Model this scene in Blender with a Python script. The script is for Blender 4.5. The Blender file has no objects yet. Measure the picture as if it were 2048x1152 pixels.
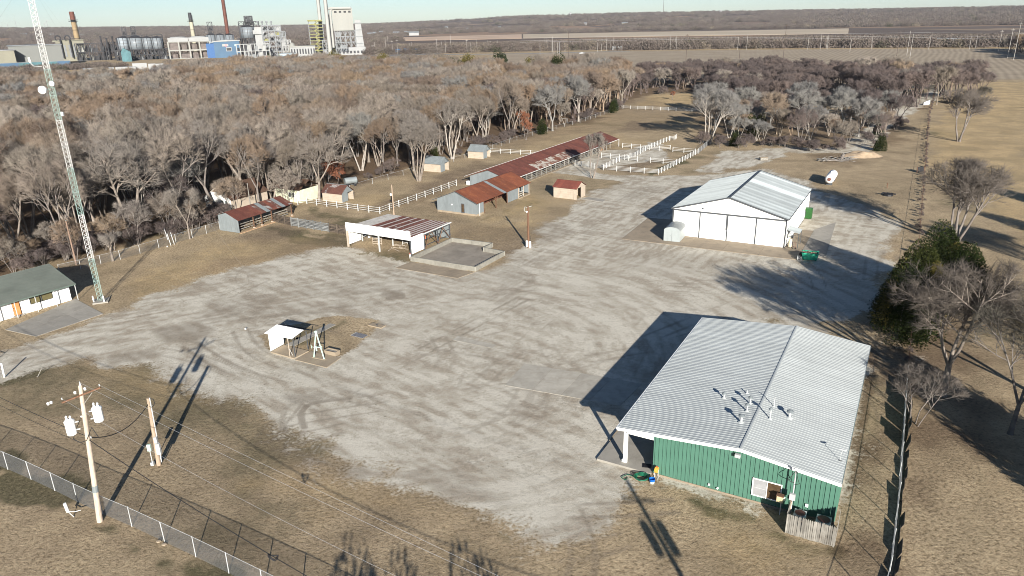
import bpy, math, random
import numpy as np
from mathutils import Vector, Matrix

# ------------------------------------------------------------------ camera, sky, sun, exposure
S = bpy.context.scene
C = S.collection
CAM_H = 35.0; FPX = 1450.0; PITCH = math.radians(20.2); ROLL = math.radians(1.3)
FW = np.array([0.0, math.cos(PITCH), -math.sin(PITCH)])
_r0 = np.array([1.0, 0, 0]); _u0 = np.cross(_r0, FW)
RT = _r0*math.cos(ROLL) - _u0*math.sin(ROLL)
UP = _u0*math.cos(ROLL) + _r0*math.sin(ROLL)
cam = bpy.data.cameras.new('camera'); cam.sensor_width = 36; cam.lens = 36*FPX/2048
cam.clip_start = 1; cam.clip_end = 30000
camo = bpy.data.objects.new('camera', cam); C.objects.link(camo)
_m = Matrix(((RT[0], UP[0], -FW[0], 0), (RT[1], UP[1], -FW[1], 0), (RT[2], UP[2], -FW[2], CAM_H), (0, 0, 0, 1)))
camo.matrix_world = _m
S.camera = camo

SUN_ELEV = math.radians(18.3)
SH_AZ = math.radians(100.3)                      # direction the shadows run, measured from +x
SHDIR = np.array([math.cos(SH_AZ), math.sin(SH_AZ), 0])
sun_vec = Vector((-math.cos(SH_AZ)*math.cos(SUN_ELEV), -math.sin(SH_AZ)*math.cos(SUN_ELEV), math.sin(SUN_ELEV)))
w = bpy.data.worlds.new('World'); S.world = w; w.use_nodes = True
nt = w.node_tree; nt.nodes.clear()
bg = nt.nodes.new('ShaderNodeBackground'); wo = nt.nodes.new('ShaderNodeOutputWorld')
sky = nt.nodes.new('ShaderNodeTexSky'); sky.sky_type = 'NISHITA'; sky.sun_disc = False
sky.sun_elevation = SUN_ELEV
sky.sun_rotation = math.atan2(sun_vec.x, sun_vec.y)
sky.air_density = 0.8; sky.dust_density = 0.25; sky.ozone_density = 3.2; sky.altitude = 200
bg.inputs['Strength'].default_value = 0.052
nt.links.new(sky.outputs[0], bg.inputs['Color']); nt.links.new(bg.outputs[0], wo.inputs['Surface'])
sl = bpy.data.lights.new('sun', 'SUN'); sl.energy = 5.0; sl.angle = math.radians(0.53); sl.color = (1.0, 0.95, 0.875)
so = bpy.data.objects.new('sun', sl); C.objects.link(so)
so.rotation_euler = sun_vec.to_track_quat('Z', 'Y').to_euler(); so.location = (0, -60, 120)
S.view_settings.view_transform = 'Standard'; S.view_settings.look = 'None'
S.view_settings.gamma = 1.0; S.view_settings.use_curve_mapping = False
S.view_settings.exposure = 1.06
S.cycles.filter_width = 0.95

# ------------------------------------------------------------------ helpers
def ray(x, y): return FW + RT*(x-1024)/FPX - UP*(y-576)/FPX
def G(x, y, z=0.0):
    "place on the ground seen at this spot of the survey picture"
    d = ray(x, y); t = (z-CAM_H)/d[2]
    return np.array([d[0]*t, d[1]*t, z])
def GXY(pts): return [tuple(G(*p)[:2]) for p in pts]
def at_dist(x, y, r):
    d = ray(x, y); k = r/math.hypot(d[0], d[1])
    return np.array([d[0]*k, d[1]*k, CAM_H + d[2]*k])

rnd = random.Random(11)
def mesh_from(name, V, F, mat=None, smooth=False):
    me = bpy.data.meshes.new(name)
    me.from_pydata([tuple(v) for v in V], [], F)
    if smooth: me.polygons.foreach_set('use_smooth', [True]*len(me.polygons))
    if mat is not None:
        for m in (mat if isinstance(mat, (list, tuple)) else [mat]): me.materials.append(m)
    me.update(); return me
def mesh_np(name, V, faces_flat, nper, mat=None, smooth=False):
    V = np.asarray(V, np.float32); nf = len(faces_flat)//nper
    me = bpy.data.meshes.new(name)
    me.vertices.add(len(V)); me.vertices.foreach_set('co', V.ravel())
    me.loops.add(nf*nper); me.loops.foreach_set('vertex_index', np.asarray(faces_flat, np.int32))
    me.polygons.add(nf); me.polygons.foreach_set('loop_start', np.arange(0, nf*nper, nper, dtype=np.int32))
    if smooth: me.polygons.foreach_set('use_smooth', np.ones(nf, bool))
    me.update(calc_edges=True); me.validate()
    if mat is not None: me.materials.append(mat)
    return me
def link(name, me, parent=None, loc=None, rot=None):
    o = bpy.data.objects.new(name, me); C.objects.link(o)
    if parent is not None: o.parent = parent
    if loc is not None: o.location = loc
    if rot is not None: o.rotation_euler = rot
    return o
def tag(o, label=None, cat=None, group=None, kind=None):
    if label: o['label'] = label
    if cat: o['category'] = cat
    if group: o['group'] = group
    if kind: o['kind'] = kind
    return o
def thing(name, label, cat, loc=(0, 0, 0), rz=0.0, group=None):
    o = link(name, None, None, tuple(loc), (0, 0, rz)); o.empty_display_size = 0.3
    return tag(o, label, cat, group)

class MB:
    def __init__(s): s.v = []; s.f = []
    def add(s, V, F):
        k = len(s.v); s.v += [tuple(p) for p in V]; s.f += [tuple(i+k for i in f) for f in F]; return s
    def box(s, x0, x1, y0, y1, z0, z1):
        return s.add([(x0,y0,z0),(x1,y0,z0),(x1,y1,z0),(x0,y1,z0),(x0,y0,z1),(x1,y0,z1),(x1,y1,z1),(x0,y1,z1)],
                     [(0,3,2,1),(4,5,6,7),(0,1,5,4),(1,2,6,5),(2,3,7,6),(3,0,4,7)])
    def bar(s, p, q, wx, wz=None):
        "square bar from p to q"
        p = Vector(p); q = Vector(q); d = (q-p)
        if d.length < 1e-6: return s
        d.normalize(); wz = wz or wx
        a = d.cross(Vector((0,0,1)))
        if a.length < 1e-3: a = Vector((1,0,0))
        a.normalize(); b = a.cross(d).normalized()
        V = []
        for e in (p, q):
            for (i, j) in ((-1,-1),(1,-1),(1,1),(-1,1)): V.append(e + a*(i*wx/2) + b*(j*wz/2))
        return s.add(V, [(0,3,2,1),(4,5,6,7),(0,1,5,4),(1,2,6,5),(2,3,7,6),(3,0,4,7)])
    def tube(s, p, q, r0, r1=None, n=8, cap=True):
        p = Vector(p); q = Vector(q); d = (q-p).normalized(); r1 = r0 if r1 is None else r1
        a = d.cross(Vector((0,0,1)))
        if a.length < 1e-3: a = Vector((1,0,0))
        a.normalize(); b = d.cross(a)
        V = []
        for e, r in ((p, r0), (q, r1)):
            for i in range(n):
                t = 2*math.pi*i/n; V.append(e + a*(r*math.cos(t)) + b*(r*math.sin(t)))
        F = [(i, (i+1) % n, n+(i+1) % n, n+i) for i in range(n)]
        if cap: F += [tuple(range(n-1, -1, -1)), tuple(range(n, 2*n))]
        return s.add(V, F)
    def path(s, pts, r, n=6):
        for a, b in zip(pts[:-1], pts[1:]): s.tube(a, b, r, r, n, cap=True)
        return s
    def lathe(s, prof, n=12, c=(0, 0)):
        V = []; F = []
        for (r, z) in prof:
            for i in range(n):
                t = 2*math.pi*i/n; V.append((c[0]+r*math.cos(t), c[1]+r*math.sin(t), z))
        for k in range(len(prof)-1):
            for i in range(n): F.append((k*n+i, k*n+(i+1) % n, (k+1)*n+(i+1) % n, (k+1)*n+i))
        F.append(tuple(range(n-1, -1, -1))); F.append(tuple(range((len(prof)-1)*n, len(prof)*n)))
        return s.add(V, F)
    def prism(s, poly, z0, z1):
        n = len(poly)
        V = [(x, y, z0) for x, y in poly] + [(x, y, z1) for x, y in poly]
        return s.add(V, [tuple(range(n-1, -1, -1)), tuple(range(n, 2*n))] + [(i, (i+1) % n, n+(i+1) % n, n+i) for i in range(n)])
    def slab3(s, P, nrm, t):
        "closed plate: polygon P (3D) pushed by nrm*t"
        n = len(P); N = Vector(nrm).normalized()*t
        V = [Vector(p) for p in P]; V += [p+N for p in V]
        return s.add(V, [tuple(range(n-1, -1, -1)), tuple(range(n, 2*n))] + [(i, (i+1) % n, n+(i+1) % n, n+i) for i in range(n)])
    def build(s, name, mat, parent=None, loc=None, rz=None, smooth=False):
        me = mesh_from(name, s.v, s.f, mat, smooth)
        return link(name, me, parent, loc, (0, 0, rz) if rz is not None else None)

# ------------------------------------------------------------------ materials
def new_mat(name):
    m = bpy.data.materials.new(name); m.use_nodes = True
    nt = m.node_tree; b = nt.nodes['Principled BSDF']; return m, nt, b
def N(nt, t, **k):
    n = nt.nodes.new(t)
    for a, v in k.items(): setattr(n, a, v)
    return n
def noise(nt, scale, detail=4, rough=0.55, vec=None, dist=0.0):
    n = N(nt, 'ShaderNodeTexNoise'); n.inputs['Scale'].default_value = scale; n.inputs['Detail'].default_value = detail
    n.inputs['Roughness'].default_value = rough; n.inputs['Distortion'].default_value = dist
    if vec is not None: nt.links.new(vec, n.inputs['Vector'])
    return n.outputs['Fac']
def ramp(nt, fac, stops, interp='LINEAR'):
    r = N(nt, 'ShaderNodeValToRGB'); r.color_ramp.interpolation = interp
    el = r.color_ramp.elements
    while len(el) < len(stops): el.new(0.5)
    for e, (p, c) in zip(el, stops):
        e.position = p; e.color = (c[0], c[1], c[2], 1) if isinstance(c, (tuple, list)) else (c, c, c, 1)
    nt.links.new(fac, r.inputs['Fac']); return r.outputs['Color']
def mix(nt, fac, a, b, mode='MIX'):
    m = N(nt, 'ShaderNodeMix', data_type='RGBA', blend_type=mode)
    for s, v in ((m.inputs[0], fac), (m.inputs[6], a), (m.inputs[7], b)):
        if isinstance(v, bpy.types.NodeSocket): nt.links.new(v, s)
        elif isinstance(v, (tuple, list)): s.default_value = (v[0], v[1], v[2], 1)
        else: s.default_value = v
    return m.outputs[2]
def mth(nt, op, a, b=0.0, clamp=False):
    m = N(nt, 'ShaderNodeMath', operation=op, use_clamp=clamp)
    for s, v in ((m.inputs[0], a), (m.inputs[1], b)):
        if isinstance(v, bpy.types.NodeSocket): nt.links.new(v, s)
        else: s.default_value = v
    return m.outputs[0]
def bump(nt, b, h, strength=0.3, dist=0.05):
    n = N(nt, 'ShaderNodeBump'); n.inputs['Strength'].default_value = strength; n.inputs['Distance'].default_value = dist
    nt.links.new(h, n.inputs['Height']); nt.links.new(n.outputs[0], b.inputs['Normal'])
def objco(nt): return N(nt, 'ShaderNodeTexCoord').outputs['Object']
def worldco(nt): return N(nt, 'ShaderNodeNewGeometry').outputs['Position']
def scaled(nt, vec, sc):
    m = N(nt, 'ShaderNodeMapping'); m.inputs['Scale'].default_value = sc; nt.links.new(vec, m.inputs['Vector']); return m.outputs[0]

MATS = {}
def simple(name, col, rough=0.7, metal=0.0, var=0.15, scale=1.5, dirt=None, dirt_amt=0.5, stretch=None, bumpy=0.0, rvar=0.0, spec=0.3):
    if name in MATS: return MATS[name]
    m, nt, b = new_mat(name); co = worldco(nt) if stretch is None else scaled(nt, worldco(nt), stretch)
    n1 = noise(nt, scale, 6, 0.6, co)
    lo = tuple(c*(1-var) for c in col); hi = tuple(min(1, c*(1+var)) for c in col)
    c = ramp(nt, n1, [(0.3, lo), (0.7, hi)])
    if dirt is not None:
        n2 = noise(nt, scale*0.6+0.3, 8, 0.7, co, 0.6)
        f = ramp(nt, n2, [(0.48, 0.0), (0.72, 1.0)])
        c = mix(nt, mth(nt, 'MULTIPLY', f, dirt_amt), c, dirt)
    if rvar:
        oi = N(nt, 'ShaderNodeObjectInfo').outputs['Random']
        c = mix(nt, 1.0, c, ramp(nt, oi, [(0, 1-rvar), (1, 1+rvar*0.3)]), 'MULTIPLY')
    nt.links.new(c, b.inputs['Base Color']); b.inputs['Roughness'].default_value = rough; b.inputs['Metallic'].default_value = metal
    b.inputs['Specular IOR Level'].default_value = spec
    if bumpy: bump(nt, b, noise(nt, scale*6, 5, 0.6, co), bumpy, 0.03)
    MATS[name] = m; return m

M_white = simple('white_paint', (0.78, 0.78, 0.75), 0.55, var=0.05, scale=0.6, dirt=(0.55, 0.52, 0.46), dirt_amt=0.25)
M_whitefence = simple('white_fence_paint', (0.52, 0.52, 0.50), 0.6, var=0.08, scale=2, dirt=(0.45, 0.42, 0.36), dirt_amt=0.35)
M_green = simple('green_siding', (0.071,0.166,0.120), 0.5, var=0.06, scale=0.5, dirt=(0.083,0.166,0.124), dirt_amt=0.3)
M_trim = simple('dark_trim', (0.07, 0.075, 0.08), 0.5)
M_black = simple('black_rubber', (0.012, 0.012, 0.014), 0.6)
M_wood = simple('weathered_pole_wood', (0.33, 0.25, 0.18), 0.9, var=0.25, scale=3, stretch=(3, 3, 0.4), bumpy=0.4)
M_darkwood = simple('dark_pole_wood', (0.14, 0.075, 0.045), 0.9, var=0.3, scale=3, stretch=(3, 3, 0.4))
M_greywood = simple('grey_board_wood', (0.25, 0.235, 0.205), 0.9, var=0.35, scale=2.5, dirt=(0.11, 0.09, 0.07), dirt_amt=0.6, stretch=(1, 1, 0.4), rvar=0.3)
M_brownboard = simple('brown_board_wood', (0.10, 0.078, 0.06), 0.9, var=0.35, scale=2.5, rvar=0.4)
M_silverboard = simple('silver_board_wood', (0.19, 0.195, 0.19), 0.8, var=0.3, scale=2.5, rvar=0.4)
M_galv = simple('galvanised_steel', (0.211,0.236,0.242), 0.5, 0.15, var=0.12, scale=1.2, dirt=(0.136,0.149,0.149), dirt_amt=0.5, stretch=(1, 1, 0.35))
M_galvpost = simple('galvanised_post', (0.5, 0.51, 0.5), 0.45, 0.2, var=0.1)
M_chain = simple('chain_link_wire', (0.22, 0.225, 0.225), 0.5, 0.2, var=0.05)
M_conc = simple('concrete', (0.306,0.285,0.246), 0.9, var=0.1, scale=0.5, dirt=(0.170,0.153,0.128), dirt_amt=0.55, bumpy=0.15, rvar=0.12)
M_conc3 = simple('worn_yard_concrete', (0.40, 0.37, 0.31), 0.95, var=0.14, scale=0.8, dirt=(0.27, 0.235, 0.185), dirt_amt=0.7, bumpy=0.2, rvar=0.1)
M_conc2 = simple('tan_concrete', (0.296,0.240,0.172), 0.9, var=0.12, scale=0.4, dirt=(0.152,0.128,0.104), dirt_amt=0.55, bumpy=0.15, rvar=0.14)
M_concwall = simple('pen_wall_concrete', (0.231,0.220,0.187), 0.9, var=0.15, scale=0.8, dirt=(0.132,0.121,0.099), dirt_amt=0.6, bumpy=0.2)
M_block = simple('cream_block', (0.403,0.338,0.266), 0.85, var=0.08, scale=1.2, dirt=(0.252,0.194,0.144), dirt_amt=0.4, bumpy=0.2)
M_wire = simple('black_cable', (0.02, 0.02, 0.02), 0.6)
M_guy = simple('steel_guy', (0.2, 0.2, 0.19), 0.6)
M_litewire = simple('aluminium_wire', (0.55, 0.55, 0.55), 0.5, 0.3)
M_orange = simple('orange_door', (0.5, 0.22, 0.08), 0.6)
M_teal = simple('teal_paint', (0.03, 0.33, 0.2), 0.5, var=0.15, scale=2, dirt=(0.05, 0.18, 0.13), dirt_amt=0.5)
M_mint = simple('mint_paint', (0.45, 0.6, 0.52), 0.6, var=0.1)
M_mastgreen = simple('mast_green', (0.25, 0.34, 0.305), 0.6)
M_glass = simple('window_glass', (0.06, 0.07, 0.07), 0.12, spec=0.6)
M_brownglass = simple('brown_window_board', (0.07, 0.045, 0.025), 0.4, var=0.3, scale=3)
M_screen = simple('grey_window_screen', (0.28, 0.28, 0.28), 0.6)
M_rubble = simple('rubbish', (0.35, 0.26, 0.17), 0.9, var=0.5, scale=5, rvar=0.5)

def rust_mat(name, rust=(0.17, 0.055, 0.032), other=(0.42, 0.41, 0.38), amount=0.5, dark=0.3):
    m, nt, b = new_mat(name); co = worldco(nt)
    n1 = noise(nt, 0.9, 8, 0.65, co); n2 = noise(nt, 6, 6, 0.7, co)
    r = ramp(nt, n1, [(0.3, tuple(c*(1-dark) for c in rust)), (0.55, rust), (0.8, (rust[0]*2.0, rust[1]*2.6, rust[2]*2.0))])
    r = mix(nt, 0.35, r, ramp(nt, n2, [(0.3, tuple(c*0.6 for c in rust)), (0.7, (rust[0]*1.5, rust[1]*1.5, rust[2]*1.4))]))
    oi = N(nt, 'ShaderNodeObjectInfo').outputs['Random']
    r = mix(nt, 1.0, r, ramp(nt, oi, [(0, 0.8), (1, 1.15)]), 'MULTIPLY')
    f = ramp(nt, noise(nt, 0.55, 7, 0.7, co, 0.5), [(amount, 0.0), (amount+0.08, 1.0)])
    c = mix(nt, f, r, other)
    nt.links.new(c, b.inputs['Base Color']); b.inputs['Roughness'].default_value = 0.75; b.inputs['Metallic'].default_value = 0.0
    bump(nt, b, n2, 0.15, 0.02); MATS[name] = m; return m
M_paleroof = simple('weathered_pale_sheet', (.36,.35,.33), .7, var=.15, scale=1.5, dirt=(.13,.07,.05), dirt_amt=.5)
M_rust = rust_mat('rusted_roofing', (0.158,0.049,0.023), amount=0.75)
M_rustdark = rust_mat('dark_rusted_roofing', (0.112,0.036,0.025), amount=0.78)
M_rustpatch = rust_mat('half_rusted_roofing', (0.132,0.046,0.026), (0.343,0.317,0.277), amount=0.47)
M_rustgrey = rust_mat('rust_streaked_roofing', (0.098,0.041,0.030), (0.247,0.240,0.232), amount=0.55)
def roofmetal(name, col, rv):
    m, nt, b = new_mat(name); co = worldco(nt)
    c = ramp(nt, noise(nt, 0.35, 7, 0.6, co), [(0.3, tuple(x*0.86 for x in col)), (0.7, col)])
    c = mix(nt, mth(nt, 'MULTIPLY', ramp(nt, noise(nt, 3.5, 8, 0.75, co), [(0.55, 0.0), (0.8, 1.0)]), 0.35), c, tuple(x*0.7 for x in col))
    oi = N(nt, 'ShaderNodeObjectInfo').outputs['Random']
    c = mix(nt, 1.0, c, ramp(nt, oi, rv), 'MULTIPLY')
    nt.links.new(c, b.inputs['Base Color']); b.inputs['Roughness'].default_value = 0.6; b.inputs['Metallic'].default_value = 0.0; b.inputs['Specular IOR Level'].default_value = 0.25
    MATS[name] = m; return m
M_roofwhite = roofmetal('white_ribbed_roofing', (0.464,0.488,0.476), [(0, 0.95), (1, 1.03)])
M_roofgrey = roofmetal('zinc_roofing', (0.34, 0.37, 0.375), [(0, 0.78), (0.45, 0.88), (0.8, 1.0), (1, 1.4)])
M_rooflight = roofmetal('pale_zinc_roofing', (0.37, 0.40, 0.40), [(0, 0.9), (1, 1.08)])
M_shingle = simple('green_grey_shingle', (0.125, 0.14, 0.118), 0.95, var=0.18, scale=0.35, dirt=(0.16, 0.165, 0.14), dirt_amt=0.5, bumpy=0.3)
M_blackroof = simple('black_back_slope', (0.03, 0.033, 0.04), 0.9, var=0.3, scale=4)
M_brownroof = simple('brown_house_shingle', (0.085, 0.05, 0.034), 0.95, var=0.25, scale=1.2, bumpy=0.3)

# ------------------------------------------------------------------ building helpers (local coordinates of the parent)
def wall_panels(parent, name, p0, p1, z0, topf, n, mat, ribs=3, ribh=0.03, th=0.05, inset=0.004):
    "upright sheets from p0 to p1; outside is to the right of p0->p1"
    p0 = Vector((p0[0], p0[1], 0)); p1 = Vector((p1[0], p1[1], 0)); d = (p1-p0); L = d.length; d.normalize()
    nr = Vector((d.y, -d.x, 0))
    for i in range(n):
        a = L*i/n + inset; b = L*(i+1)/n - inset
        m = MB()
        def P(s, off): return p0 + d*s + nr*off
        def col(s0, s1, o0, o1, cut=0.0):
            q = [P(s0, o0), P(s1, o0), P(s1, o1), P(s0, o1)]
            z1 = [topf(s0/L)-cut, topf(s1/L)-cut, topf(s1/L)-cut, topf(s0/L)-cut]
            V = [(v.x, v.y, z0) for v in q] + [(v.x, v.y, z) for v, z in zip(q, z1)]
            m.add(V, [(0,3,2,1),(4,5,6,7),(0,1,5,4),(1,2,6,5),(2,3,7,6),(3,0,4,7)])
        br = topf(0.5) - topf(0.0)
        if a/L < 0.5 < b/L and br > 0.01 and topf(1.0) < topf(0.5):
            col(a, L/2, -th, 0); col(L/2, b, -th, 0)
        else: col(a, b, -th, 0)
        for k in range(ribs):
            s = a + (b-a)*(k+0.5)/ribs
            col(s-0.025, s+0.025, 0, ribh, 0.01)
        m.build(name, mat, parent)
def roof_panels(parent, name, E0, E1, R0, R1, n, mats, ribs=3, ribh=0.035, ribw=0.05, th=0.03, gap=0.01):
    "sheets running from the eave line E0-E1 up to the ridge line R0-R1, laid side by side; alike sheets share a mesh"
    E0, E1, R0, R1 = map(Vector, (E0, E1, R0, R1))
    e = (E1-E0)/n; s = R0-E0; nr = e.cross(s).normalized()
    if nr.z < 0: nr = -nr
    cache = {}
    for i in range(n):
        mt = mats(i) if callable(mats) else mats
        if mt.name not in cache:
            m = MB(); g = e.normalized()*gap
            m.slab3([E0+g, E0+e-g, E0+e+s-g, E0+s+g], nr, th)
            ex = e.length
            for k in range(ribs):
                c = E0 + e.normalized()*(ex*(k+0.5)/ribs) + nr*th
                h = e.normalized()*ribw/2
                m.slab3([c-h, c+h, c+h+s, c-h+s], nr, ribh)
            cache[mt.name] = mesh_from(name, [v-E0 for v in map(Vector, m.v)], m.f, mt)
        link(name, cache[mt.name], parent, tuple(E0+e*i))
def bars(parent, name, mat, lst, w=0.08):
    for p, q in lst: MB().bar(p, q, w).build(name, mat, parent)
# ------------------------------------------------------------------ ground sheet
def hash2(ix, iy, s):
    h = (ix*374761393 + iy*668265263 + s*1274126177) & 0xffffffff
    h = ((h ^ (h >> 13))*1274126177) & 0xffffffff
    return ((h ^ (h >> 16)) & 0xffff)/65535.0
def vnoise(x, y, s=0):
    ix = np.floor(x).astype(np.int64); iy = np.floor(y).astype(np.int64); fx = x-ix; fy = y-iy
    fx = fx*fx*(3-2*fx); fy = fy*fy*(3-2*fy)
    a = hash2(ix, iy, s); b = hash2(ix+1, iy, s); c = hash2(ix, iy+1, s); d = hash2(ix+1, iy+1, s)
    return (a*(1-fx)+b*fx)*(1-fy) + (c*(1-fx)+d*fx)*fy
def fbm(x, y, sc, s=0, o=4):
    r = 0; a = 0.5; t = 0
    for i in range(o): r = r + a*vnoise(x/sc, y/sc, s+i*7); t += a; a *= 0.5; sc *= 0.5
    return r/t
def seg_dist(px, py, a, b):
    ax, ay = a; bx, by = b; dx, dy = bx-ax, by-ay
    t = np.clip(((px-ax)*dx + (py-ay)*dy)/(dx*dx+dy*dy+1e-9), 0, 1)
    return np.hypot(px-ax-t*dx, py-ay-t*dy)
def poly_sd(px, py, poly):
    "signed distance, positive inside"
    d = np.full(px.shape, 1e9); ins = np.zeros(px.shape, bool); n = len(poly)
    for i in range(n):
        a = poly[i]; b = poly[(i+1) % n]
        d = np.minimum(d, seg_dist(px, py, a, b))
        c = ((a[1] > py) != (b[1] > py)) & (px < (b[0]-a[0])*(py-a[1])/((b[1]-a[1])+1e-12)+a[0])
        ins ^= c
    return np.where(ins, d, -d)
def sstep(a, b, x): t = np.clip((x-a)/(b-a), 0, 1); return t*t*(3-2*t)

def terrain(x, y):
    "flat plain; woods-covered rises beyond about two kilometres"
    r = np.hypot(x, y); az = np.degrees(np.arctan2(x, y))
    crest = np.interp(az, [-60, -36, -25, -18, -10, -5, 0, 6, 18, 30, 36, 60], [52, 54, 34, 26, 28, 36, 50, 56, 56, 46, 38, 38])
    h = sstep(2300, 5200, r)*crest
    h = h + sstep(2500, 3500, r)*(fbm(x, y, 900, 31, 3)-0.5)*16
    return np.where(r > 2200, h, 0.0)

ang_f = np.radians(np.linspace(-50, 50, 660)); ang_b = np.radians(np.arange(54, 306, 5.0))
ang = np.concatenate([ang_f, ang_b])
rr = np.concatenate([[3, 12, 22], np.geomspace(30, 420, 500), np.geomspace(430, 8000, 160)])
A_, R_ = np.meshgrid(ang, rr); X_ = (R_*np.sin(A_)).ravel(); Y_ = (R_*np.cos(A_)).ravel()
Z_ = terrain(X_, Y_)
na = len(ang); nr_ = len(rr)
idx = np.arange(na*nr_).reshape(nr_, na)
a = idx[:-1, :]; b = np.roll(idx, -1, 1)[:-1, :]; c_ = np.roll(idx, -1, 1)[1:, :]; d_ = idx[1:, :]
quads = np.stack([a, d_, c_, b], -1).reshape(-1, 4)
X2 = np.append(X_, 0.0); Y2 = np.append(Y_, 0.0); Z2 = np.append(Z_, 0.0)

near = (R_.ravel() < 1400)
px_, py_ = X_[near], Y_[near]
n_edge = fbm(px_, py_, 5, 1, 5)-0.5
n_big = fbm(px_, py_, 22, 2, 4)-0.5
n_mid = fbm(px_, py_, 7, 9, 4)-0.5
n_trk = fbm(px_, py_, 9, 19, 5)-0.5
def polymask(pts, soft=1.2, wob=3.0, world=False):
    P = pts if world else GXY(pts)
    xs = [p[0] for p in P]; ys = [p[1] for p in P]; mg = 12
    s = (px_ > min(xs)-mg) & (px_ < max(xs)+mg) & (py_ > min(ys)-mg) & (py_ < max(ys)+mg)
    out = np.zeros(px_.shape)
    if s.any(): out[s] = sstep(-soft, soft, poly_sd(px_[s], py_[s], P) + wob*n_edge[s]*2)
    return out
def linemask(pts, wd, soft=0.5, wob=0.6):
    P = GXY(pts); xs = [p[0] for p in P]; ys = [p[1] for p in P]; mg = wd+4
    s = (px_ > min(xs)-mg) & (px_ < max(xs)+mg) & (py_ > min(ys)-mg) & (py_ < max(ys)+mg)
    out = np.zeros(px_.shape)
    if s.any():
        d = np.full(s.sum(), 1e9)
        for p, q in zip(P[:-1], P[1:]): d = np.minimum(d, seg_dist(px_[s], py_[s], p, q))
        out[s] = 1-sstep(wd*0.5, wd*0.5+soft, d + wob*n_edge[s]*2)
    return out

def rotc(x, y, deg):
    a = math.radians(deg); return x*math.cos(a)+y*math.sin(a), -x*math.sin(a)+y*math.cos(a)
def streak(x, y, deg, sd):
    u, v = rotc(x, y, deg); return 0.5*fbm(u/6.0, v/1.0, 0.7, sd, 2)+0.38*fbm(u/3.0, v/1.0, 0.45, sd+40, 2)+0.12*fbm(u/2.0, v/1.0, 4.0, sd+80, 4)
_c = G(900, 700); _rc = np.hypot(px_-_c[0], py_-_c[1]); _tc = np.arctan2(py_-_c[1], px_-_c[0])
_ring = 0.5*fbm(_rc, _tc*14/4, .9, 300, 3)+0.3*fbm(_rc, _tc*14/2, .5, 340, 2)+0.1*fbm(px_, py_, 5, 380, 4)
wA = sstep(0, -25, px_)*sstep(60, 85, py_); wB = sstep(95, 115, py_)*sstep(-5, 8, px_); wC = sstep(0.35, 0.6, fbm(px_, py_, 30, 55, 2))*0.6
_s = 0.2*streak(px_, py_, 5, 400)+0.8*_ring
_s = _s*(1-wA)+streak(px_, py_, 21, 420)*wA
_s = _s*(1-wB)+streak(px_, py_, 58, 440)*wB
_s = _s*(1-wC)+streak(px_, py_, 140, 460)*wC
_s = (_s-_s.mean())/(_s.std()+1e-6)
streaks = np.clip(0.5+_s*0.25, 0, 1)
gravel = polymask([(-300,820),(0,757),(60,737),(180,714),(290,732),(345,757),(400,778),(470,803),(560,858),(640,905),(690,935),(730,950),(800,962),
    (870,1000),(925,1038),(1000,1062),(1060,1097),(1130,1092),(1190,1062),(1240,1010),(1310,962),(1440,1000),(1530,1035),(1560,1030),(1680,1060),(1720,1000),(1745,760),(1800,700),(1790,640),
    (1775,560),(1790,480),(1770,425),(1700,395),(1640,382),(1610,360),(1520,335),(1400,352),(1270,362),(1230,372),(1160,400),(1120,430),(1095,455),
    (1100,475),(1050,498),(1010,520),(950,548),(830,520),(690,500),(640,505),(560,516),(470,541),(400,562),(330,588),(250,618),(150,655),(60,690),(0,712),(-300,760)], 3.6, 4.0)
gravel = np.maximum(gravel, polymask([(1125,338),(1180,345),(1260,352),(1400,352),(1400,372),(1260,368),(1160,352),(1110,345)], 1.0, 2.0))
gravel = np.maximum(gravel, 0.75*polymask([(1400,345),(1440,305),(1510,297),(1530,306),(1470,330),(1450,350)], 2.0, 5.0))
gravel = np.maximum(gravel, 0.7*linemask([(1460,330),(1560,300),(1700,300),(1800,225),(1850,200),(1880,180)], 5, 4, 3))
gravel = np.maximum(gravel, 0.85*polymask([(1150,285),(1215,300),(1275,296),(1300,285),(1335,300),(1340,315),(1250,330),(1160,345),(1110,340)], 1.5, 4.0))
# grass islands in the yard
isl = polymask([(500,672),(560,655),(640,630),(700,632),(760,640),(762,655),(730,690),(690,712),(650,725),(540,700)], 0.8, 1.6)
gravel = gravel*(1-0.85*isl)
gravel = gravel*(1-0.7*polymask([(1690,640),(1700,600),(1790,640),(1790,740),(1745,735),(1600,640),(1560,640)], 1.5, 4))
gravel = gravel*(1-0.6*polymask([(1700,980),(1725,760),(1815,700),(1800,860),(1770,1152),(1690,1152),(1680,1080)], 0.8, 1.5))
gravel = gravel*(1-0.55*sstep(0.1, 0.3, n_big)*polymask([(900,1000),(1300,960),(1320,1040),(1200,1100),(1000,1100)], 1, 1))

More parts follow.
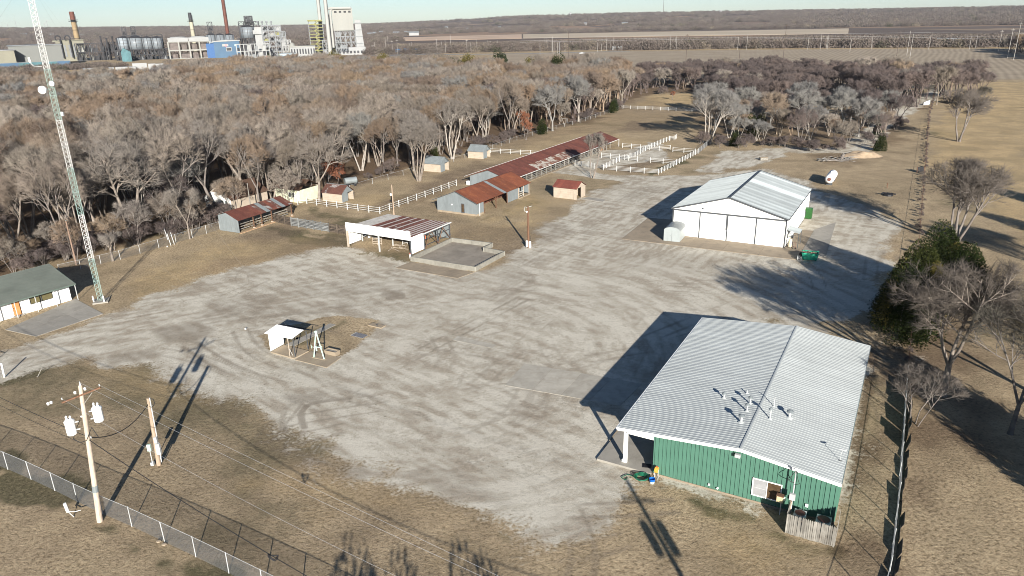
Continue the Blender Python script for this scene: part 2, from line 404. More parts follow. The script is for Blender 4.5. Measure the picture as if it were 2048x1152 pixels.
dark = np.zeros(px_.shape)
def track(pts, w=0.35, k=0.8, pair=1.7):
    global dark
    P = np.array([G(*p)[:2] for p in pts])
    # smooth curve
    Q = P
    for _ in range(3):
        Q = np.concatenate([[Q[0]], np.stack([0.75*Q[:-1]+0.25*Q[1:], 0.25*Q[:-1]+0.75*Q[1:]], 1).reshape(-1, 2), [Q[-1]]])
    T = np.gradient(Q, axis=0); T /= np.linalg.norm(T, axis=1)[:, None]+1e-9; NN = np.stack([-T[:, 1], T[:, 0]], 1)
    for sgn in ((-0.5, 0.5) if pair else (0,)):
        L = Q + NN*pair*sgn
        s = (px_ > L[:, 0].min()-3) & (px_ < L[:, 0].max()+3) & (py_ > L[:, 1].min()-3) & (py_ < L[:, 1].max()+3)
        if not s.any(): continue
        d = np.full(s.sum(), 1e9)
        for p, q in zip(L[:-1], L[1:]): d = np.minimum(d, seg_dist(px_[s], py_[s], p, q))
        v = (1-sstep(w*0.2, w*0.2+0.28, d + 0.4*n_edge[s]))*k*0.95*sstep(-0.16, 0.1, n_trk[s])
        dark[s] = np.maximum(dark[s], v)
for t in [([(0,722),(200,655),(420,600),(600,590),(800,590),(1000,560),(1150,490),(1300,420)],.5,.6),
          ([(0,740),(150,690),(330,640),(500,617),(700,622),(900,600),(1100,570),(1300,560),(1500,570)],.45,.75),
          ([(40,745),(250,680),(420,640),(560,625),(760,612)],.6,.8),
          ([(300,700),(420,720),(500,770),(620,790),(740,785),(860,760),(900,720),(880,680),(860,640)],.5,.7),
          ([(380,690),(460,740),(560,775),(650,775)],.7,.9),
          ([(590,860),(580,830),(600,805),(640,795),(700,790)],.9,.95),([(480,660),(500,700),(560,730),(660,745),(740,735)],.5,.7),
          ([(620,900),(700,930),(760,900),(800,880)],.6,.7),([(800,790),(900,790),(960,770),(1010,720)],.5,.6),
          ([(1000,560),(1060,590),(1090,620),(1050,650),(950,650)],.3,.4),([(1130,610),(1250,600),(1280,620),(1260,650),(1180,690)],.35,.5),
          ([(1000,640),(1060,600),(1150,600),(1190,630),(1150,660),(1060,650)],.3,.5),
          ([(1430,530),(1460,545),(1450,580),(1400,590)],.4,.6),([(1440,520),(1490,545),(1480,590),(1420,600)],.4,.6),([(1400,500),(1520,525),(1570,560),(1580,640)],.4,.7),
          ([(1100,500),(1180,450),(1260,390),(1330,360)],.5,.7),([(1080,510),(1150,460),(1210,420),(1300,375)],.5,.7),([(1120,520),(1220,450),(1300,390),(1340,372)],.4,.6),
          ([(1060,530),(1180,470),(1260,480),(1380,510),(1500,520)],.5,.7),
          ([(1620,370),(1720,395),(1780,440),(1780,520)],.7,.8),([(1640,385),(1700,410),(1750,460),(1740,560)],.6,.7),
          ([(1540,560),(1640,600),(1740,660),(1790,720)],.6,.7),([(1190,390),(1260,365),(1400,350),(1500,300)],.4,.5),
          ([(880,500),(960,560),(1050,560),(1200,530),(1400,540)],.4,.6)]:
    track(t[0], t[1], t[2])
for pts, k in [([(250,570),(300,545),(340,520),(380,507),(430,520),(430,530),(400,545),(300,575)],.55),([(240,575),(330,505)],.5)]:
    track(pts, 0.4, k, 0)
track([(640,600),(560,720)], .1, 0, 0)
track([(1790,340),(1810,300),(1835,240),(1850,205)], .6, .5)
track([(1700,400),(1760,350),(1800,300)], .4, .4)
# many faint turning and passing tyre marks all over the yard
_rt = random.Random(77)
def wtrack(P, w, k, pair=1.7):
    global G
    _G = G; G = lambda x, y, z=0.0: np.array([x, y, 0.0])
    try: track(P, w, k, pair)
    finally: G = _G
for _i in range(95):
    cx_, cy_ = G(_rt.uniform(420, 1620), _rt.uniform(505, 930))[:2]
    if cy_ > 118: continue
    a0 = math.radians(_rt.choice([5, 21, 21, 35, 58, 150, -10])+_rt.gauss(0, 12)); cur = _rt.choice([0, 0, 1, -1])*_rt.uniform(.02, .11); L_ = _rt.uniform(8, 32); P_q = []; x, y, a = cx_, cy_, a0
    for _k in range(9): P_q.append((x, y)); x += math.cos(a)*L_/8; y += math.sin(a)*L_/8; a += cur*L_/8
    wtrack(P_q, _rt.uniform(.2, .5), _rt.uniform(.35, .85))
for _i in range(26):
    s_ = _rt.gauss(0, 9); p0 = G(60, 700+s_); p1 = G(430, 610+s_*1.2); p2 = G(800, 575+s_*1.6)
    wtrack([tuple(p0[:2]), tuple(p1[:2]), tuple(p2[:2])], _rt.uniform(.2, .45), _rt.uniform(.3, .65))
for _i in range(30):
    s_ = _rt.gauss(0, 30); wtrack([tuple(G(930+s_, 590+s_*.3)[:2]), tuple(G(1110+s_, 490)[:2]), tuple(G(1230+s_*.6, 410)[:2]), tuple(G(1330+s_*.3, 362)[:2])], _rt.uniform(.2, .5), _rt.uniform(.3, .65))
for _p, _w, _k in (([(0,775),(180,800),(400,880),(560,985),(660,1010),(780,1018),(960,1022)],.25,.55),([(1010,1026),(1120,1024),(1260,1018),(1350,1012)],.5,.8),([(300,985),(430,1020),(560,1010),(640,1015)],.2,.5),
       ([(860,1010),(960,1060),(1060,1100),(1140,1110),(1250,1080)],.5,.6),([(60,800),(220,760),(330,745)],.2,.5),([(1750,780),(1735,900),(1700,1060),(1690,1152)],.35,.4),([(1900,620),(1930,800),(1960,960),(2048,1100)],.5,.35),([(1860,260),(1900,400),(1960,480),(2048,520)],.6,.35),
       ([(1130,340),(1050,380),(900,390),(760,460)],.4,.45),([(1240,270),(1150,262),(1000,300),(930,330)],.5,.5)):
    track(_p, _w, _k, 0 if _w < .3 else 1.6)
# damp and muddy patches
for pts, k, sf in [([(310,660),(400,640),(430,660),(400,690),(330,685)],.75,1.0),([(230,712),(300,700),(330,708),(300,722),(240,722)],.6,1.0),
               ([(420,610),(520,600),(700,602),(780,600),(760,618),(560,635),(430,640)],.38,1.5),([(560,790),(640,785),(665,795),(620,812),(580,815)],.8,.8),
               ([(640,905),(720,915),(750,935),(720,960),(670,945)],.55,1.0),([(1250,505),(1400,500),(1480,520),(1380,540),(1230,530)],.45,2.0),
               ([(1060,455),(1130,440),(1150,470),(1080,490)],.5,1.5),([(1650,385),(1760,400),(1790,440),(1700,430)],.5,2.0),
               ([(770,585),(805,580),(800,596),(775,598)],.8,.5),([(350,652),(372,654),(392,662),(352,664)],.7,.5),
               ([(1180,520),(1330,510),(1560,540),(1600,600),(1450,560),(1250,545)],.35,2.5),([(880,440),(960,500),(1060,500),(1010,530),(960,545)],.35,1.5),([(560,700),(640,745),(760,760),(720,800),(560,770)],.3,2.0),([(860,905),(940,960),(1050,1005),(1030,1030),(900,1000),(800,950)],.5,1.0),([(550,870),(620,905),(680,930),(560,905)],.45,1.0),
               ([(1160,375),(1290,375),(1250,390),(1100,420)],.3,2.0)]:
    dark = np.maximum(dark, k*polymask(pts, sf, 2.2))
green = np.zeros(px_.shape)
for pts, k in [([(0,920),(120,985),(240,1060),(400,1120),(520,1170),(430,1190),(250,1110),(100,1050),(0,970)],.85),
               ([(0,745),(60,735),(90,745),(60,760),(0,765)],.9),([(500,680),(560,655),(700,640),(700,700),(560,695)],.5),
               ([(1300,965),(1440,1000),(1560,1040),(1660,1100),(1600,1110),(1450,1050),(1330,1000)],.8),
               ([(860,960),(980,1020),(1080,1100),(1000,1090),(880,1010)],.8),([(380,790),(470,810),(560,860),(480,850)],.45),
               ([(540,455),(620,475),(700,490),(600,480)],.8),([(620,415),(760,440),(690,455),(600,430)],.5),([(580,455),(700,470),(690,490),(600,470)],.5),
               ([(1380,310),(1400,318),(1300,352),(1290,345)],.7),([(1150,345),(1260,365),(1160,400),(1060,390)],.35),
               ([(950,440),(1040,400),(1060,405),(960,450)],.6),([(1860,165),(2048,165),(2048,240),(1880,260)],.25),
               ([(0,1000),(200,1100),(300,1180),(0,1180)],.2),
               ([(700,1040),(900,1020),(1100,1100),(1300,1150),(900,1150)],.3),([(1900,600),(2048,700),(2048,1152),(1900,1152)],.3)]:
    green = np.maximum(green, k*polymask(pts, 2.0, 5.0))
green = np.maximum(green, 0.5*sstep(0.08, 0.3, n_big))
straw = np.zeros(px_.shape)
for pts, k in [([(1270,212),(1300,190),(1400,186),(1410,200),(1390,212)],.95),([(1536,98),(2048,96),(2048,84),(1900,86),(1700,84),(1440,92),(1080,97),(1200,101)],.9),
               ([(1860,260),(1950,163),(2060,163),(2060,480),(1860,330)],.85),([(1480,120),(1500,110),(1560,110),(1540,150),(1500,160)],.5),
               ([(600,960),(760,1000),(980,1020),(900,1040),(640,1000)],.7),([(880,1000),(1000,1030),(960,1045)],.6),([(1350,1060),(1500,1030),(1600,1110),(1450,1110)],.5),
               ([(300,740),(370,760),(420,800),(250,790),(150,740)],.6),([(250,560),(400,490),(600,480),(680,500),(400,560),(280,590)],.65),
               ([(860,480),(1060,430),(1100,410),(1060,390),(960,440),(880,450)],.75),([(840,480),(1040,440),(1090,420),(1070,470),(960,490)],.6),([(650,400),(900,385),(760,420),(700,410)],.6),
               ([(1000,320),(1150,230),(1390,225),(1390,260),(1200,260),(1280,280),(1380,300)],.35),
               ([(150,135),(320,133),(320,145),(100,146)],.8),([(1640,130),(1690,120),(1700,150),(1640,160)],.6),([(960,120),(1200,104),(1536,102),(1240,110)],.35)]:
    straw = np.maximum(straw, k*polymask(pts, 3.0, 6.0))
litter = np.zeros(px_.shape)
FRONT = [(-250,640),(-60,590),(0,562),(110,515),(150,520),(200,503),(300,478),(345,470),(440,440),(600,400),(650,378),(745,358),(835,333),(930,305),(1034,275),(1100,257),(1160,245),(1246,214)]
BACK = [(1250,176),(1180,168),(1000,172),(880,160),(700,150),(520,156),(420,165),(300,186),(150,192),(0,194),(-300,205)]
W_LEFT = FRONT + BACK
W_MID = [(1246,210),(1250,168),(1400,155),(1560,150),(1690,165),(1670,205),(1580,215),(1500,225),(1430,200),(1400,184),(1300,186)]
W_THICK = [(1405,222),(1470,215),(1560,225),(1700,225),(1790,235),(1795,278),(1760,296),(1640,300),(1560,290),(1490,292),(1405,280)]
W_FAR = [(1690,175),(1835,183),(1845,212),(1800,222),(1700,228)]
for pl, k in [(W_LEFT, .9), (W_MID, .8), (W_THICK, .6), (W_FAR, .7), ([(1740,740),(1830,640),(1960,640),(1900,900),(1830,1000),(1830,830)], .7), ([(1720,900),(1700,1100),(1680,1060)],.8),([(1620,310),(1700,300),(1780,305),(1700,335)],.5)]:
    litter = np.maximum(litter, k*polymask(pl, 4.0, 8.0))
litter = np.maximum(litter, 0.7*linemask([(1683,968),(1738,700)], 1.6, .5, .5))
field = np.zeros(px_.shape)
F_FIELD = [(960,124),(1020,108),(1200,103),(1536,99),(2000,98),(2060,104),(2060,158),(1950,160),(1700,168),(1500,150),(1250,140),(1100,140)]
field = polymask(F_FIELD, 3, 3)
far = np.zeros(len(X2)); 
bare = np.zeros(px_.shape)
for pts, k in [([(1080,140),(1290,190),(1380,228),(1300,262),(1200,258),(1010,300),(980,310)],.35),([(0,740),(180,720),(400,790),(640,920),(900,1030),(1000,1152),(0,1152)],.25),([(880,425),(1060,470),(1120,430),(1090,475),(1050,500),(1010,515),(900,480)],.55),([(420,545),(560,516),(690,500),(690,470),(560,495),(440,520)],.5),([(1190,400),(1270,365),(1200,352),(1290,372),(1230,380)],.8),([(930,330),(1130,240),(1246,225),(1180,262),(1000,300),(960,330),(850,370)],.45),([(370,760),(470,800),(640,905),(700,945),(620,930),(450,840)],.6),([(150,1040),(420,1150),(0,1152),(0,1080)],.3),([(560,620),(800,600),(1000,560),(1200,540),(1200,520),(900,540),(560,600)],.0),([(1050,320),(1000,345),(900,370),(850,400),(740,420),(930,330)],.7),([(1200,290),(1350,320),(1250,345),(1190,340)],.7),
               ([(650,420),(560,480),(480,475),(560,450)],.7),([(1260,240),(1310,250),(1290,262),(1230,262)],.8),([(600,1000),(760,1010),(700,1020)],.5)]:
    bare = np.maximum(bare, k*polymask(pts, 3, 5))

def full(v):
    o = np.zeros(len(X2)); o[:len(X_)][near] = v; return o
r_all = np.hypot(X2, Y2)
far = sstep(1250, 1500, r_all); litter_f = full(litter)*(1-far)
m1 = np.stack([full(gravel)*(1-far), full(dark), full(green)*(1-far), np.ones(len(X2))], 1).astype(np.float32)
m2 = np.stack([full(straw)*(1-far), litter_f, full(field)*(1-far), np.ones(len(X2))], 1).astype(np.float32)
m3 = np.stack([far, full(bare)*(1-far), full(streaks), np.ones(len(X2))], 1).astype(np.float32)
gme = bpy.data.meshes.new('ground')
V = np.stack([X2, Y2, Z2], 1).astype(np.float32)
cen = len(X2)-1
tri = [(int(idx[0, (i+1) % na]), cen, int(idx[0, i])) for i in range(na)]
nq = len(quads)
gme.vertices.add(len(V)); gme.vertices.foreach_set('co', V.ravel())
gme.loops.add(nq*4 + na*3)
gme.loops.foreach_set('vertex_index', np.concatenate([quads.ravel(), np.array(tri).ravel()]).astype(np.int32))
gme.polygons.add(nq+na)
gme.polygons.foreach_set('loop_start', np.concatenate([np.arange(nq)*4, nq*4+np.arange(na)*3]).astype(np.int32))
gme.update(calc_edges=True)
gme.polygons.foreach_set('use_smooth', np.ones(nq+na, bool))
for nm, arr in (('m1', m1), ('m2', m2), ('m3', m3)):
    at = gme.color_attributes.new(nm, 'FLOAT_COLOR', 'POINT'); at.data.foreach_set('color', arr.ravel())

def ground_material():
    m, nt, b = new_mat('ground_cover'); co = worldco(nt)
    def attr(n):
        a = N(nt, 'ShaderNodeAttribute'); a.attribute_name = n; s = N(nt, 'ShaderNodeSeparateColor'); nt.links.new(a.outputs['Color'], s.inputs[0]); return s.outputs
    A1, A2, A3 = attr('m1'), attr('m2'), attr('m3')
    n_f = noise(nt, 3.2, 8, 0.75, co); n_ff = noise(nt, 11, 5, 0.7, co); n_m = noise(nt, 0.35, 6, 0.6, co); n_l = noise(nt, 0.05, 5, 0.6, co)
    n_m2 = noise(nt, 0.9, 7, 0.65, co, 0.8)
    # dormant grass
    g = ramp(nt, n_m, [(0.3, (0.219,0.159,0.097)), (0.52, (0.399,0.297,0.183)), (0.72, (0.591,0.449,0.279))])
    g = mix(nt, ramp(nt, n_l, [(0.4, 0.0), (0.62, 0.55)]), g, ramp(nt, n_m2, [(0.3, (0.156,0.123,0.071)), (0.7, (0.281,0.221,0.131))]))
    g = mix(nt, 0.6, g, ramp(nt, n_f, [(0.37, (0.062,0.049,0.031)), (0.47, (0.343,0.268,0.169)), (0.66, (0.707,0.566,0.375))]))
    gg = ramp(nt, n_f, [(0.3, (0.035, 0.034, 0.018)), (0.52, (0.10, 0.092, 0.048)), (0.72, (0.22, 0.195, 0.11))])
    pf = mth(nt, 'ADD', mth(nt, 'MULTIPLY', noise(nt, 0.085, 8, 0.7, co, 0.6), 0.62), mth(nt, 'MULTIPLY', n_f, 0.38))
    g = mix(nt, ramp(nt, pf, [(0.48, 0.0), (0.57, 0.5)]), g, ramp(nt, n_f, [(0.35, (0.085, 0.064, 0.04)), (0.65, (0.27, 0.205, 0.13))]))
    fgs = mth(nt, 'ADD', mth(nt, 'MULTIPLY', A1[2], 0.6), mth(nt, 'ADD', mth(nt, 'MULTIPLY', n_m2, 0.3), mth(nt, 'MULTIPLY', n_f, 0.35)))
    fg = mth(nt, 'MULTIPLY', ramp(nt, fgs, [(0.5, 0.0), (0.68, 0.9)]), ramp(nt, A1[2], [(0.0, 0.3), (0.3, 1.0)]))
    g = mix(nt, fg, g, gg)
    st = ramp(nt, n_f, [(0.3, (0.356,0.246,0.124)), (0.7, (0.711,0.526,0.289))])
    st = mix(nt, ramp(nt, noise(nt, 0.12, 7, 0.7, co, 0.4), [(0.42, 0.55), (0.6, 0.0)]), st, (0.19, 0.155, 0.085))
    g = mix(nt, mth(nt, 'MULTIPLY', A2[0], ramp(nt, n_m2, [(0.3, 0.3), (0.6, 1.0)])), g, st)
    br = ramp(nt, n_f, [(0.3, (0.085, 0.062, 0.044)), (0.7, (0.235, 0.175, 0.125))])
    g = mix(nt, mth(nt, 'MULTIPLY', A3[1], ramp(nt, n_m2, [(0.3, 0.25), (0.55, 1.0)])), g, br)
    li = ramp(nt, n_f, [(0.3, (0.05, 0.034, 0.023)), (0.52, (0.12, 0.08, 0.052)), (0.72, (0.24, 0.155, 0.10))])
    g = mix(nt, A2[1], g, li)
    # ploughed field with rows along the site's long axis
    sx = N(nt, 'ShaderNodeSeparateXYZ'); nt.links.new(co, sx.inputs[0])
    ua = math.radians(-30.0)
    u = mth(nt, 'ADD', mth(nt, 'MULTIPLY', sx.outputs[0], math.cos(ua)), mth(nt, 'MULTIPLY', sx.outputs[1], math.sin(ua)))
    u = mth(nt, 'ADD', u, mth(nt, 'MULTIPLY', noise(nt, 0.008, 2, 0.5, co), 10.0))
    row = mth(nt, 'SINE', mth(nt, 'MULTIPLY', u, 2*math.pi/4.6))
    row = mth(nt, 'MULTIPLY_ADD', row, 0.5); row.node.inputs[2].default_value = 0.5
    fc = mix(nt, row, (0.27, 0.22, 0.16), (0.40, 0.33, 0.24))
    fc = mix(nt, 0.4, fc, ramp(nt, n_l, [(0.35, (0.22, 0.175, 0.125)), (0.65, (0.38, 0.31, 0.225))]))
    g = mix(nt, A2[2], g, fc)
    # gravel: pale crushed stone with browner soil worn through in ragged patches
    def ragged(low, w1, w2, t0, t1, amt=1.0):
        f = mth(nt, 'ADD', mth(nt, 'MULTIPLY', low, w1), mth(nt, 'MULTIPLY', n_f, w2))
        return ramp(nt, f, [(t0, 0.0), (t1, amt)])
    gv = ramp(nt, n_m2, [(0.28, (0.37, 0.33, 0.265)), (0.5, (0.47, 0.43, 0.35)), (0.7, (0.56, 0.52, 0.435))])
    gv = mix(nt, 0.5, gv, ramp(nt, n_f, [(0.34, (0.20, 0.175, 0.135)), (0.48, (0.46, 0.42, 0.34)), (0.64, (0.72, 0.67, 0.565))]))
    gv = mix(nt, 0.3, gv, ramp(nt, n_ff, [(0.3, (0.17, 0.15, 0.12)), (0.5, (0.47, 0.43, 0.35)), (0.7, (0.78, 0.73, 0.62))]))
    soil = ramp(nt, n_f, [(0.34, (0.15, 0.118, 0.086)), (0.5, (0.285, 0.235, 0.175)), (0.66, (0.42, 0.36, 0.28))])
    n_p = noise(nt, 0.13, 9, 0.72, co, 0.7)
    gv = mix(nt, ragged(n_p, 0.62, 0.38, 0.49, 0.57, 0.5), gv, soil)
    gv = mix(nt, ragged(A3[2], 0.5, 0.5, 0.53, 0.64, 0.58), gv, soil)
    gv = mix(nt, ragged(A3[2], -0.5, 0.5, 0.03, 0.13, 0.4), gv, (0.66, 0.62, 0.525))
    sp = ramp(nt, noise(nt, 2.3, 5, 0.8, co), [(0.58, 0.0), (0.64, 1.0)])
    gv = mix(nt, mth(nt, 'MULTIPLY', sp, mth(nt, 'MULTIPLY', ramp(nt, noise(nt, 0.09, 5, 0.6, co), [(0.42, 0.05), (0.62, 1.0)]), 0.8)), gv, (0.11, 0.10, 0.065))
    nsum = mth(nt, 'ADD', mth(nt, 'MULTIPLY', n_f, 0.6), mth(nt, 'MULTIPLY', n_m2, 0.4))
    ge = mth(nt, 'ADD', A1[0], mth(nt, 'MULTIPLY', mth(nt, 'SUBTRACT', nsum, 0.5), 2.0))
    gm = ramp(nt, ge, [(0.35, 0.0), (0.62, 1.0)])
    c = mix(nt, gm, g, gv)
    dk = ramp(nt, n_f, [(0.3, (0.10, 0.08, 0.06)), (0.7, (0.27, 0.225, 0.17))])
    dfac = mth(nt, 'ADD', mth(nt, 'MULTIPLY', A1[1], 0.9), mth(nt, 'MULTIPLY', mth(nt, 'SUBTRACT', n_f, 0.5), 0.9))
    dfac = mth(nt, 'MULTIPLY', ramp(nt, dfac, [(0.2, 0.0), (0.9, 0.85)]), ramp(nt, A1[1], [(0.03, 0.0), (0.25, 0.85)]))
    c = mix(nt, dfac, c, dk)
    # distant land: fields and wood floor
    v = N(nt, 'ShaderNodeTexVoronoi'); v.inputs['Scale'].default_value = 0.0022; v.inputs['Randomness'].default_value = 0.9; nt.links.new(co, v.inputs['Vector'])
    sc = N(nt, 'ShaderNodeSeparateColor'); nt.links.new(v.outputs['Color'], sc.inputs[0])
    fa = ramp(nt, sc.outputs[0], [(0, (0.11, 0.085, 0.07)), (0.6, (0.12, 0.09, 0.072)), (0.72, (0.30, 0.20, 0.13)), (1, (0.26, 0.2, 0.14))])
    fa = mix(nt, 0.3, fa, ramp(nt, noise(nt, 0.01, 6, 0.6, co), [(0.3, (0.07, 0.055, 0.045)), (0.7, (0.22, 0.17, 0.13))]))
    c = mix(nt, A3[0], c, fa)
    nt.links.new(c, b.inputs['Base Color']); b.inputs['Roughness'].default_value = 0.97; b.inputs['Specular IOR Level'].default_value = 0.1
    hgt = mth(nt, 'ADD', mth(nt, 'MULTIPLY', n_f, 0.7), mth(nt, 'MULTIPLY', n_ff, 0.3))
    bs = mth(nt, 'SUBTRACT', 1.0, mth(nt, 'MULTIPLY', gm, 0.6))
    bn = N(nt, 'ShaderNodeBump'); bn.inputs['Distance'].default_value = 0.24
    nt.links.new(hgt, bn.inputs['Height']); nt.links.new(mth(nt, 'MULTIPLY', bs, 0.85), bn.inputs['Strength']); nt.links.new(bn.outputs[0], b.inputs['Normal'])
    return m
gme.materials.append(ground_material())
tag(link('ground', gme), 'dormant tan grass, gravel yard and bare soil', None, None, 'structure')

# concrete slabs: real plates a few centimetres proud, each bay its own piece
def bays(name, corners, nu, nv, mat, th=0.05, gap=0.03):
    "quad corners in order A B C D (world xy); split into nu x nv bays"
    A, B, Cc, D = [np.array(p[:2]) for p in corners]
    root = link(name, None, None, tuple(np.append(A, 0))); tag(root, None, None, None, 'structure')
    def P(u, v): return (A*(1-u)+B*u)*(1-v) + (D*(1-u)+Cc*u)*v - A
    g = gap/max(np.linalg.norm(B-A), 1); h = gap/max(np.linalg.norm(D-A), 1)
    for i in range(nu):
        for j in range(nv):
            u0, u1, v0, v1 = i/nu+g*0.5, (i+1)/nu-g*0.5, j/nv+h*0.5, (j+1)/nv-h*0.5
            MB().prism([tuple(P(u0, v0)), tuple(P(u1, v0)), tuple(P(u1, v1)), tuple(P(u0, v1))], -0.1, th).build('slab', mat, root)
    return root
bays('shed_apron', [G(1243,478), G(1592,520), G(1628,462), G(1296,436)], 5, 2, M_conc2)
bays('side_apron', [G(1593,521), G(1652,513), G(1672,445), G(1628,460)], 1, 2, M_conc)
bays('pen_apron', [G(791,536), G(915,557), G(949,545), G(822,524)], 3, 1, M_conc2)
bays('office_apron', [G(10,660), G(72,673.5), G(207,628), G(151,598)], 2, 3, M_conc)
bays('yard_slab', [G(1010,771), G(1240,812), G(1285,768), G(1049,727)], 4, 1, M_conc3, 0.025)
bays('shelter_slab', [G(541,705.5), G(588,718.5), G(618,703.5), G(569,691)], 1, 1, M_conc2, 0.12)
bays('scale_slab', [G(589,720), G(653,736), G(682,716), G(622,703)], 1, 1, M_conc2, 0.06)
bays('path_slab', [G(571,690), G(588,693), G(672,650), G(660,647)], 1, 4, M_conc, 0.04)
bays('yard_patch', [G(905,680), G(985,697), G(993,690), G(915,672)], 2, 1, M_conc3, 0.015)
bays('shed_step', [G(1165,398), G(1205,404), G(1212,400), G(1175,394)], 1, 1, M_conc, 0.05)
# ------------------------------------------------------------------ green workshop (bottom right)
D = math.radians
gx, gy, ga = 8.42, 51.74, D(-29.4)
GW, GD, GE, GR, GM = 16.89, 26.02, 3.6, 4.42, 9.8
wk = thing('metal_workshop', 'green metal workshop with white ribbed roof and open corner porch', 'building', (gx, gy, 0), ga)
def gtop(u0, u1, drop=0.12):
    def f(t):
        u = u0+(u1-u0)*t
        return (GE + (GR-GE)*(u/GM) if u < GM else GR - (GR-GE)*((u-GM)/(GW-GM))) - drop
    return f
# front wall, split at the ridge
wall_panels(wk, 'wall_panel', (3.05, .12), (GM, .12), .15, gtop(3.05, GM), 7, M_green, 3, 0.05)
wall_panels(wk, 'wall_panel', (GM, .12), (GW-.1, .12), .15, gtop(GM, GW-.1), 7, M_green, 3, 0.05)
wall_panels(wk, 'wall_panel', (GW-.1, .12), (GW-.1, GD-.15), .15, lambda t: GE-.12, 26, M_green, 3, 0.05)
wall_panels(wk, 'wall_panel', (GW-.1, GD-.15), (GM, GD-.15), .15, gtop(GW-.1, GM), 7, M_green, 3, 0.05)
wall_panels(wk, 'wall_panel', (GM, GD-.15), (3.05, GD-.15), .15, gtop(GM, 3.05), 7, M_green, 3, 0.05)
wall_panels(wk, 'wall_panel', (3.05, GD-.15), (3.05, .12), .15, gtop(3.05, 3.05), 24, M_green, 3, 0.05)
MB().box(3.0, GW-.05, .06, GD-.1, -.1, .15).build('footing', M_conc2, wk)
MB().box(-1.74, 2.96, -.15, 14, -.1, .17).build('porch_slab', M_conc, wk)
MB().box(-1.86, -1.76, 3.0, 14, -.1, .2).build('porch_kerb', M_conc2, wk)
for v in (.35, 6.7, 13.0, 19.4, 25.6):
    MB().box(.5, .72, v, v+.22, .17, GE-.2).build('porch_post', M_white, wk)
MB().box(.3, .5, .36, .5, .17, .42).box(.4, .5, .38, .48, .3, GE-.3).build('downpipe', M_white, wk)
roof_panels(wk, 'roof_panel', (0, -.05, GE), (0, GD, GE), (GM, -.05, GR), (GM, GD, GR), 26, M_roofwhite, 3, 0.022, 0.06)
roof_panels(wk, 'roof_panel', (GW, GD, GE), (GW, -.05, GE), (GM, GD, GR), (GM, -.05, GR), 26, M_roofwhite, 3, 0.022, 0.06)
MB().slab3([(GM-.1, -.06, GR+.05), (GM, -.06, GR+.06), (GM, GD, GR+.06), (GM-.1, GD, GR+.05)], (0,0,1), .015)\
    .slab3([(GM, -.06, GR+.06), (GM+.1, -.06, GR+.05), (GM+.1, GD, GR+.05), (GM, GD, GR+.06)], (0,0,1), .015).build('ridge_cap', M_roofwhite, wk)
for (ua, za, ub, zb) in ((-.05, GE, GM, GR), (GM, GR, GW+.03, GE)):
    MB().slab3([(ua, -.075, za+.05), (ub, -.075, zb+.05), (ub, -.075, zb-.22), (ua, -.075, za-.22)], (0,-1,0), .05).build('fascia', M_white, wk)
MB().box(-.14, -.01, -.1, GD, GE-.12, GE+.01).build('gutter', M_white, wk)
MB().box(GW+.01, GW+.06, -.1, GD, GE-.15, GE+.01).build('side_trim', M_galv, wk)
MB().slab3([(.7, .3, GE-.22), (3.0, .3, GE-.1), (3.0, .3, GE-.5), (.7, .3, GE-.5)], (0,-1,0), .1).build('porch_beam', M_white, wk)
# window
wf = MB().box(10.88, 13.02, .0, .06, 2.12, 2.2).box(10.88, 13.02, .0, .06, .66, .74).box(10.88, 10.96, .0, .06, .74, 2.12)\
    .box(12.94, 13.02, .0, .06, .74, 2.12).box(11.93, 11.99, .0, .06, .74, 2.12).build('window', M_white, wk)
MB().box(10.96, 11.93, .03, .05, .74, 2.12).build('screen', M_screen, wf)
MB().box(11.99, 12.94, .03, .05, .74, 2.12).build('pane', M_brownglass, wf)
MB().box(11.0, 11.9, .02, .03, 1.38, 1.42).build('crossbar', M_galvpost, wf)
MB().box(9.45, 9.85, -.28, -.02, 3.72, 3.98).build('wall_light', M_galvpost, wk)
MB().box(7.6, 7.76, .0, .07, .42, .62).build('outlet', M_galvpost, wk)
MB().tube((8.35, .06, .42), (8.35, -.06, .42), .08).build('pipe_outlet', M_white, wk)
MB().box(14.75, 14.95, -.02, .05, .9, 1.15).build('outlet', M_white, wk)
MB().box(13.6, 13.8, -.06, .05, 1.2, 1.5).build('outlet', M_mint, wk)
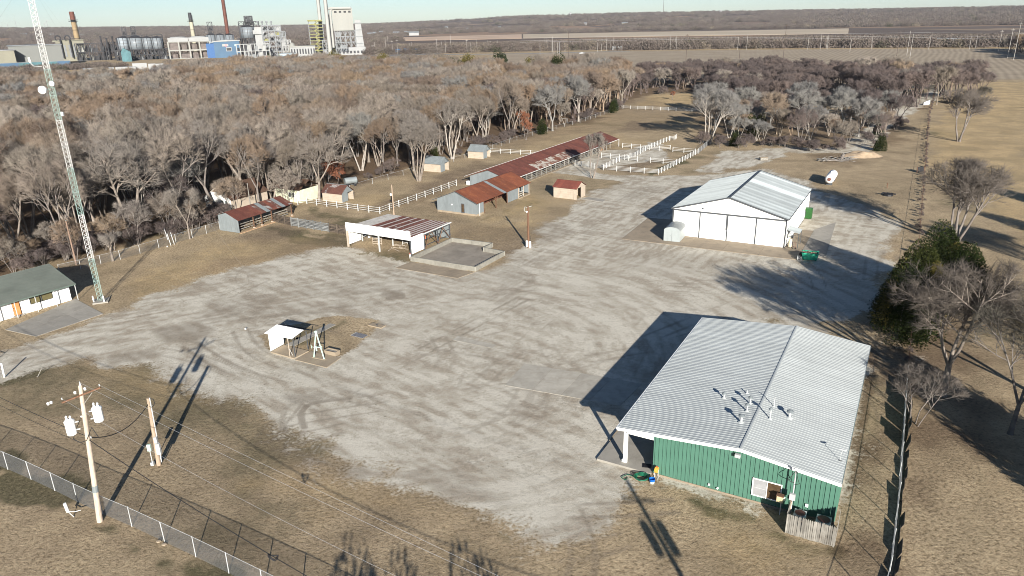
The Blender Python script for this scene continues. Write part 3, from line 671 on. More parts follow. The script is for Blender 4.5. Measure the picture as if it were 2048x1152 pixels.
# roof stacks
def onroof(px, py):
    d = ray(px, py); o = np.array([0, 0, CAM_H]); ca, sa = math.cos(ga), math.sin(ga)
    for sgn in (0, 1):
        for t in np.linspace(30, 110, 1600):
            X = o+d*t; u = (X[0]-gx)*ca+(X[1]-gy)*sa; v = -(X[0]-gx)*sa+(X[1]-gy)*ca
            z = GE+(GR-GE)*(u/GM) if u < GM else GR-(GR-GE)*((u-GM)/(GW-GM))
            if X[2] <= z: return u, v, z
Zr = lambda x, y: (1400+x/6.4, 750+y/6.4)
for (x, y, h, r, lab, hat) in ((305,300,.6,.09,'leftmost capped vent pipe on the white workshop roof', 1), (600,240,.45,.07,'short plain white vent pipe on the workshop roof, furthest up the slope', 0),
        (640,372,.85,.09,'capped vent pipe just left of the workshop ridge, behind the others', 1), (600,468,.85,.09,'capped vent pipe in the middle of the row left of the workshop ridge', 1),
        (525,612,.85,.13,'stout round-capped vent nearest the front fascia, left of the ridge', 2), (945,408,1.3,.05,'tall thin bare pipe right of the workshop ridge', 0),
        (895,565,1.25,.08,'tall capped vent pipe just right of the workshop ridge', 1), (1145,550,.8,.14,'stout round-capped vent right of the workshop ridge', 2)):
    u, v, z = onroof(*Zr(x, y)); ca, sa = math.cos(ga), math.sin(ga)
    h *= .72
    t = thing('roof_vent', lab, 'roof vent', (gx+u*ca-v*sa, gy+u*sa+v*ca, z), ga, 'vents on the workshop roof')
    MB().tube((0,0,-.05), (0,0,h), r*.75, r*.75, 10).build('pipe', M_galvpost, t, smooth=False)
    MB().lathe([(r*2.2, .02), (r*1.9, .06), (r*1.1, .1)], 12).build('flashing', M_roofwhite, t)
    if hat: MB().lathe([(r*(2.1 if hat == 1 else 1.9), h-.02), (r*2.0, h+.06), (r*.6, h+.16)], 12).build('cap', M_galv, t)
u, v, z = onroof(*Zr(1790, 1105))
t = thing('antenna', 'small hooked wire antenna at the right corner of the workshop roof', 'antenna', (gx+u*math.cos(ga)-v*math.sin(ga), gy+u*math.sin(ga)+v*math.cos(ga), z), ga)
MB().path([(0,0,0), (.02,0,.75), (.1,0,.95), (.14,0,1.0)], .02).build('rod', M_galvpost, t)
MB().box(-.1, .1, -.1, .1, 0, .05).build('base', M_trim, t)
MB().tube((-.1,0,.98), (.35,0,1.0), .05).build('cylinder', M_galvpost, t)

def gl(u, v, z=0): return (gx+u*math.cos(ga)-v*math.sin(ga), gy+u*math.sin(ga)+v*math.cos(ga), z)
# picket enclosure and what stands in and round it
pk = thing('picket_fence', 'weathered grey picket enclosure at the front right corner of the green workshop', 'picket fence', gl(13.83, -2.55), ga)
pm = {}
def picket(x, y, rz):
    if rz not in pm:
        m = MB(); m.add([(-.055,-.012,.05),(.055,-.012,.05),(.055,-.012,1.62),(0,-.012,1.74),(-.055,-.012,1.62),(-.055,.012,.05),(.055,.012,.05),(.055,.012,1.62),(0,.012,1.74),(-.055,.012,1.62)],
            [(0,1,2,3,4),(9,8,7,6,5),(0,5,6,1),(1,6,7,2),(2,7,8,3),(3,8,9,4),(4,9,5,0)])
        pm[rz] = mesh_from('picket', m.v, m.f, M_greywood)
    link('picket', pm[rz], pk, (x, y, rnd.uniform(-.03, .03)), (0, rnd.uniform(-.02, .02), rz))
for i in range(26): picket(.06+i*.127, 0, 0)
for i in range(17): picket(3.3, .13+i*.13, D(90))
for i in range(14): picket(0, .2+i*.13, D(90))
for z in (.4, 1.3): MB().box(0, 3.3, .02, .07, z, z+.09).build('rail', M_brownboard, pk)
for (x, y) in ((14.55, -1.0), (16.15, -1.0)):
    o = gl(x, y); a = thing('air_conditioner', ('smaller round-fan condenser unit nearest the meter pole inside the picket enclosure' if x < 15 else 'larger round-fan condenser unit at the right end of the picket enclosure'), 'air conditioner', o, ga, 'condenser units in the picket enclosure')
    s = .42 if x < 15 else .5
    MB().box(-s, s, -s, s, 0, .95).build('casing', M_galvpost, a)
    MB().lathe([(s*.86, .955), (s*.86, .99), (s*.2, 1.02)], 16).build('fan_grille', simple('dark_red_fan', (.09, .03, .028), .5), a)
    MB().lathe([(s*.98, .95), (s*.98, .985), (s*.88, .985), (s*.88, .952)], 16).build('fan_ring', M_galv, a)
mp = thing('meter_pole', 'service pole with weatherhead and grey meter boxes in front of the green wall', 'meter pole', gl(13.72, -1.2), ga)
MB().tube((0,0,0), (.12,.25,1.7), .09).build('pole', M_wood, mp)
MB().tube((.15,.55,.5), (.15,.62,4.2), .05).build('conduit', M_galvpost, mp)
MB().tube((0,.45,0), (.05,.6,1.6), .07).build('brace', M_wood, mp)
MB().box(-.05,.35,.3,.5,1.75,2.25).build('meter_box', M_galvpost, mp)
MB().box(-.55,-.3,.7,.85,1.25,1.55).build('junction_box', M_mint, mp)
MB().path([(.15,.6,4.15),(-.1,.3,3.7),(-.35,.4,3.4),(-.2,.5,3.2),(.15,.55,3.1)], .025).path([(.15,.6,4.2),(.35,.4,3.6),(.5,.45,3.2),(.2,.5,3.0)], .02).build('service_cable', M_wire, mp)
MB().tube((.15,.62,4.15),(.0,.5,4.3), .07).build('weatherhead', M_galvpost, mp)
t = thing('utility_box', 'cream utility box on a post below the brown window pane', 'utility box', gl(13.0, -.55), ga)
MB().box(-.2,.25,-.15,.15,1.15,1.65).build('box_body', simple('cream_paint', (.55,.46,.27), .6), t)
MB().box(-.24,.29,-.19,.19,1.65,1.72).build('lid', M_darkwood, t)
MB().box(.1,.16,-.04,.04,0,1.15).build('post', M_galvpost, t)
# hose, bucket, cone-like stand at the porch corner
t = thing('garden_hose', 'coiled dark green garden hose on the gravel at the porch corner', 'hose', (*G(1283, 958)[:2], .04), 0)
pts = []
for i in range(150):
    a = i*.28; r = .42+.05*math.sin(i*.7)+.0012*i
    pts.append((r*math.cos(a), r*.9*math.sin(a), .03+.0014*i))
for i in range(30):
    s = i/29; pts.append((-.5-1.1*s, .15+.35*math.sin(s*3.1), .04))
for i in range(20):
    s = i/19; pts.append((-1.6+.5*s, .15-.3*math.sin(s*3.1), .03))
MB().path(pts, .028, 5).build('hose_tube', simple('hose_green', (.01, .11, .06), .4), t)
t = thing('bucket', 'blue and white bucket beside the coiled hose', 'bucket', (*G(1304, 966)[:2], 0))
MB().lathe([(.17,0),(.22,.2)], 14).build('lower_band', simple('bucket_white', (.6,.7,.72), .4), t)
MB().lathe([(.223,.2),(.25,.42),(.225,.42),(.2,.24)], 14).build('upper_band', simple('bucket_blue', (.01,.11,.42), .4), t)
t = thing('hose_reel', 'yellow hose reel on a small frame against the green wall corner', 'hose reel', gl(3.5, -.25), ga)
MB().tube((-.12,0,.75),(.12,0,.75), .26, .26, 14).build('drum', simple('reel_yellow', (.62,.33,.05), .5), t)
MB().bar((-.15,0,0),(-.15,0,.8),.04).bar((.15,0,0),(.15,0,.8),.04).bar((-.15,-.2,0.02),(-.15,.2,.02),.04).bar((.15,-.2,.02),(.15,.2,.02),.04).build('frame', M_galvpost, t)
MB().lathe([(.05,1.0),(.09,1.02),(.03,1.1)], 8).build('knob', simple('knob_red', (.5,.1,.03), .5), t)
t = thing('door_mat', 'black mat on the porch slab next to the wall', 'mat', gl(2.35, .75, .175), ga+.3)
MB().box(-.35,.35,-.28,.28,0,.03).build('mat_pad', M_black, t)
MB().box(-.3,.3,-.24,.24,.03,.04).build('mat_ribs', M_black, t)

# ------------------------------------------------------------------ white workshop shed
wx, wy, wa = 27.63, 119.93, D(-29.6)
WW, WD, WE, WR = 18.5, 24.4, 4.7, 7.3
ws = thing('metal_shed', 'large white gabled metal shed with four sliding doors and zinc roof', 'building', (wx, wy, 0), wa)
def wtop(u0, u1):
    def f(t):
        u = u0+(u1-u0)*t; return (WE+(WR-WE)*(1-abs(u-WW/2)/(WW/2)))-.1
    return f
M_wwall = simple('white_shed_wall', (0.8, 0.8, 0.77), 0.5, var=0.04, scale=0.5, dirt=(0.62, 0.58, 0.5), dirt_amt=0.2)
# gable above the doors
MB().add([(.25,.02,WE-.12),(WW-.25,.02,WE-.12),(WW/2,.02,WR-.12),(.25,.12,WE-.12),(WW-.25,.12,WE-.12),(WW/2,.12,WR-.12)], [(0,1,2),(5,4,3),(0,3,4,1),(1,4,5,2),(2,5,3,0)]).build('gable', M_wwall, ws)
for i in range(4):
    u0 = .1+(WW-.2)*i/4; u1 = .1+(WW-.2)*(i+1)/4
    d = MB().box(u0+.1, u1-.1, .0, .08, .06, WE-.38).build('sliding_door', M_wwall, ws)
    for z in (1.6, 3.1): MB().box(u0+.1, u1-.1, -.012, 0, z, z+.02).build('rail', M_wwall, d)
for i in (1, 2, 3):
    u = .1+(WW-.2)*i/4; MB().box(u-.07, u+.07, -.04, .05, .04, WE-.36).build('door_jamb', M_trim, ws)
MB().box(.1+(WW-.2)*2/4-.2, .1+(WW-.2)*2/4-.09, -.06, -.005, 1.9, WE-.4).build('door_shadow_strip', M_trim, ws)
MB().box(.2, WW-.2, -.06, .1, WE-.36, WE-.14).build('door_track', M_trim, ws)
for u in (-.02, WW-.1): MB().box(u, u+.12, -.03, .1, 0, WE-.02).build('corner_trim', M_trim, ws)
wall_panels(ws, 'wall_panel', (WW, .12), (WW, WD), .05, lambda t: WE-.1, 24, M_wwall, 3, .03)
wall_panels(ws, 'wall_panel', (WW, WD), (0, WD), .05, wtop(WW, 0), 18, M_wwall, 3, .03)
wall_panels(ws, 'wall_panel', (0, WD), (0, .12), .05, lambda t: WE-.1, 24, M_wwall, 3, .03)
MB().box(WW+.005, WW+.04, .12, WD, -.05, .14).build('base_trim', M_trim, ws)
roof_panels(ws, 'roof_panel', (-.2, -.1, WE-.03), (-.2, WD+.1, WE-.03), (WW/2, -.1, WR), (WW/2, WD+.1, WR), 26, M_rooflight, 4, .03, .05)
roof_panels(ws, 'roof_panel', (WW+.2, WD+.1, WE-.03), (WW+.2, -.1, WE-.03), (WW/2, WD+.1, WR), (WW/2, -.1, WR), 26, M_roofgrey, 4, .03, .05)
for sgn in (-1, 1):
    e = Vector((WW/2+sgn*(WW/2+.24), 0, WE-.04)); r = Vector((WW/2, 0, WR+.02))
    for v in (-.16, WD+.06): MB().bar((e.x, v, e.z), (r.x, v, r.z+.03), .1, .2).build('verge_trim', M_trim, ws)
    MB().box(e.x-.05, e.x+.05, -.1, WD+.1, WE-.16, WE-.02).build('gutter', M_trim, ws)
MB().box(WW/2-.16, WW/2+.16, -.12, WD+.12, WR+.05, WR+.1).build('ridge_cap', M_trim, ws)
MB().box(4.9, 5.2, -.1, .02, 5.05, 5.25).build('wall_light', M_trim, ws)
def wl(u, v, z=0): return (wx+u*math.cos(wa)-v*math.sin(wa), wy+u*math.sin(wa)+v*math.cos(wa), z)
t = thing('lean_to_canopy', 'small zinc lean-to canopy on thin posts at the right side of the white shed', 'canopy', wl(WW+.1, .6), wa)
roof_panels(t, 'roof_panel', (1.9, 2.6, 2.5), (1.9, -.3, 2.5), (0, 2.6, 2.9), (0, -.3, 2.9), 3, M_rooflight, 4, .03, .05)
for (u, v) in ((1.8, -.2), (1.8, 2.5), (1.0, -.2)): MB().box(u-.04, u+.04, v-.04, v+.04, 0, 2.5).build('post', M_trim, t)
MB().bar((0,-.2,.1),(.5,-.2,1.4),.05).bar((0,-.2,1.6),(1.8,-.2,2.4),.05).build('brace', M_trim, t)
t = thing('water_tank', 'upright cream tank with white dome under the small side canopy', 'tank', wl(WW+.75, .55), wa)
MB().lathe([(.3,.15),(.33,.25),(.33,1.35),(.25,1.5)], 14).build('tank_body', simple('cream_tank', (.62,.55,.38), .5), t, smooth=False)
MB().tube((-.3,.35,1.75),(-.1,.8,2.1), .3, .28, 12).build('dome', M_white, t)
MB().box(.02,.25,.3,.6,1.5,1.95).build('bracket', M_black, t)
for i in range(3): MB().bar((-.25+.25*i,-.25,0),(-.25+.25*i,-.25,.2),.05).build('leg', M_trim, t)
t = thing('hand_trolley', 'dark frame hand trolley leaning beside the cream tank', 'trolley', wl(WW+1.5, .1), wa)
MB().bar((-.2,0,.1),(-.35,.1,1.1),.04).bar((.15,0,.1),(.0,.1,1.1),.04).bar((-.35,.1,1.1),(0,.1,1.1),.04).bar((-.2,0,.35),(.15,0,.35),.04).build('frame', simple('red_brown_frame', (.15,.05,.04), .6), t)
for s in (-.25, .2): MB().tube((s,-.03,.14),(s+.05,-.03,.14), .14, .14, 12).build('wheel', M_black, t)
# skip at the corner
sk = thing('waste_skip', 'open teal green rubbish skip by the right corner of the white shed', 'skip', tuple(G(1619, 521)), D(-22))
m = MB()
def hop(x0, x1, y0, y1, f, z0, z1, th=.05):
    B_ = [(x0,y0,z0),(x1,y0,z0),(x1,y1,z0),(x0,y1,z0)]; T_ = [(x0-f,y0-f,z1),(x1+f,y0-f,z1),(x1+f,y1+f*.4,z1),(x0-f,y1+f*.4,z1)]
    for i in range(4):
        j = (i+1) % 4; nn = (Vector(B_[j])-Vector(B_[i])).cross(Vector(T_[i])-Vector(B_[i]))
        m.slab3([B_[i], B_[j], T_[j], T_[i]], nn, -th)
    m.slab3(B_, (0,0,1), .05)
hop(-1.0, 1.0, -.1, 1.1, .18, .12, 1.15)
m.build('skip_body', M_teal, sk)
MB().box(-1.22,1.22,-.33,-.25,1.1,1.2).box(-1.22,1.22,1.2,1.28,1.1,1.2).build('rim', M_teal, sk)
for (x, y) in ((-.8,0),(.8,0),(-.8,1),(.8,1)): MB().tube((x,y-.04,.08),(x,y+.04,.08), .08).build('wheel', M_black, sk)
for i in range(14):
    x, y = rnd.uniform(-.9,.9), rnd.uniform(0,1.0); s = rnd.uniform(.12,.3)
    t = thing('rubbish_board', 'scrap of tan cardboard and timber lying in the teal skip', 'rubbish', (0,0,0), 0, 'rubbish heaped in the teal skip')
    t.location = sk.matrix_basis @ Vector((x, y, rnd.uniform(.85,1.12))); t.rotation_euler = (rnd.uniform(-.4,.4), rnd.uniform(-.4,.4), rnd.uniform(0,3))
    MB().box(-s*1.4,s*1.4,-s,s,-.05,.05).build('board', M_rubble if i % 3 else M_conc2, t)
MB().box(-.95,.95,-.05,1.1,.2,.85).build('load', M_rubble, sk)
t = thing('rubbish_bin', 'small black bin with a pale crate beside the teal skip', 'bin', tuple(G(1601, 518)), D(-22))
MB().lathe([(.22,0),(.28,.9),(.3,.92),(.3,.98)], 12).build('bin_body', M_black, t)
MB().lathe([(.31,.98),(.2,1.06)], 12).build('lid', M_black, t)
t = thing('metal_crate', 'pale open wire crate left of the black bin', 'crate', tuple(G(1598.5, 520)), D(-22))
for (x0,y0,x1,y1) in ((-.3,-.25,.3,-.25),(-.3,.25,.3,.25),(-.3,-.25,-.3,.25),(.3,-.25,.3,.25)):
    for z in (.05,.3,.55): MB().bar((x0,y0,z),(x1,y1,z),.04).build('slat', M_galvpost, t)
for (x, y) in ((-.3,-.25),(.3,-.25),(-.3,.25),(.3,.25)): MB().box(x-.03,x+.03,y-.03,y+.03,0,.6).build('post', M_galvpost, t)
t = thing('storage_bin', 'tall mid green bin against the far end of the white shed side wall', 'bin', tuple(G(1616, 437)), wa)
MB().box(-.6,.6,-.5,.5,.1,1.9).build('bin_body', simple('leaf_green_paint', (.02,.085,.02), .5), t)
MB().box(-.63,.63,-.53,.53,1.9,1.98).build('lid', simple('leaf_green_paint2', (.03,.11,.03), .5), t)
MB().box(-.6,-.45,-.53,-.5,.5,1.5).build('handle', M_trim, t)
# arched store beside it
t = thing('arched_shed', 'small pale galvanised shed with arched roof at the left corner of the white shed', 'shed', (25.48, 116.2, 0), D(-26.1))
w_, d_2, e_, r_2 = 2.69, 3.9, 1.9, 2.5
arc = [(w_/2-(w_/2)*math.cos(math.pi*i/10), e_+(r_2-e_)*math.sin(math.pi*i/10)) for i in range(11)]
for v, nrm in ((0, 1), (d_2-.04, 1)):
    P = [(0,v,0.08),(w_,v,0.08)] + [(x,v,z) for x, z in reversed(arc)]
    MB().slab3(P, (0,1,0), .04).build('end_wall', simple('pale_galv', (.33,.36,.355), .5, .1, var=.06), t)
for u in (0, w_-.04): MB().box(u,u+.04,.04,d_2-.04,.08,e_).build('side_wall', MATS['pale_galv'], t)
ns = 5
for k in range(ns):
    m = MB(); v0 = -.04+(d_2+.08)*k/ns+.008; v1 = -.04+(d_2+.08)*(k+1)/ns-.008
    for i in range(10):
        (xa, za), (xb, zb) = arc[i], arc[i+1]
        m.slab3([(xa,v0,za+.02),(xb,v0,zb+.02),(xb,v1,zb+.02),(xa,v1,za+.02)], (xa+xb-w_, 0, 2), .03)
    m.build('roof_panel', simple('galv_arch_roof', (.22,.235,.235), .5, .15, var=.1, rvar=.1), t)
dr = MB().box(.7,2.0,-.04,-.004,.1,1.95).build('door', MATS['pale_galv'], t)
MB().box(1.33,1.36,-.05,-.04,.1,1.95).build('seam', M_trim, dr)
MB().box(1.05,1.15,-.07,-.04,1.0,1.06).build('handle', M_trim, dr)
for u in (.2, 2.4): MB().box(u-.08,u+.08,0,d_2,0,.08).build('skid', M_darkwood, t)

# ------------------------------------------------------------------ barns
def gable_sides(t, w, d, e, r, mat, n=9, sides='FRBL', z0=.35, m_=.5):
    def top(u0, u1):
        def f(s):
            u = u0+(u1-u0)*s; return (e+(r-e)*(u/(w*m_)) if u < w*m_ else e+(r-e)*((w-u)/(w*(1-m_))))-.06
        return f
    for sd in sides:
        if sd == 'F': wall_panels(t, 'wall_panel', (0,0), (w*m_,0), z0, top(0,w*m_), max(1,n//2), mat, 4, .02); wall_panels(t, 'wall_panel', (w*m_,0), (w,0), z0, top(w*m_,w), max(1,n//2), mat, 4, .02)
        if sd == 'B': wall_panels(t, 'wall_panel', (w,d), (w*m_,d), z0, top(w,w*m_), max(1,n//2), mat, 4, .02); wall_panels(t, 'wall_panel', (w*m_,d), (0,d), z0, top(w*m_,0), max(1,n//2), mat, 4, .02)
        if sd == 'R': wall_panels(t, 'wall_panel', (w,0), (w,d), z0, lambda s: e-.06, max(1,int(d)), mat, 4, .02)
        if sd == 'L': wall_panels(t, 'wall_panel', (0,d), (0,0), z0, lambda s: e-.06, max(1,int(d)), mat, 4, .02)
bn = thing('tin_barn', 'near grey tin barn with red rusted roof and narrow door in its gable', 'barn', (-14.39, 140.04, 0), D(-30.6))
bw, bd, be, brd = 9.2, 20.9, 2.6, 4.45
gable_sides(bn, bw, bd, be, brd, M_galv, 8, 'F')
wall_panels(bn, 'wall_panel', (0,bd), (0,0), .35, lambda s: be-.2, 20, M_galv, 4, .02)
wall_panels(bn, 'wall_panel', (bw,.02), (bw,2.6), .35, lambda s: be-.2, 3, M_galv, 4, .02)
wall_panels(bn, 'wall_panel', (bw,11.6), (bw,16.0), .1, lambda s: be-.2, 4, M_galv, 4, .02)
wall_panels(bn, 'wall_panel', (bw-4,bd-.05), (bw-4,2.6), .1, lambda s: be+.3, 18, M_rustdark, 4, .02)
gable_sides(bn, bw, bd, be, brd, M_galv, 8, 'B')
MB().box(0,bw,-.03,.12,0,.36).box(-.02,.1,.12,bd,0,.36).box(bw-.1,bw+.03,.1,2.6,0,.36).build('footing', M_conc2, bn)
roof_panels(bn, 'roof_panel', (-.9,-.3,be-.3), (-.9,bd+.2,be-.3), (bw/2,-.3,brd), (bw/2,bd+.2,brd), 21, M_rust, 4, .025, .05)
roof_panels(bn, 'roof_panel', (bw+.35,bd+.2,be-.12), (bw+.35,-.3,be-.12), (bw/2,bd+.2,brd), (bw/2,-.3,brd), 21, lambda i: M_galv if i == 10 else M_rust, 4, .025, .05)
MB().box(bw/2-.12,bw/2+.12,-.3,bd+.2,brd+.03,brd+.08).build('ridge_cap', M_rust, bn)
for (a, b) in (((-.92,-.33,be-.3),(bw/2,-.33,brd+.02)),((bw+.37,-.33,be-.12),(bw/2,-.33,brd+.02))): MB().bar(a, b, .05, .12).build('verge_trim', M_trim, bn)
dd = MB().box(5.7,6.5,-.06,-.03,.35,2.2).build('door', M_trim, bn)
MB().box(5.85,6.35,-.07,-.06,.5,2.05).build('screen', M_brownglass, dd)
MB().tube((3.6,-.08,1.75),(3.6,-.02,1.75),.14,.14,10).build('vent_cover', M_white, bn)
MB().box(bw+.3,bw+.38,.6,.68,0,be-.2).build('downpipe', M_white, bn)
for v in (2.7, 7.2, 11.6): MB().box(bw-.07,bw+.07,v-.07,v+.07,0,be-.1).build('post', M_darkwood, bn)
for v, s in ((7.2,1.0),(7.2,-1.0)): MB().bar((bw,v,1.4),(bw,v+s,be-.15),.08).build('brace', M_darkwood, bn)
MB().box(bw-.1,bw+.3,16.2,bd,0,.2).build('footing', M_conc2, bn)
for v in (16.3, 18.4, bd-.1): MB().box(bw-.06,bw+.06,v-.06,v+.06,0,be-.1).build('post', M_block, bn)
for k in range(4):
    for z in (.3, .8, 1.3): pass
for z in (.4,.85,1.3): MB().box(bw-.03,bw+.03,16.3,18.4,z,z+.1).build('gate_rail', M_whitefence, bn)

lb = thing('stable_barn', 'long low stable barn with dark red rusted roof and white patches', 'barn', (-9.0, 163.6, 0), D(-30.2))
lw, ld, le, lr = 9.8, 63.5, 2.35, 3.95
wall_panels(lb, 'wall_panel', (0,0), (lw/2,0), .1, lambda s: le-.1+(lr-le)*s-.05, 5, M_galv, 4, .02)
wall_panels(lb, 'wall_panel', (lw/2,0), (lw,0), .1, lambda s: le-.1+(lr-le)*(1-s)-.05, 5, M_galv, 4, .02)
wall_panels(lb, 'wall_panel', (0,ld), (0,0), .1, lambda s: le-.25, 60, M_greywood, 2, .02)
wall_panels(lb, 'wall_panel', (lw/2,ld-1), (lw/2,2), .1, lambda s: le+.6, 30, M_brownboard, 2, .02)
wall_panels(lb, 'wall_panel', (lw,ld-8), (0,ld-8), .1, lambda s: le-.1, 8, M_brownboard, 2, .02)
roof_panels(lb, 'roof_panel', (-1.2,-.3,le-.35), (-1.2,ld,le-.35), (lw/2,-.3,lr), (lw/2,ld,lr), 60, M_rustdark, 3, .025, .05)
pr = random.Random(5)
patch = {i for i in range(60) if 20 <= (59-i)*1.06 <= 43 and pr.random() < .8 or i in (56,)}
def lmat(i):
    v = 59-i
    if 13 <= v <= 31: return M_rustpatch
    return M_rustdark
def half_roof():
    "right slope: upper half dark rust, lower half patchy, as two rows of sheets"
    mid = ((lw+.9+lw/2)/2, (le-.25+lr)/2)
    roof_panels(lb, 'roof_panel', (mid[0],ld,mid[1]), (mid[0],-.3,mid[1]), (lw/2,ld,lr), (lw/2,-.3,lr), 60, M_rustdark, 3, .025, .05)
    roof_panels(lb, 'roof_panel', (lw+.9,ld,le-.25), (lw+.9,-.3,le-.25), (mid[0]+.02,ld,mid[1]-.012), (mid[0]+.02,-.3,mid[1]-.012), 60, lmat, 3, .025, .05)
half_roof()
MB().box(lw/2-.12,lw/2+.12,-.3,ld,lr+.03,lr+.07).build('ridge_cap', M_rustdark, lb)
for u in (lw+.92, -1.22): MB().box(u-.03,u+.03,-.3,ld,le-.36,le-.22).build('eave_board', M_whitefence, lb)
pmesh = mesh_from('stall_post', *(lambda m: (m.v, m.f))(MB().box(-.08,.08,-.08,.08,0,le-.15)), M_greywood)
rmesh = mesh_from('stall_rail', *(lambda m: (m.v, m.f))(MB().box(-.025,.025,.08,2.42,-.06,.06)), M_silverboard)
smesh = mesh_from('stall_partition', *(lambda m: (m.v, m.f))(MB().box(-4.2,-.1,-.03,.03,.1,1.9)), M_brownboard)
for k in range(22):
    v = 6.5+k*2.5
    link('stall_post', pmesh, lb, (lw, v, 0))
    if k % 2 == 0: link('stall_partition', smesh, lb, (lw, v, 0))
    if k < 21 and v < 52:
        for z in (.35,.75,1.15,1.55): link('stall_rail', rmesh, lb, (lw+rnd.uniform(-.04,.04), v, z))
MB().box(lw+.86,lw+.98,ld-.16,ld-.04,0,le-.25).build('corner_post', M_whitefence, lb)
MB().box(lw-.2,lw+.6,.2,ld*.62,-.05,.08).build('stall_kerb', M_conc2, lb)
MB().box(lw-3.5,lw-.5,ld-9.5,ld-8.2,0,1.0).build('feed_bunk', simple('orange_plywood', (.5,.25,.09), .8, var=.2), lb)
MB().box(-1.2,-.2,.2,2.5,0,.9).build('hay_rack', M_whitefence, lb)

# ------------------------------------------------------------------ open fronted white shed with concrete pen
os_ = thing('open_shed', 'open-fronted shed with tall white fascia and rust striped flat roof', 'shed', (-27.46, 117.18, 0), D(-30.3))
ow, od, oe, oh = 13.49, 11.0, 2.85, 4.3
ft, fb = 4.25, 2.75
for i in range(10):
    MB().box(ow*i/10+.01, ow*(i+1)/10-.01, -.1, -.04, fb+(0.0), ft).build('fascia_panel', M_wwall, os_)
rt = 3.75
roof_panels(os_, 'roof_panel', (ow+.15,-.02,rt-.35), (-.1,-.02,rt-.35), (ow+.15,od,oe+.15), (-.1,od,oe+.15), 33, lambda i: M_paleroof if i >= 25 else (M_rustdark, M_paleroof, M_rustdark, M_rustgrey)[i % 4] if i > 9 else (M_rustdark, M_paleroof)[i % 2], 2, .025, .04)
for i in range(12):
    MB().box(ow-11.2*i/12-.3, ow-11.2*i/12-.1, .0, od, 3.0, 3.05) if 0 else None
MB().box(ow+.16,ow+.24,-.02,od,3.0,3.2).build('eave_board', M_whitefence, os_)
MB().box(0,.26,-.1,.16,0,fb).build('post', M_block, os_)
MB().box(6.7,6.9,0,.2,0,rt-.4).build('post', M_galvpost, os_)
MB().box(ow-.3,ow-.1,0,.2,0,rt-.4).build('post', M_trim, os_)
for v in (3.6, 7.3, od-.15):
    for u in (.05, 6.7, ow-.2): MB().box(u,u+.15,v-.08,v+.08,0,2.95).build('post', M_trim if u > 10 else M_galvpost, os_)
wall_panels(os_, 'side_panel', (ow,.05), (ow,3.3), .5, lambda s: 3.25, 4, M_wwall, 3, .02)
wall_panels(os_, 'side_panel', (-.02,3.4), (-.02,.2), .3, lambda s: 3.0, 3, M_wwall, 3, .02)
wall_panels(os_, 'back_panel', (0.1,od-.1), (ow-.1,od-.1), .3, lambda s: 2.9, 13, M_galv, 3, .02)
wall_panels(os_, 'side_panel', (-.02,od-.2), (-.02,5.2), .1, lambda s: 2.4, 5, M_wwall, 3, .02)
for z in (.7, 1.5, 2.2): MB().box(.08,.16,.1,5.2,z,z+.09).build('side_rail', M_galvpost, os_)
for z in (.9, 1.9, 2.7): MB().box(ow-.12,ow-.04,3.4,od,z,z+.1).build('side_rail', M_trim, os_)
for (v0, v1) in ((3.6, 5.2), (7.3, 5.6), (7.3, 8.9), (10.8, 8.8)): MB().bar((ow-.05, v0, .3), (ow-.05, v1, 2.8), .09).build('brace', M_darkwood, os_)
for i, (u, v, r_) in enumerate(((3.9,3.0,.3),(8.2,5.6,.9),(9.3,5.8,-.4),(2.2,5.0,.1))):
    g_ = thing('hurdle_gate', ['low tan hurdle gate leaning at the left inside the open shed','white bar gate standing near the middle of the open shed','tilted white bar gate at the right inside the open shed','grey hurdle gate against the back left of the open shed'][i], 'gate', tuple(os_.matrix_basis @ Vector((u,v,0))), D(-30)+r_, 'hurdle gates kept in the open shed')
    mt_ = [M_block, M_whitefence, M_whitefence, M_silverboard][i]
    for z in (.2,.5,.8,1.1): MB().box(-.8,.8,-.02,.02,z,z+.07).build('bar', mt_, g_)
    for x in (-.8,0,.8): MB().box(x-.03,x+.03,-.03,.03,0,1.25).build('upright', mt_, g_)
for i in range(9):
    o = link('timber_offcut', None, None, tuple(os_.matrix_basis @ Vector((rnd.uniform(7.2,9.6), rnd.uniform(1.2,4.2), .06+.03*i))), (0,0,rnd.uniform(0,3.1)))
    tag(o, 'loose pale timber length lying on the ground inside the open shed', 'timber', 'loose timbers in the open shed')
    MB().box(-1.1,1.1,-.05,.05,-.03,.03).build('plank', M_block, o); MB().box(-1.1,-.9,-.06,.06,.03,.05).build('batten', M_greywood, o)
t = thing('life_ring', 'round orange and white ring hung at the right side of the open shed', 'ring', tuple(os_.matrix_basis @ Vector((ow-.3,3.9,2.2))), D(-30))
m = MB()
for i in range(12):
    a, b = 2*math.pi*i/12, 2*math.pi*(i+1)/12
    m.tube((0,.35*math.cos(a),.35*math.sin(a)),(0,.35*math.cos(b),.35*math.sin(b)),.08,.08,6)
m.build('ring_tube', simple('ring_orange', (.5,.12,.06), .6), t); MB().tube((-.03,0,.25),(-.03,0,.5),.03).build('hook', M_trim, t)
t = thing('bollard', 'small white and red bollard at the right front corner of the open shed', 'bollard', tuple(G(820.5, 516.5)), 0)
MB().tube((0,0,0),(0,0,.65),.11,.11,12).build('post', M_white, t); MB().tube((0,0,.65),(0,0,.85),.112,.09,12).build('cap', simple('faded_red', (.4,.12,.1), .6), t)
pen = thing('concrete_pen', 'low walled concrete pen with a stepped far right corner', 'pen', tuple(G(823,522)))
pts = [np.array(G(*p)) for p in ((823,523),(951,543.5),(1009,512),(968,504),(985,495),(904,484.5))]
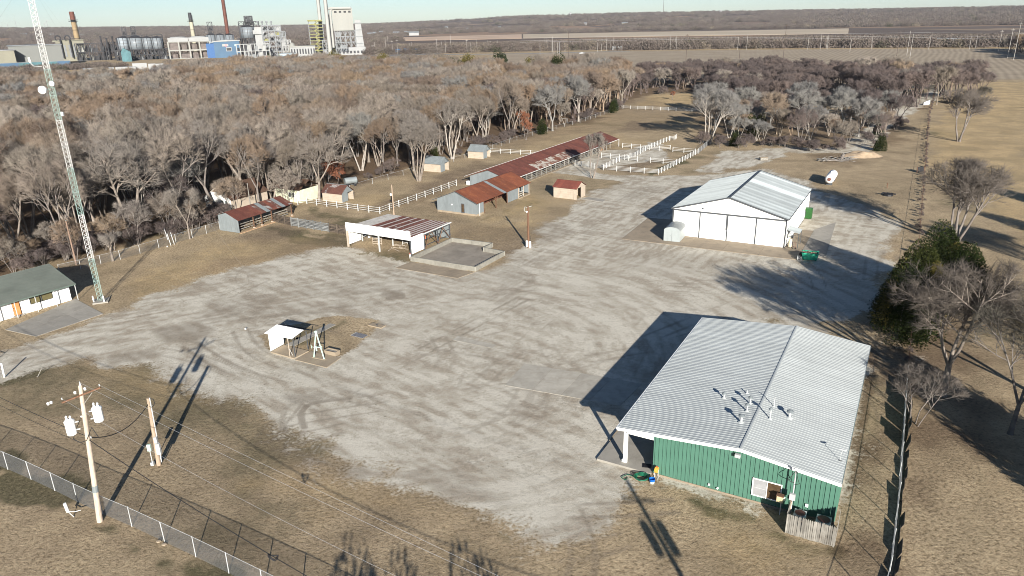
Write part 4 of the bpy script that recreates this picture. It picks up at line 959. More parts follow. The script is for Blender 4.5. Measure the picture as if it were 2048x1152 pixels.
for i in range(6):
    a = pts[i]-pts[0]; b = pts[(i+1) % 6]-pts[0]; L = np.linalg.norm(b-a); n_ = max(1, int(round(L/2.2))); dr_ = (b-a)/L
    for k in range(n_):
        p = a+dr_*(L*k/n_+(.0 if k else -.0)+.01); q = a+dr_*(L*(k+1)/n_-.01)
        off = .13 if k == 0 else 0
        MB().bar((p[0]+dr_[0]*off, p[1]+dr_[1]*off, .36), (q[0]-dr_[0]*(.13 if k == n_-1 else 0), q[1]-dr_[1]*(.13 if k == n_-1 else 0), .36), .24, .72).build('wall_section', M_concwall, pen)
    MB().box(a[0]-.135,a[0]+.135,a[1]-.135,a[1]+.135,0,.725).build('corner_block', M_concwall, pen)
cx = sum(p[:2]-pts[0][:2] for p in pts)/6
MB().prism([tuple((p-pts[0])[:2]*.985+cx*.015) for p in pts], -.1, .03).build('pen_floor', simple('pen_floor', (.25,.22,.18), .95, var=.2, scale=.4, dirt=(.14,.115,.09), dirt_amt=.7), pen)

# ------------------------------------------------------------------ lean-to stable with board fence
lt = thing('pole_shed', 'open pole shed with zinc gable end and rust and silver striped roof', 'shed', (-53.46, 129.33, 0), D(-27.2))
w_, d2, e_, r_, e2_ = 4.93, 13.6, 2.45, 3.66, 3.06
mu = .42*w_
wall_panels(lt, 'wall_panel', (0,0), (mu,0), .05, lambda s: e2_-.1+(r_-e2_)*s-.06, 2, M_galv, 4, .02)
wall_panels(lt, 'wall_panel', (mu,0), (w_,0), .05, lambda s: r_-.16-(r_-e_)*s, 3, M_galv, 4, .02)
wall_panels(lt, 'wall_panel', (w_,d2), (0,d2), .8, lambda s: 2.5, 4, M_brownboard, 2, .02)
wall_panels(lt, 'wall_panel', (0,d2), (0,0), .1, lambda s: e2_-.1, 13, M_galv, 3, .02)
roof_panels(lt, 'roof_panel', (w_+.3,d2+.3,e_-.1), (w_+.3,-.2,e_-.1), (mu,d2+.3,r_), (mu,-.2,r_), 14, lambda i: [M_rustgrey,M_rustdark,M_galv,M_rustgrey,M_rustdark,M_rustgrey,M_galv,M_rustgrey][i] if i < 8 else M_rustdark, 4, .025, .05)
roof_panels(lt, 'roof_panel', (-.3,-.2,e2_-.1), (-.3,d2+.3,e2_-.1), (mu,-.2,r_), (mu,d2+.3,r_), 14, M_rustgrey, 4, .025, .05)
for v in (3.6, 5.6, 8.2, d2-.1):
    MB().box(w_-.1,w_+.04,v-.07,v+.07,0,e_-.1).build('post', M_darkwood, lt)
    MB().box(w_-.18,w_+.12,v-.15,v+.15,-.02,.28).build('post_base', M_block, lt)
for k in range(4):
    v0, v1 = [(0.2,3.5),(3.7,5.5),(5.7,8.1),(8.3,d2-.2)][k]
    for z in (.3,.75,1.2): MB().box(w_-1.0,w_-.94,v0,v1,z,z+.16).build('board', M_greywood, lt)
MB().box(w_-.1,w_+.5,0,d2,-.04,.07).build('sill', simple('tan_sill', (.45,.3,.18), .9), lt)
def board_fence(name_lab, p, q, n, mat, H=1.7, boards=6, posts_mat=None, group=None):
    a = np.array(p); b = np.array(q); L = np.linalg.norm(b-a); rz = math.atan2(b[1]-a[1], b[0]-a[0])
    t = thing('board_fence', name_lab, 'board fence', tuple(a), rz, group)
    pm_ = mesh_from('post', *(lambda m: (m.v, m.f))(MB().box(-.07,.07,-.2,-.06,0,H+.1)), posts_mat or mat)
    bm_ = mesh_from('board', *(lambda m: (m.v, m.f))(MB().box(.01,L/n-.01,-.05,-.02,0,H/boards*.66)), mat)
    for i in range(n+1): link('post', pm_, t, (L*i/n, 0, 0))
    for i in range(n):
        for k in range(boards): link('board', bm_, t, (L*i/n, rnd.uniform(-.01,.01), .12+k*(H-.1)/boards), (0, rnd.uniform(-.006,.006), 0))
    return t
board_fence('brown weathered board fence running out from the striped pole shed', G(546,443), G(584,452), 3, M_brownboard)
board_fence('silvery grey board fence between the brown boards and the white open shed', G(584,452), G(660,464.5), 5, M_silverboard)
board_fence('short dark board fence joined to the left corner of the white open shed', G(660,464.5), G(692,469), 2, M_brownboard)

# ------------------------------------------------------------------ small block sheds
def block_shed(x, y, deg, w, d, e, r, lab, roofm, gap, group, door=True):
    t = thing('block_shed', lab, 'shed', (x, y, 0), D(deg), group)
    nb = 5
    # left, front and back block walls in courses; right gable of zinc with an opening
    cz = e/nb
    for k in range(nb):
        MB().box(0, w-.02, 0, .18, k*cz, (k+1)*cz-.015).build('block_course', M_block, t)
        MB().box(0, w, d-.18, d, k*cz, (k+1)*cz-.015).build('block_course', M_block, t)
        MB().box(0, .18, .18, d-.18, k*cz, (k+1)*cz-.015).build('block_course', M_block, t)
    MB().add([(.02,.1,e-.05),(.02,d-.1,e-.05),(.02,d/2,r-.08),(.14,.1,e-.05),(.14,d-.1,e-.05),(.14,d/2,r-.08)], [(0,1,2),(5,4,3),(0,3,4,1),(1,4,5,2),(2,5,3,0)]).build('gable', M_galv, t)
    MB().add([(w-.12,.1,e-.05),(w-.12,d-.1,e-.05),(w-.12,d/2,r-.08),(w,.1,e-.05),(w,d-.1,e-.05),(w,d/2,r-.08)], [(0,1,2),(5,4,3),(0,3,4,1),(1,4,5,2),(2,5,3,0)]).build('gable', M_galv if roofm is not M_rustdark2 else M_block, t)
    if gap: wall_panels(t, 'door_panel', (w+.02,.02), (w+.02,d*.5), .05, lambda s: e-.02, 2, M_galv, 3, .02)
    else:
        MB().box(w-.15,w,d*.55,d-.18,0,e).build('return_wall', M_block, t)
        MB().box(w-.6,w-.02,-.09,-.02,0,e*.75).build('door_frame', M_block, t)
    n = max(4, int(w+.6))
    roof_panels(t, 'roof_panel', (-.2,-.28,e-.12), (w+.2,-.28,e-.12), (-.2,d/2,r), (w+.2,d/2,r), n, roofm, 4, .03, .05)
    roof_panels(t, 'roof_panel', (w+.2,d+.28,e-.12), (-.2,d+.28,e-.12), (w+.2,d/2,r), (-.2,d/2,r), n, roofm, 4, .03, .05)
    MB().box(-.22,w+.22,d/2-.12,d/2+.12,r+.03,r+.08).build('ridge_cap', M_galv if gap else roofm, t)
    return t
M_rustdark2 = rust_mat('red_rusted_roofing', (0.17, 0.05, 0.035), amount=0.85)
block_shed(-39.83,151.71,-27.5,5.25,3.8,1.9,3.35,'cream block shed with brown rusted roof behind the white rail fence', M_rustgrey, True, 'small gabled block sheds')
block_shed(-21.53,182.05,-27.8,5.0,3.95,2.1,3.5,'cream block shed with plain pale zinc roof, middle one along the wood', M_galv, True, 'small gabled block sheds')
block_shed(-11.27,199.38,-27,4.85,4.0,2.0,3.4,'furthest cream block shed with streaky zinc roof by the wood', M_galv, True, 'small gabled block sheds')
block_shed(9.19,149.95,-31.9,5.4,4.1,2.36,3.4,'cream block shed with red rusted roof and dark doorway in front of the stable barn', M_rustdark2, False, 'small gabled block sheds')

# ------------------------------------------------------------------ little shelter with A frame
t = thing('shelter', 'small open shelter with white panel wall and half black roof in the yard', 'shelter', (-27.82, 75.6, .1), D(-26.5))
sw, sd_, = 3.7, 2.2
for v0 in (0.0, 1.11): MB().box(0,.05,v0+.02,v0+1.08,0.05,2.25).build('wall_panel', M_wwall, t)
MB().box(-.01,.06,0,2.2,1.3,1.36).build('rail', M_galvpost, t)
roof_panels(t, 'roof_panel', (-.25,-.3,2.35), (sw+.1,-.3,2.35), (-.25,1.75,2.62), (sw+.1,1.75,2.62), 4, M_wwall, 3, .03, .04)
roof_panels(t, 'roof_panel', (sw+.1,3.35,1.95), (-.25,3.35,1.95), (sw+.1,1.77,2.62), (-.25,1.77,2.62), 4, M_blackroof, 3, .02, .04)  # back slope coloured near black, unlike the white front slope
for (u, v) in ((sw-.05,.05),(sw-.05,2.2),(.02,2.9)): MB().box(u-.04,u+.04,v-.04,v+.04,0,2.3).build('post', M_trim, t)
MB().box(sw-.65,sw-.58,-.2,-.13,0,2.35).build('post', M_block, t)
MB().bar((sw-.6,-.15,1.0),(sw-.45,.1,.1),.04).build('brace', M_galvpost, t)
t = thing('a_frame_stand', 'pale mint A-frame hoist stand beside the small shelter', 'hoist frame', tuple((G(629.2,715.7)+G(647.7,719.8))/2), D(-24))
MB().bar((-.72,0,0),(-.02,0,3.25),.1).build('leg', M_mint, t); MB().bar((.72,0,0),(.02,0,3.25),.1).build('leg', M_mint, t)
MB().bar((-.42,0,1.45),(.42,0,1.45),.08).build('crossbar', M_mint, t)
MB().box(-.12,.12,-.08,.08,3.2,3.4).build('head', M_mint, t)
MB().box(-.9,.9,-.15,.25,0,.1).build('base_plate', M_conc2, t)
MB().tube((-.3,.1,.9),(-.3,.1,1.4),.08).bar((.3,.3,.4),(.3,.3,1.5),.05).bar((-.9,.0,1.35),(-.4,.0,1.35),.04).bar((-.9,0,1.15),(-.9,0,1.6),.04).build('winch', M_mint, t)
t = thing('concrete_trough', 'low concrete trough box to the right of the A-frame stand', 'trough', tuple(G(664,708)), D(-27))
for bx in ((-.85,.85,-.4,-.3),(-.85,.85,.3,.4),(-.85,-.75,-.3,.3),(.75,.85,-.3,.3)): MB().box(*bx,0,.5).build('side', M_conc2, t)
MB().box(-.75,.75,-.3,.3,0,.38).build('cover', M_conc, t)
t = thing('sunken_cover', 'flat concrete cover slab with a worn brown edge in the yard', 'cover slab', tuple(G(754,652)), D(-30))
MB().box(-1.0,1.0,-.45,.45,0,.12).build('slab', M_conc2, t); MB().box(-.15,.15,-.1,.1,.12,.16).build('lifting_eye', M_trim, t)
t = thing('grey_mat', 'flat grey gravel-filled tray on the ground beside the grass island', 'tray', tuple(G(719,671)), D(-30))
MB().box(-.9,.9,-.5,.5,0,.05).build('tray_base', simple('blue_grey_gravel', (.16,.16,.17), .9, var=.4, scale=8), t); MB().box(-.95,-.9,-.5,.5,0,.09).build('edge', M_conc, t)

# ------------------------------------------------------------------ office at the left edge
oa = D(55.4+180)       # local +x runs from the right corner of the front towards the left of the picture
of = thing('office', 'low white office with green-grey shingle roof and orange door at the left edge', 'building', (-61.12, 94.36, 0), oa)
# local: +x to the left along the front, +y = backwards? front normal is -y' ; compute so the building lies on +y
OL, OD = 22.0, 11.2
sgn = -1
def OB(m, name, mat): return m.build(name, mat, of)
# in this frame the building body lies towards -y (away from the yard)
wins = [(2.2, 5.1, 1.0, 2.1), (9.2, 12.6, .75, 2.0)]
door = (6.3, 7.25)
segs = [(0, 2.2), (5.1, 6.3), (7.25, 9.2), (12.6, OL)]
for a_, b_ in segs: OB(MB().box(a_, b_, -.15, 0, 0, 2.5), 'wall', M_wwall)
OB(MB().box(2.2, 5.1, -.15, 0, 0, 1.0), 'wall', M_wwall); OB(MB().box(2.2, 5.1, -.15, 0, 2.1, 2.5), 'wall', M_wwall)
OB(MB().box(9.2, 12.6, -.15, 0, 0, .75), 'wall', M_wwall); OB(MB().box(9.2, 12.6, -.15, 0, 2.0, 2.5), 'wall', M_wwall)
OB(MB().box(6.3, 7.25, -.15, 0, 2.2, 2.5), 'wall', M_wwall)
dd = OB(MB().box(6.32, 7.23, -.1, -.04, .15, 2.2), 'door', M_orange); MB().box(7.08,7.14,-.04,0,1.05,1.2).build('handle', M_black, dd)
OB(MB().box(6.1, 7.45, -.12, .3, 0, .14), 'step', M_conc)
for i, (a_, b_, z0, z1) in enumerate(wins):
    f = OB(MB().box(a_,b_,-.06,.02,z1-.05,z1).box(a_,b_,-.06,.02,z0,z0+.05).box(a_,a_+.05,-.06,.02,z0+.05,z1-.05).box(b_-.05,b_,-.06,.02,z0+.05,z1-.05).box((a_+b_)/2-.03,(a_+b_)/2+.03,-.06,.02,z0+.05,z1-.05), 'window', M_trim)
    MB().box(a_+.05,b_-.05,-.12,-.08,z0+.05,z1-.05).build('pane', simple('olive_blind', (.11,.095,.045), .5) if i == 0 else simple('pale_blind', (.42,.5,.52), .3), f)
OB(MB().box(0, .15, -OD, -.15, 0, 2.5), 'side_wall', M_wwall); OB(MB().box(OL-.15, OL, -OD, -.15, 0, 2.5), 'side_wall', M_wwall); OB(MB().box(.15, OL-.15, -OD, -OD+.15, 0, 2.5), 'back_wall', M_wwall)
ry = -5.6; rz_ = 4.15
for x0_ in (.0, OL-.15):
    OB(MB().add([(x0_,0,2.5),(x0_,-OD,2.5),(x0_,ry,rz_-.1),(x0_+.15,0,2.5),(x0_+.15,-OD,2.5),(x0_+.15,ry,rz_-.1)], [(0,1,2),(5,4,3),(0,3,4,1),(1,4,5,2),(2,5,3,0)]), 'gable', M_wwall)
for k in range(9):       # shingle courses on the front slope
    y0 = .95+(ry-.95)*k/9; y1 = .95+(ry-.95)*(k+1)/9; z0 = 2.38+(rz_-2.38)*k/9; z1 = 2.38+(rz_-2.38)*(k+1)/9
    OB(MB().slab3([(-.55,y0,z0),(OL+.5,y0,z0),(OL+.5,y1-.06,z1),(-.55,y1-.06,z1)], (0,.25,1), .05), 'shingle_course', M_shingle)
OB(MB().slab3([(-.55,ry,rz_+.02),(OL+.5,ry,rz_+.02),(OL+.5,-OD-.6,2.4),(-.55,-OD-.6,2.4)], (0,-.25,1), .05), 'roof_slope', M_shingle)
OB(MB().box(-.58, OL+.5, .93, 1.0, 2.25, 2.42), 'fascia', simple('fascia_green', (.1,.13,.11), .7))
OB(MB().slab3([(-.56,.95,2.3),(-.56,ry,rz_-.05),(-.56,-OD-.6,2.3),(-.56,-OD-.6,2.45),(-.56,ry,rz_+.06),(-.56,.95,2.45)], (1,0,0), .04), 'verge', MATS['fascia_green'])
for x in (-.45, 2.3, 4.7, 7.2, 9.4, 12, 15, 18): OB(MB().box(x-.04, x+.04, .8, .88, 0, 2.3), 'post', M_galvpost)
t = thing('plant_pot', 'bright green pot at the foot of the office wall', 'pot', tuple(G(15,636)), 0)
MB().lathe([(.22,0),(.3,.35),(.26,.36),(.2,.25)], 12).build('pot_body', simple('lime_plastic', (.12,.55,.12), .5), t); MB().lathe([(.25,.24),(.1,.3)], 10).build('soil', M_rubble, t)

# ------------------------------------------------------------------ house in the wood
hs = thing('farmhouse', 'white gabled farmhouse with brown roof among the trees behind the pole shed', 'house', (-62.0, 145.0, 0), D(-29))
hw, hd, he, hr = 7.6, 9.5, 3.0, 5.3
wall_panels(hs, 'wall', (0,0), (hw/2,0), 0, lambda s: he+(hr-he)*s-.1, 1, M_wwall, 0); wall_panels(hs, 'wall', (hw/2,0), (hw,0), 0, lambda s: hr-(hr-he)*s-.1, 1, M_wwall, 0)
wall_panels(hs, 'wall', (hw,0), (hw,hd), 0, lambda s: he-.1, 1, M_block, 0); wall_panels(hs, 'wall', (hw,hd), (0,hd), 0, lambda s: he, 1, M_wwall, 0); wall_panels(hs, 'wall', (0,hd), (0,0), 0, lambda s: he-.1, 1, M_wwall, 0)
roof_panels(hs, 'roof', (-.4,-.3,he-.1), (-.4,hd+.3,he-.1), (hw/2,-.3,hr), (hw/2,hd+.3,hr), 1, M_brownroof, 0)
roof_panels(hs, 'roof', (hw+.4,hd+.3,he-.1), (hw+.4,-.3,he-.1), (hw/2,hd+.3,hr), (hw/2,-.3,hr), 1, M_brownroof, 0)
for u in (4.8, 5.9):
    f = MB().box(u,u+.8,-.05,0,1.2,2.7).build('window', M_white, hs); MB().box(u+.08,u+.72,-.07,-.05,1.28,2.62).build('pane', M_glass, f)
h2 = thing('farmhouse_wing', 'cream side house with small twin windows right of the white gable', 'house', (-50.2, 153.2, 0), D(-29))
hw, hd, he, hr = 7.0, 6, 2.8, 4.4
wall_panels(h2, 'wall', (0,0), (hw,0), 0, lambda s: he-.1, 1, simple('cream_wall', (.55,.56,.42), .7), 0)
wall_panels(h2, 'wall', (hw,0), (hw,hd), 0, lambda s: he-.1, 1, MATS['cream_wall'], 0); wall_panels(h2, 'wall', (0,hd), (0,0), 0, lambda s: he-.1, 1, MATS['cream_wall'], 0)
roof_panels(h2, 'roof', (-.3,-.3,he-.1), (hw+.3,-.3,he-.1), (-.3,hd/2,hr), (hw+.3,hd/2,hr), 1, M_brownroof, 0)
roof_panels(h2, 'roof', (hw+.3,hd+.3,he-.1), (-.3,hd+.3,he-.1), (hw+.3,hd/2,hr), (-.3,hd/2,hr), 1, M_brownroof, 0)
for u in (3.8, 4.9):
    f = MB().box(u,u+.7,-.05,0,1.0,2.1).build('window', M_white, h2); MB().box(u+.08,u+.62,-.07,-.05,1.08,2.02).build('pane', M_glass, f)
# ------------------------------------------------------------------ guyed lattice mast
mb_ = G(203, 603)
mast = thing('radio_mast', 'tall guyed lattice radio mast in white and green bands beside the office', 'mast', tuple(mb_), D(20))
HT = 46.0; wl_ = .68; nsec = 15; hs_ = HT/nsec
R3 = [(wl_/1.732*math.cos(a), wl_/1.732*math.sin(a)) for a in (D(90), D(210), D(330))]
secm = {}
bands = lambda z: M_mastgreen if (z < 6.9 or 12.3 < z < 18.6 or 26 < z < 31.5) else M_whitefence
for k in range(nsec):
    z = k*hs_; mt = bands(z+hs_/2)
    if mt.name not in secm:
        m = MB()
        for (x, y) in R3: m.tube((x,y,0),(x,y,hs_-.01),(.03),.03,6)
        n_ = 5
        for i in range(3):
            a, b = R3[i], R3[(i+1) % 3]
            for j in range(n_):
                z0, z1 = hs_*j/n_, hs_*(j+1)/n_
                m.bar((*a,z0),(*b,z1),.024); m.bar((*b,z0),(*a,z1),.024)
            m.bar((*a,hs_-.03),(*b,hs_-.03),.035)
        secm[mt.name] = mesh_from('mast_section', m.v, m.f, mt)
    link('mast_section', secm[mt.name], mast, (0, 0, z))
MB().box(-.95,.95,-.95,.95,0,.18).build('base_pad', M_conc, mast)
def mp_at(py, dx=0): return 0
for (x, y, h) in ((-.75,-.5,1.0),(.7,-.55,1.0)):
    t = thing('base_post', 'white guard post at the %s of the mast foot' % ('left' if x < 0 else 'right'), 'post', tuple(mb_+np.array([x,y,0])), 0)
    MB().tube((0,0,0),(0,0,h),.09,.09,10).build('post', M_white, t); MB().tube((0,0,h),(0,0,h+.04),.07,.05,10).build('cap', M_white, t)
def dish(z, off, r, lab, h=.35):
    rgt = np.array([1, 0, 0]); t = thing('dish_antenna', lab, 'antenna dish', tuple(mb_+np.array([off, -.55, z])), D(8))
    m = MB(); prof = [(r*.3, .0), (r*.85, -.1), (r, -.25), (r, -.25-h), (r*.9, -.3-h), (r*.3, -.36-h)]
    n = 20; V = []; F = []
    for (q, yy) in prof:
        for i in range(n): a = 2*math.pi*i/n; V.append((q*math.cos(a), yy, q*math.sin(a)))
    for k in range(len(prof)-1):
        for i in range(n): F.append((k*n+i, k*n+(i+1) % n, (k+1)*n+(i+1) % n, (k+1)*n+i))
    F.append(tuple(range(n))); F.append(tuple(range((len(prof)-1)*n, len(prof)*n)))
    m.add(V, F).build('dish_drum', M_white, t)
    MB().tube((0,.0,0),(-off*.8,.45,0),.06).build('mount_arm', M_galvpost, t)
dish(28.3, -.65, .47, 'large white drum dish, the lower left one on the mast')
dish(29.0, .6, .3, 'smaller white dish at the right of the mast just above the large one', .15)
t = thing('panel_antenna', 'small pale panel antenna on the right of the mast below the dishes', 'antenna', tuple(mb_+np.array([.75,-.3,25.3])), 0)
MB().box(-.14,.14,-.1,.1,-.25,.25).build('panel', M_galvpost, t); MB().bar((0,0,0),(-.5,.1,0),.05).build('bracket', M_galvpost, t)
t = thing('whip_antenna', 'white rod antenna on a bent arm at the left of the mast', 'antenna', tuple(mb_+np.array([-.5,-.2,31.0])), 0)
MB().path([(0,0,0),(-.8,-.3,.1),(-1.1,-.3,.5)], .03).build('arm', M_galvpost, t); MB().tube((-1.1,-.3,.5),(-1.15,-.3,1.1),.12,.12,8).build('rod', M_white, t)
for zg, ids in ((13.4, 0), (27.0, 1), (41.0, 2)):
    for ai, a in enumerate((D(215), D(335), D(95))):
        L = 26 if zg < 20 else 34
        t = thing('guy_wire', 'thin guy wire from the %s of the mast down to the %s' % (['lower part','dish level','top'][ids], ['left foreground','right foreground','wood behind'][ai]), 'guy wire', tuple(mb_+np.array([0,0,zg])), 0, 'guy wires of the radio mast')
        e = Vector((L*math.cos(a), L*math.sin(a), -zg))
        MB().tube((0,0,0), e, .005, .005, 4).build('cable', M_guy, t); MB().box(e.x-.1,e.x+.1,e.y-.1,e.y+.1,-zg,-zg+.2).build('anchor', M_galvpost, t)

# ------------------------------------------------------------------ utility poles
def pole(name, lab, base, H, r, mat, lean=(0, 0), group=None):
    t = thing(name, lab, 'utility pole', tuple(base), 0, group)
    MB().tube((0,0,0), (lean[0],lean[1],H), r*1.25, r*.8, 12).build('pole_shaft', mat, t, smooth=False); return t
P1 = G(200, 1043)
lean1 = (.75, .55)
p1 = pole('utility_pole', 'tall wooden power pole carrying two white transformers beside the chain-link fence', P1, 11.3, .17, simple('pale_pole_wood', (.47,.38,.30), .9, var=.2, scale=3, stretch=(3,3,.4), bumpy=.4), lean1)
def pt(z, dx=0, dy=0): return (lean1[0]*z/11.3+dx, lean1[1]*z/11.3+dy, z)
ca = D(24)
arm = lambda s, z, f=0: pt(z, s*math.cos(ca)-f*math.sin(ca), s*math.sin(ca)+f*math.cos(ca))
MB().bar(arm(-1.25,10.3,-.15), arm(1.25,10.9,-.15), .09, .11).build('crossarm', M_darkwood, p1)
MB().bar(pt(9.7,0,-.1), arm(.7,10.65,-.15), .05).build('arm_brace', M_greywood, p1)
for s, z in ((-1.2,10.35),(-1.0,10.4),(.55,10.8),(1.2,10.95)): MB().lathe([(.05,0),(.1,.06),(.05,.1),(.1,.16),(.04,.22)], 10, arm(s,0,-.15)[:2]).build('insulator', M_white, p1).location = (0,0,z+.05)
MB().tube(pt(11.2), pt(11.42), .07, .05).build('pole_cap', M_white, p1)
for s, z0, lab in ((-.95, 7.7, 0), (.85, 8.3, 1)):
    cx_, cy_, _ = arm(s, (z0+.6), -.1)
    tr = thing('transformer', ['larger white transformer can on the left of the pole, the lower one', 'white transformer can on the right of the pole, the higher one'][lab], 'transformer', (P1[0]+cx_, P1[1]+cy_, z0), 0)
    MB().lathe([(.3,0),(.33,.05),(.33,1.0),(.36,1.04),(.3,1.14),(.1,1.2)], 16).build('can', M_white, tr)
    for q in (-.14,.14): MB().lathe([(.05,1.14),(.09,1.25),(.05,1.32),(.09,1.4),(.04,1.5)], 8, (q,0)).build('bushing', M_white, tr)
    MB().bar((0,0,.3),(-s*.6*math.cos(ca),-s*.6*math.sin(ca),.3),.08).bar((0,0,.9),(-s*.6*math.cos(ca),-s*.6*math.sin(ca),.9),.08).build('hanger', M_galvpost, tr)
MB().tube(pt(2.6), pt(3.15), .215, .21, 12).build('band', M_galv, p1)
MB().path([pt(8.6,-.3,-.2),pt(8.2,-.5,-.2),pt(7.2,-.9,-.25),pt(6.9,-.4,-.3),pt(7.0,0,-.2),pt(8.0,.45,-.1),pt(7.2,.85,-.1)], .025).build('loop_cable', M_wire, p1)
MB().lathe([(.05,0),(.08,.05),(.05,.1)], 8, pt(8.9,-.1,-.2)[:2]).build('insulator', M_white, p1).location = (0,0,8.9)
def cable(lab, a, b, sag, r, mat, cat='cable', group=None, name='power_cable'):
    a = Vector(a); b = Vector(b); t = thing(name, lab, cat, tuple(a), 0, group); pts = []
    for i in range(25):
        s = i/24; p = (b-a)*s; p.z -= sag*4*s*(1-s); pts.append(p)
    MB().path(pts, r, 5).build('wire', mat, t); MB().tube((0,0,-.08), (0,0,.08), .04).build('clamp', M_galvpost, t)
P2 = G(318, 930)
p2 = pole('utility_pole', 'short wooden service pole with grey meter boxes and conduit', P2, 6.4, .15, M_wood, (.25,.1))
MB().tube((.28,.0,.3),(.42,.05,6.45), .05).build('conduit', M_galvpost, p2)
MB().box(.18,.52,-.28,-.05,1.2,2.2).build('meter_box', M_galvpost, p2)
MB().box(.16,.4,-.26,-.05,2.3,2.85).build('breaker_box', M_galvpost, p2)
MB().box(-.6,-.3,-.2,.0,1.5,2.1).build('junction_box', M_mint, p2)
MB().tube((-.45,-.1,.1),(-.45,-.1,1.5),.04).box(-.6,-.35,-.2,.05,.05,.35).build('riser', M_galvpost, p2)
MB().path([(.42,.05,6.4),(.7,.05,6.3),(.75,.05,5.9),(.45,.0,5.6),(.2,0,5.7)], .03).build('drip_loop', M_wire, p2)
top2 = (P2[0]+.2, P2[1]+.1, 5.9)
cable('sagging black service cable between the transformer pole and the short meter pole', (P1[0]+pt(7.2)[0]+.3, P1[1]+pt(7.2)[1]-.1, 7.2), top2, .9, .035, M_wire)
# pole behind the viewpoint whose shadow falls beside the workshop, and the lines that run to it
tip = G(1252, 958); HB = 11.5; L_ = HB/math.tan(SUN_ELEV)
PB = tip - SHDIR*L_
pb = pole('utility_pole', 'wooden power pole outside the bottom edge, known by its shadow beside the workshop', PB, HB, .2, M_wood)
MB().bar((-1.2,.2,10.6),(1.2,-.2,10.6),.1,.12).build('crossarm', M_darkwood, pb)
for s in (-.6, .55):
    MB().lathe([(.3,8.5),(.32,9.6),(.2,9.75)], 12, (s,0)).build('transformer_can', M_white, pb)
MB().lathe([(.28,5.2),(.36,7.2),(.2,7.4)], 10, (.3,0)).build('equipment_can', M_galv, pb)
for i, (s, z) in enumerate(((-1.2,10.6),(1.2,11.1),(0,11.5))):
    a = np.array([P1[0], P1[1], 0])+np.array(arm(s,z,-.15) if i < 2 else pt(z)); b = PB+np.array([[-1.2,.2,10.75],[1.2,-.2,10.75],[0,0,11.5]][i])
    cable(['thin bright overhead line, lowest of the three crossing the lower yard','thin bright overhead line, highest of the three crossing the lower yard','thin bright overhead line, middle of the three crossing the lower yard'][i], a, b, (1.3, .1, .5)[i], .006, M_litewire, 'power line')
far_l = np.array(G(-260, 760)); far_l[2] = 8
for i, z in enumerate((7.2, 6.4)):
    cable('%s black overhead cable from the left edge to the transformer pole' % ['upper','lower'][i], np.array([P1[0],P1[1],0])+np.array(pt(z)), far_l+np.array([0,0,-i*.8]), .8, .025-.008*i, M_wire, 'power line')
c2 = G(482, 1028, 4.5); endc = PB+np.array([0,0,6.5])
cable('black cable from the transformer pole down towards the lower right, carrying a splice', np.array([P1[0],P1[1],0])+np.array(pt(7.0)), endc, 1.6, .028, M_wire, 'power line')
s_ = .36; a_ = np.array([P1[0],P1[1],0])+np.array(pt(7.0)); q_ = a_+(endc-a_)*s_; q_[2] -= 1.6*4*s_*(1-s_)
t = thing('cable_loop', 'dark triangular storage loop of spare cable hung on the line', 'cable loop', tuple(q_), 0)
MB().path([(-.28,0,.08),(.28,0,.12),(.2,0,-.15),(0,0,-.3),(-.2,0,-.12),(-.28,0,.08),(0,.02,-.22),(.28,0,.12)], .03).build('loop', M_black, t); MB().box(-.34,-.22,-.05,.05,0,.2).build('bracket', M_black, t)
p3 = pole('utility_pole', 'brown wooden pole with small lamp and white boxes at its foot, middle of the yard', G(1057,495), 6.9, .16, M_darkwood)
MB().path([(0,0,6.7),(-.5,-.1,6.9),(-.6,-.1,6.2),(-.2,-.1,6.1)], .03).path([(0,0,6.8),(.7,0,7.0)], .03).build('lamp_arm', M_galvpost, p3)
MB().lathe([(.1,5.95),(.16,6.1),(.06,6.2)], 10, (-.2,-.15)).build('lamp_head', M_white, p3)
MB().box(-.42,-.14,-.3,-.1,.2,1.25).build('box', M_white, p3); MB().box(.05,.42,-.32,-.1,.1,1.1).build('box', M_white, p3)
MB().path([(.18,0,2.2),(.3,0,2.0),(.3,0,1.1)], .03).build('conduit', M_wire, p3)
p4 = pole('utility_pole', 'slim tan wooden pole with a small box beside the white corner fence', G(788,430), 6.0, .12, M_wood)
MB().box(-.45,-.15,-.15,.1,3.9,4.3).build('box', M_white, p4); MB().bar((0,0,4.1),(-.4,0,4.1),.06).build('bracket', M_galvpost, p4)
p5 = pole('utility_pole', 'thin bare dark wooden pole behind the office roof', G(153,530), 7.3, .12, simple('mid_pole_wood', (.22,.15,.11), .9))
MB().tube((0,0,7.28),(0,0,7.34),.1).build('pole_cap', M_galv, p5)
p6 = pole('utility_pole', 'slim grey pole standing behind the striped pole shed', G(504,432), 6.5, .1, M_greywood)
MB().tube((0,0,6.48),(0,0,6.55),.08).build('pole_cap', M_galv, p6)
t = thing('marker_pedestal', 'white marker pedestal leaning by the chain-link fence below the power pole', 'pedestal', tuple(G(148,1034)), 0)
MB().tube((-.35,0,.5),(-.45,.02,1.25),.11,.11,10).build('head', M_white, t); MB().tube((0,0,0),(-.36,0,.55),.03).build('stake', M_galvpost, t)
MB().path([(-.3,0,.5),(.1,.2,.35),(.45,.3,.4)], .03).build('cable_tail', M_galvpost, t)
t = thing('gate_post', 'white pipe post at the left edge by the yard entrance', 'post', tuple(G(9,755)), 0)
MB().tube((0,0,0),(.1,0,1.7),.09).build('post', M_white, t); MB().lathe([(.1,0),(.12,.05)], 8).build('collar', M_conc, t)
t = thing('yard_gate', 'tubular farm gate at the entrance, mostly outside the left edge', 'gate', tuple(G(-30,742)), D(150))
for z in (.4,.8,1.2,1.6): MB().tube((0,0,z),(4.5,0,z),.035).build('bar', M_galvpost, t)
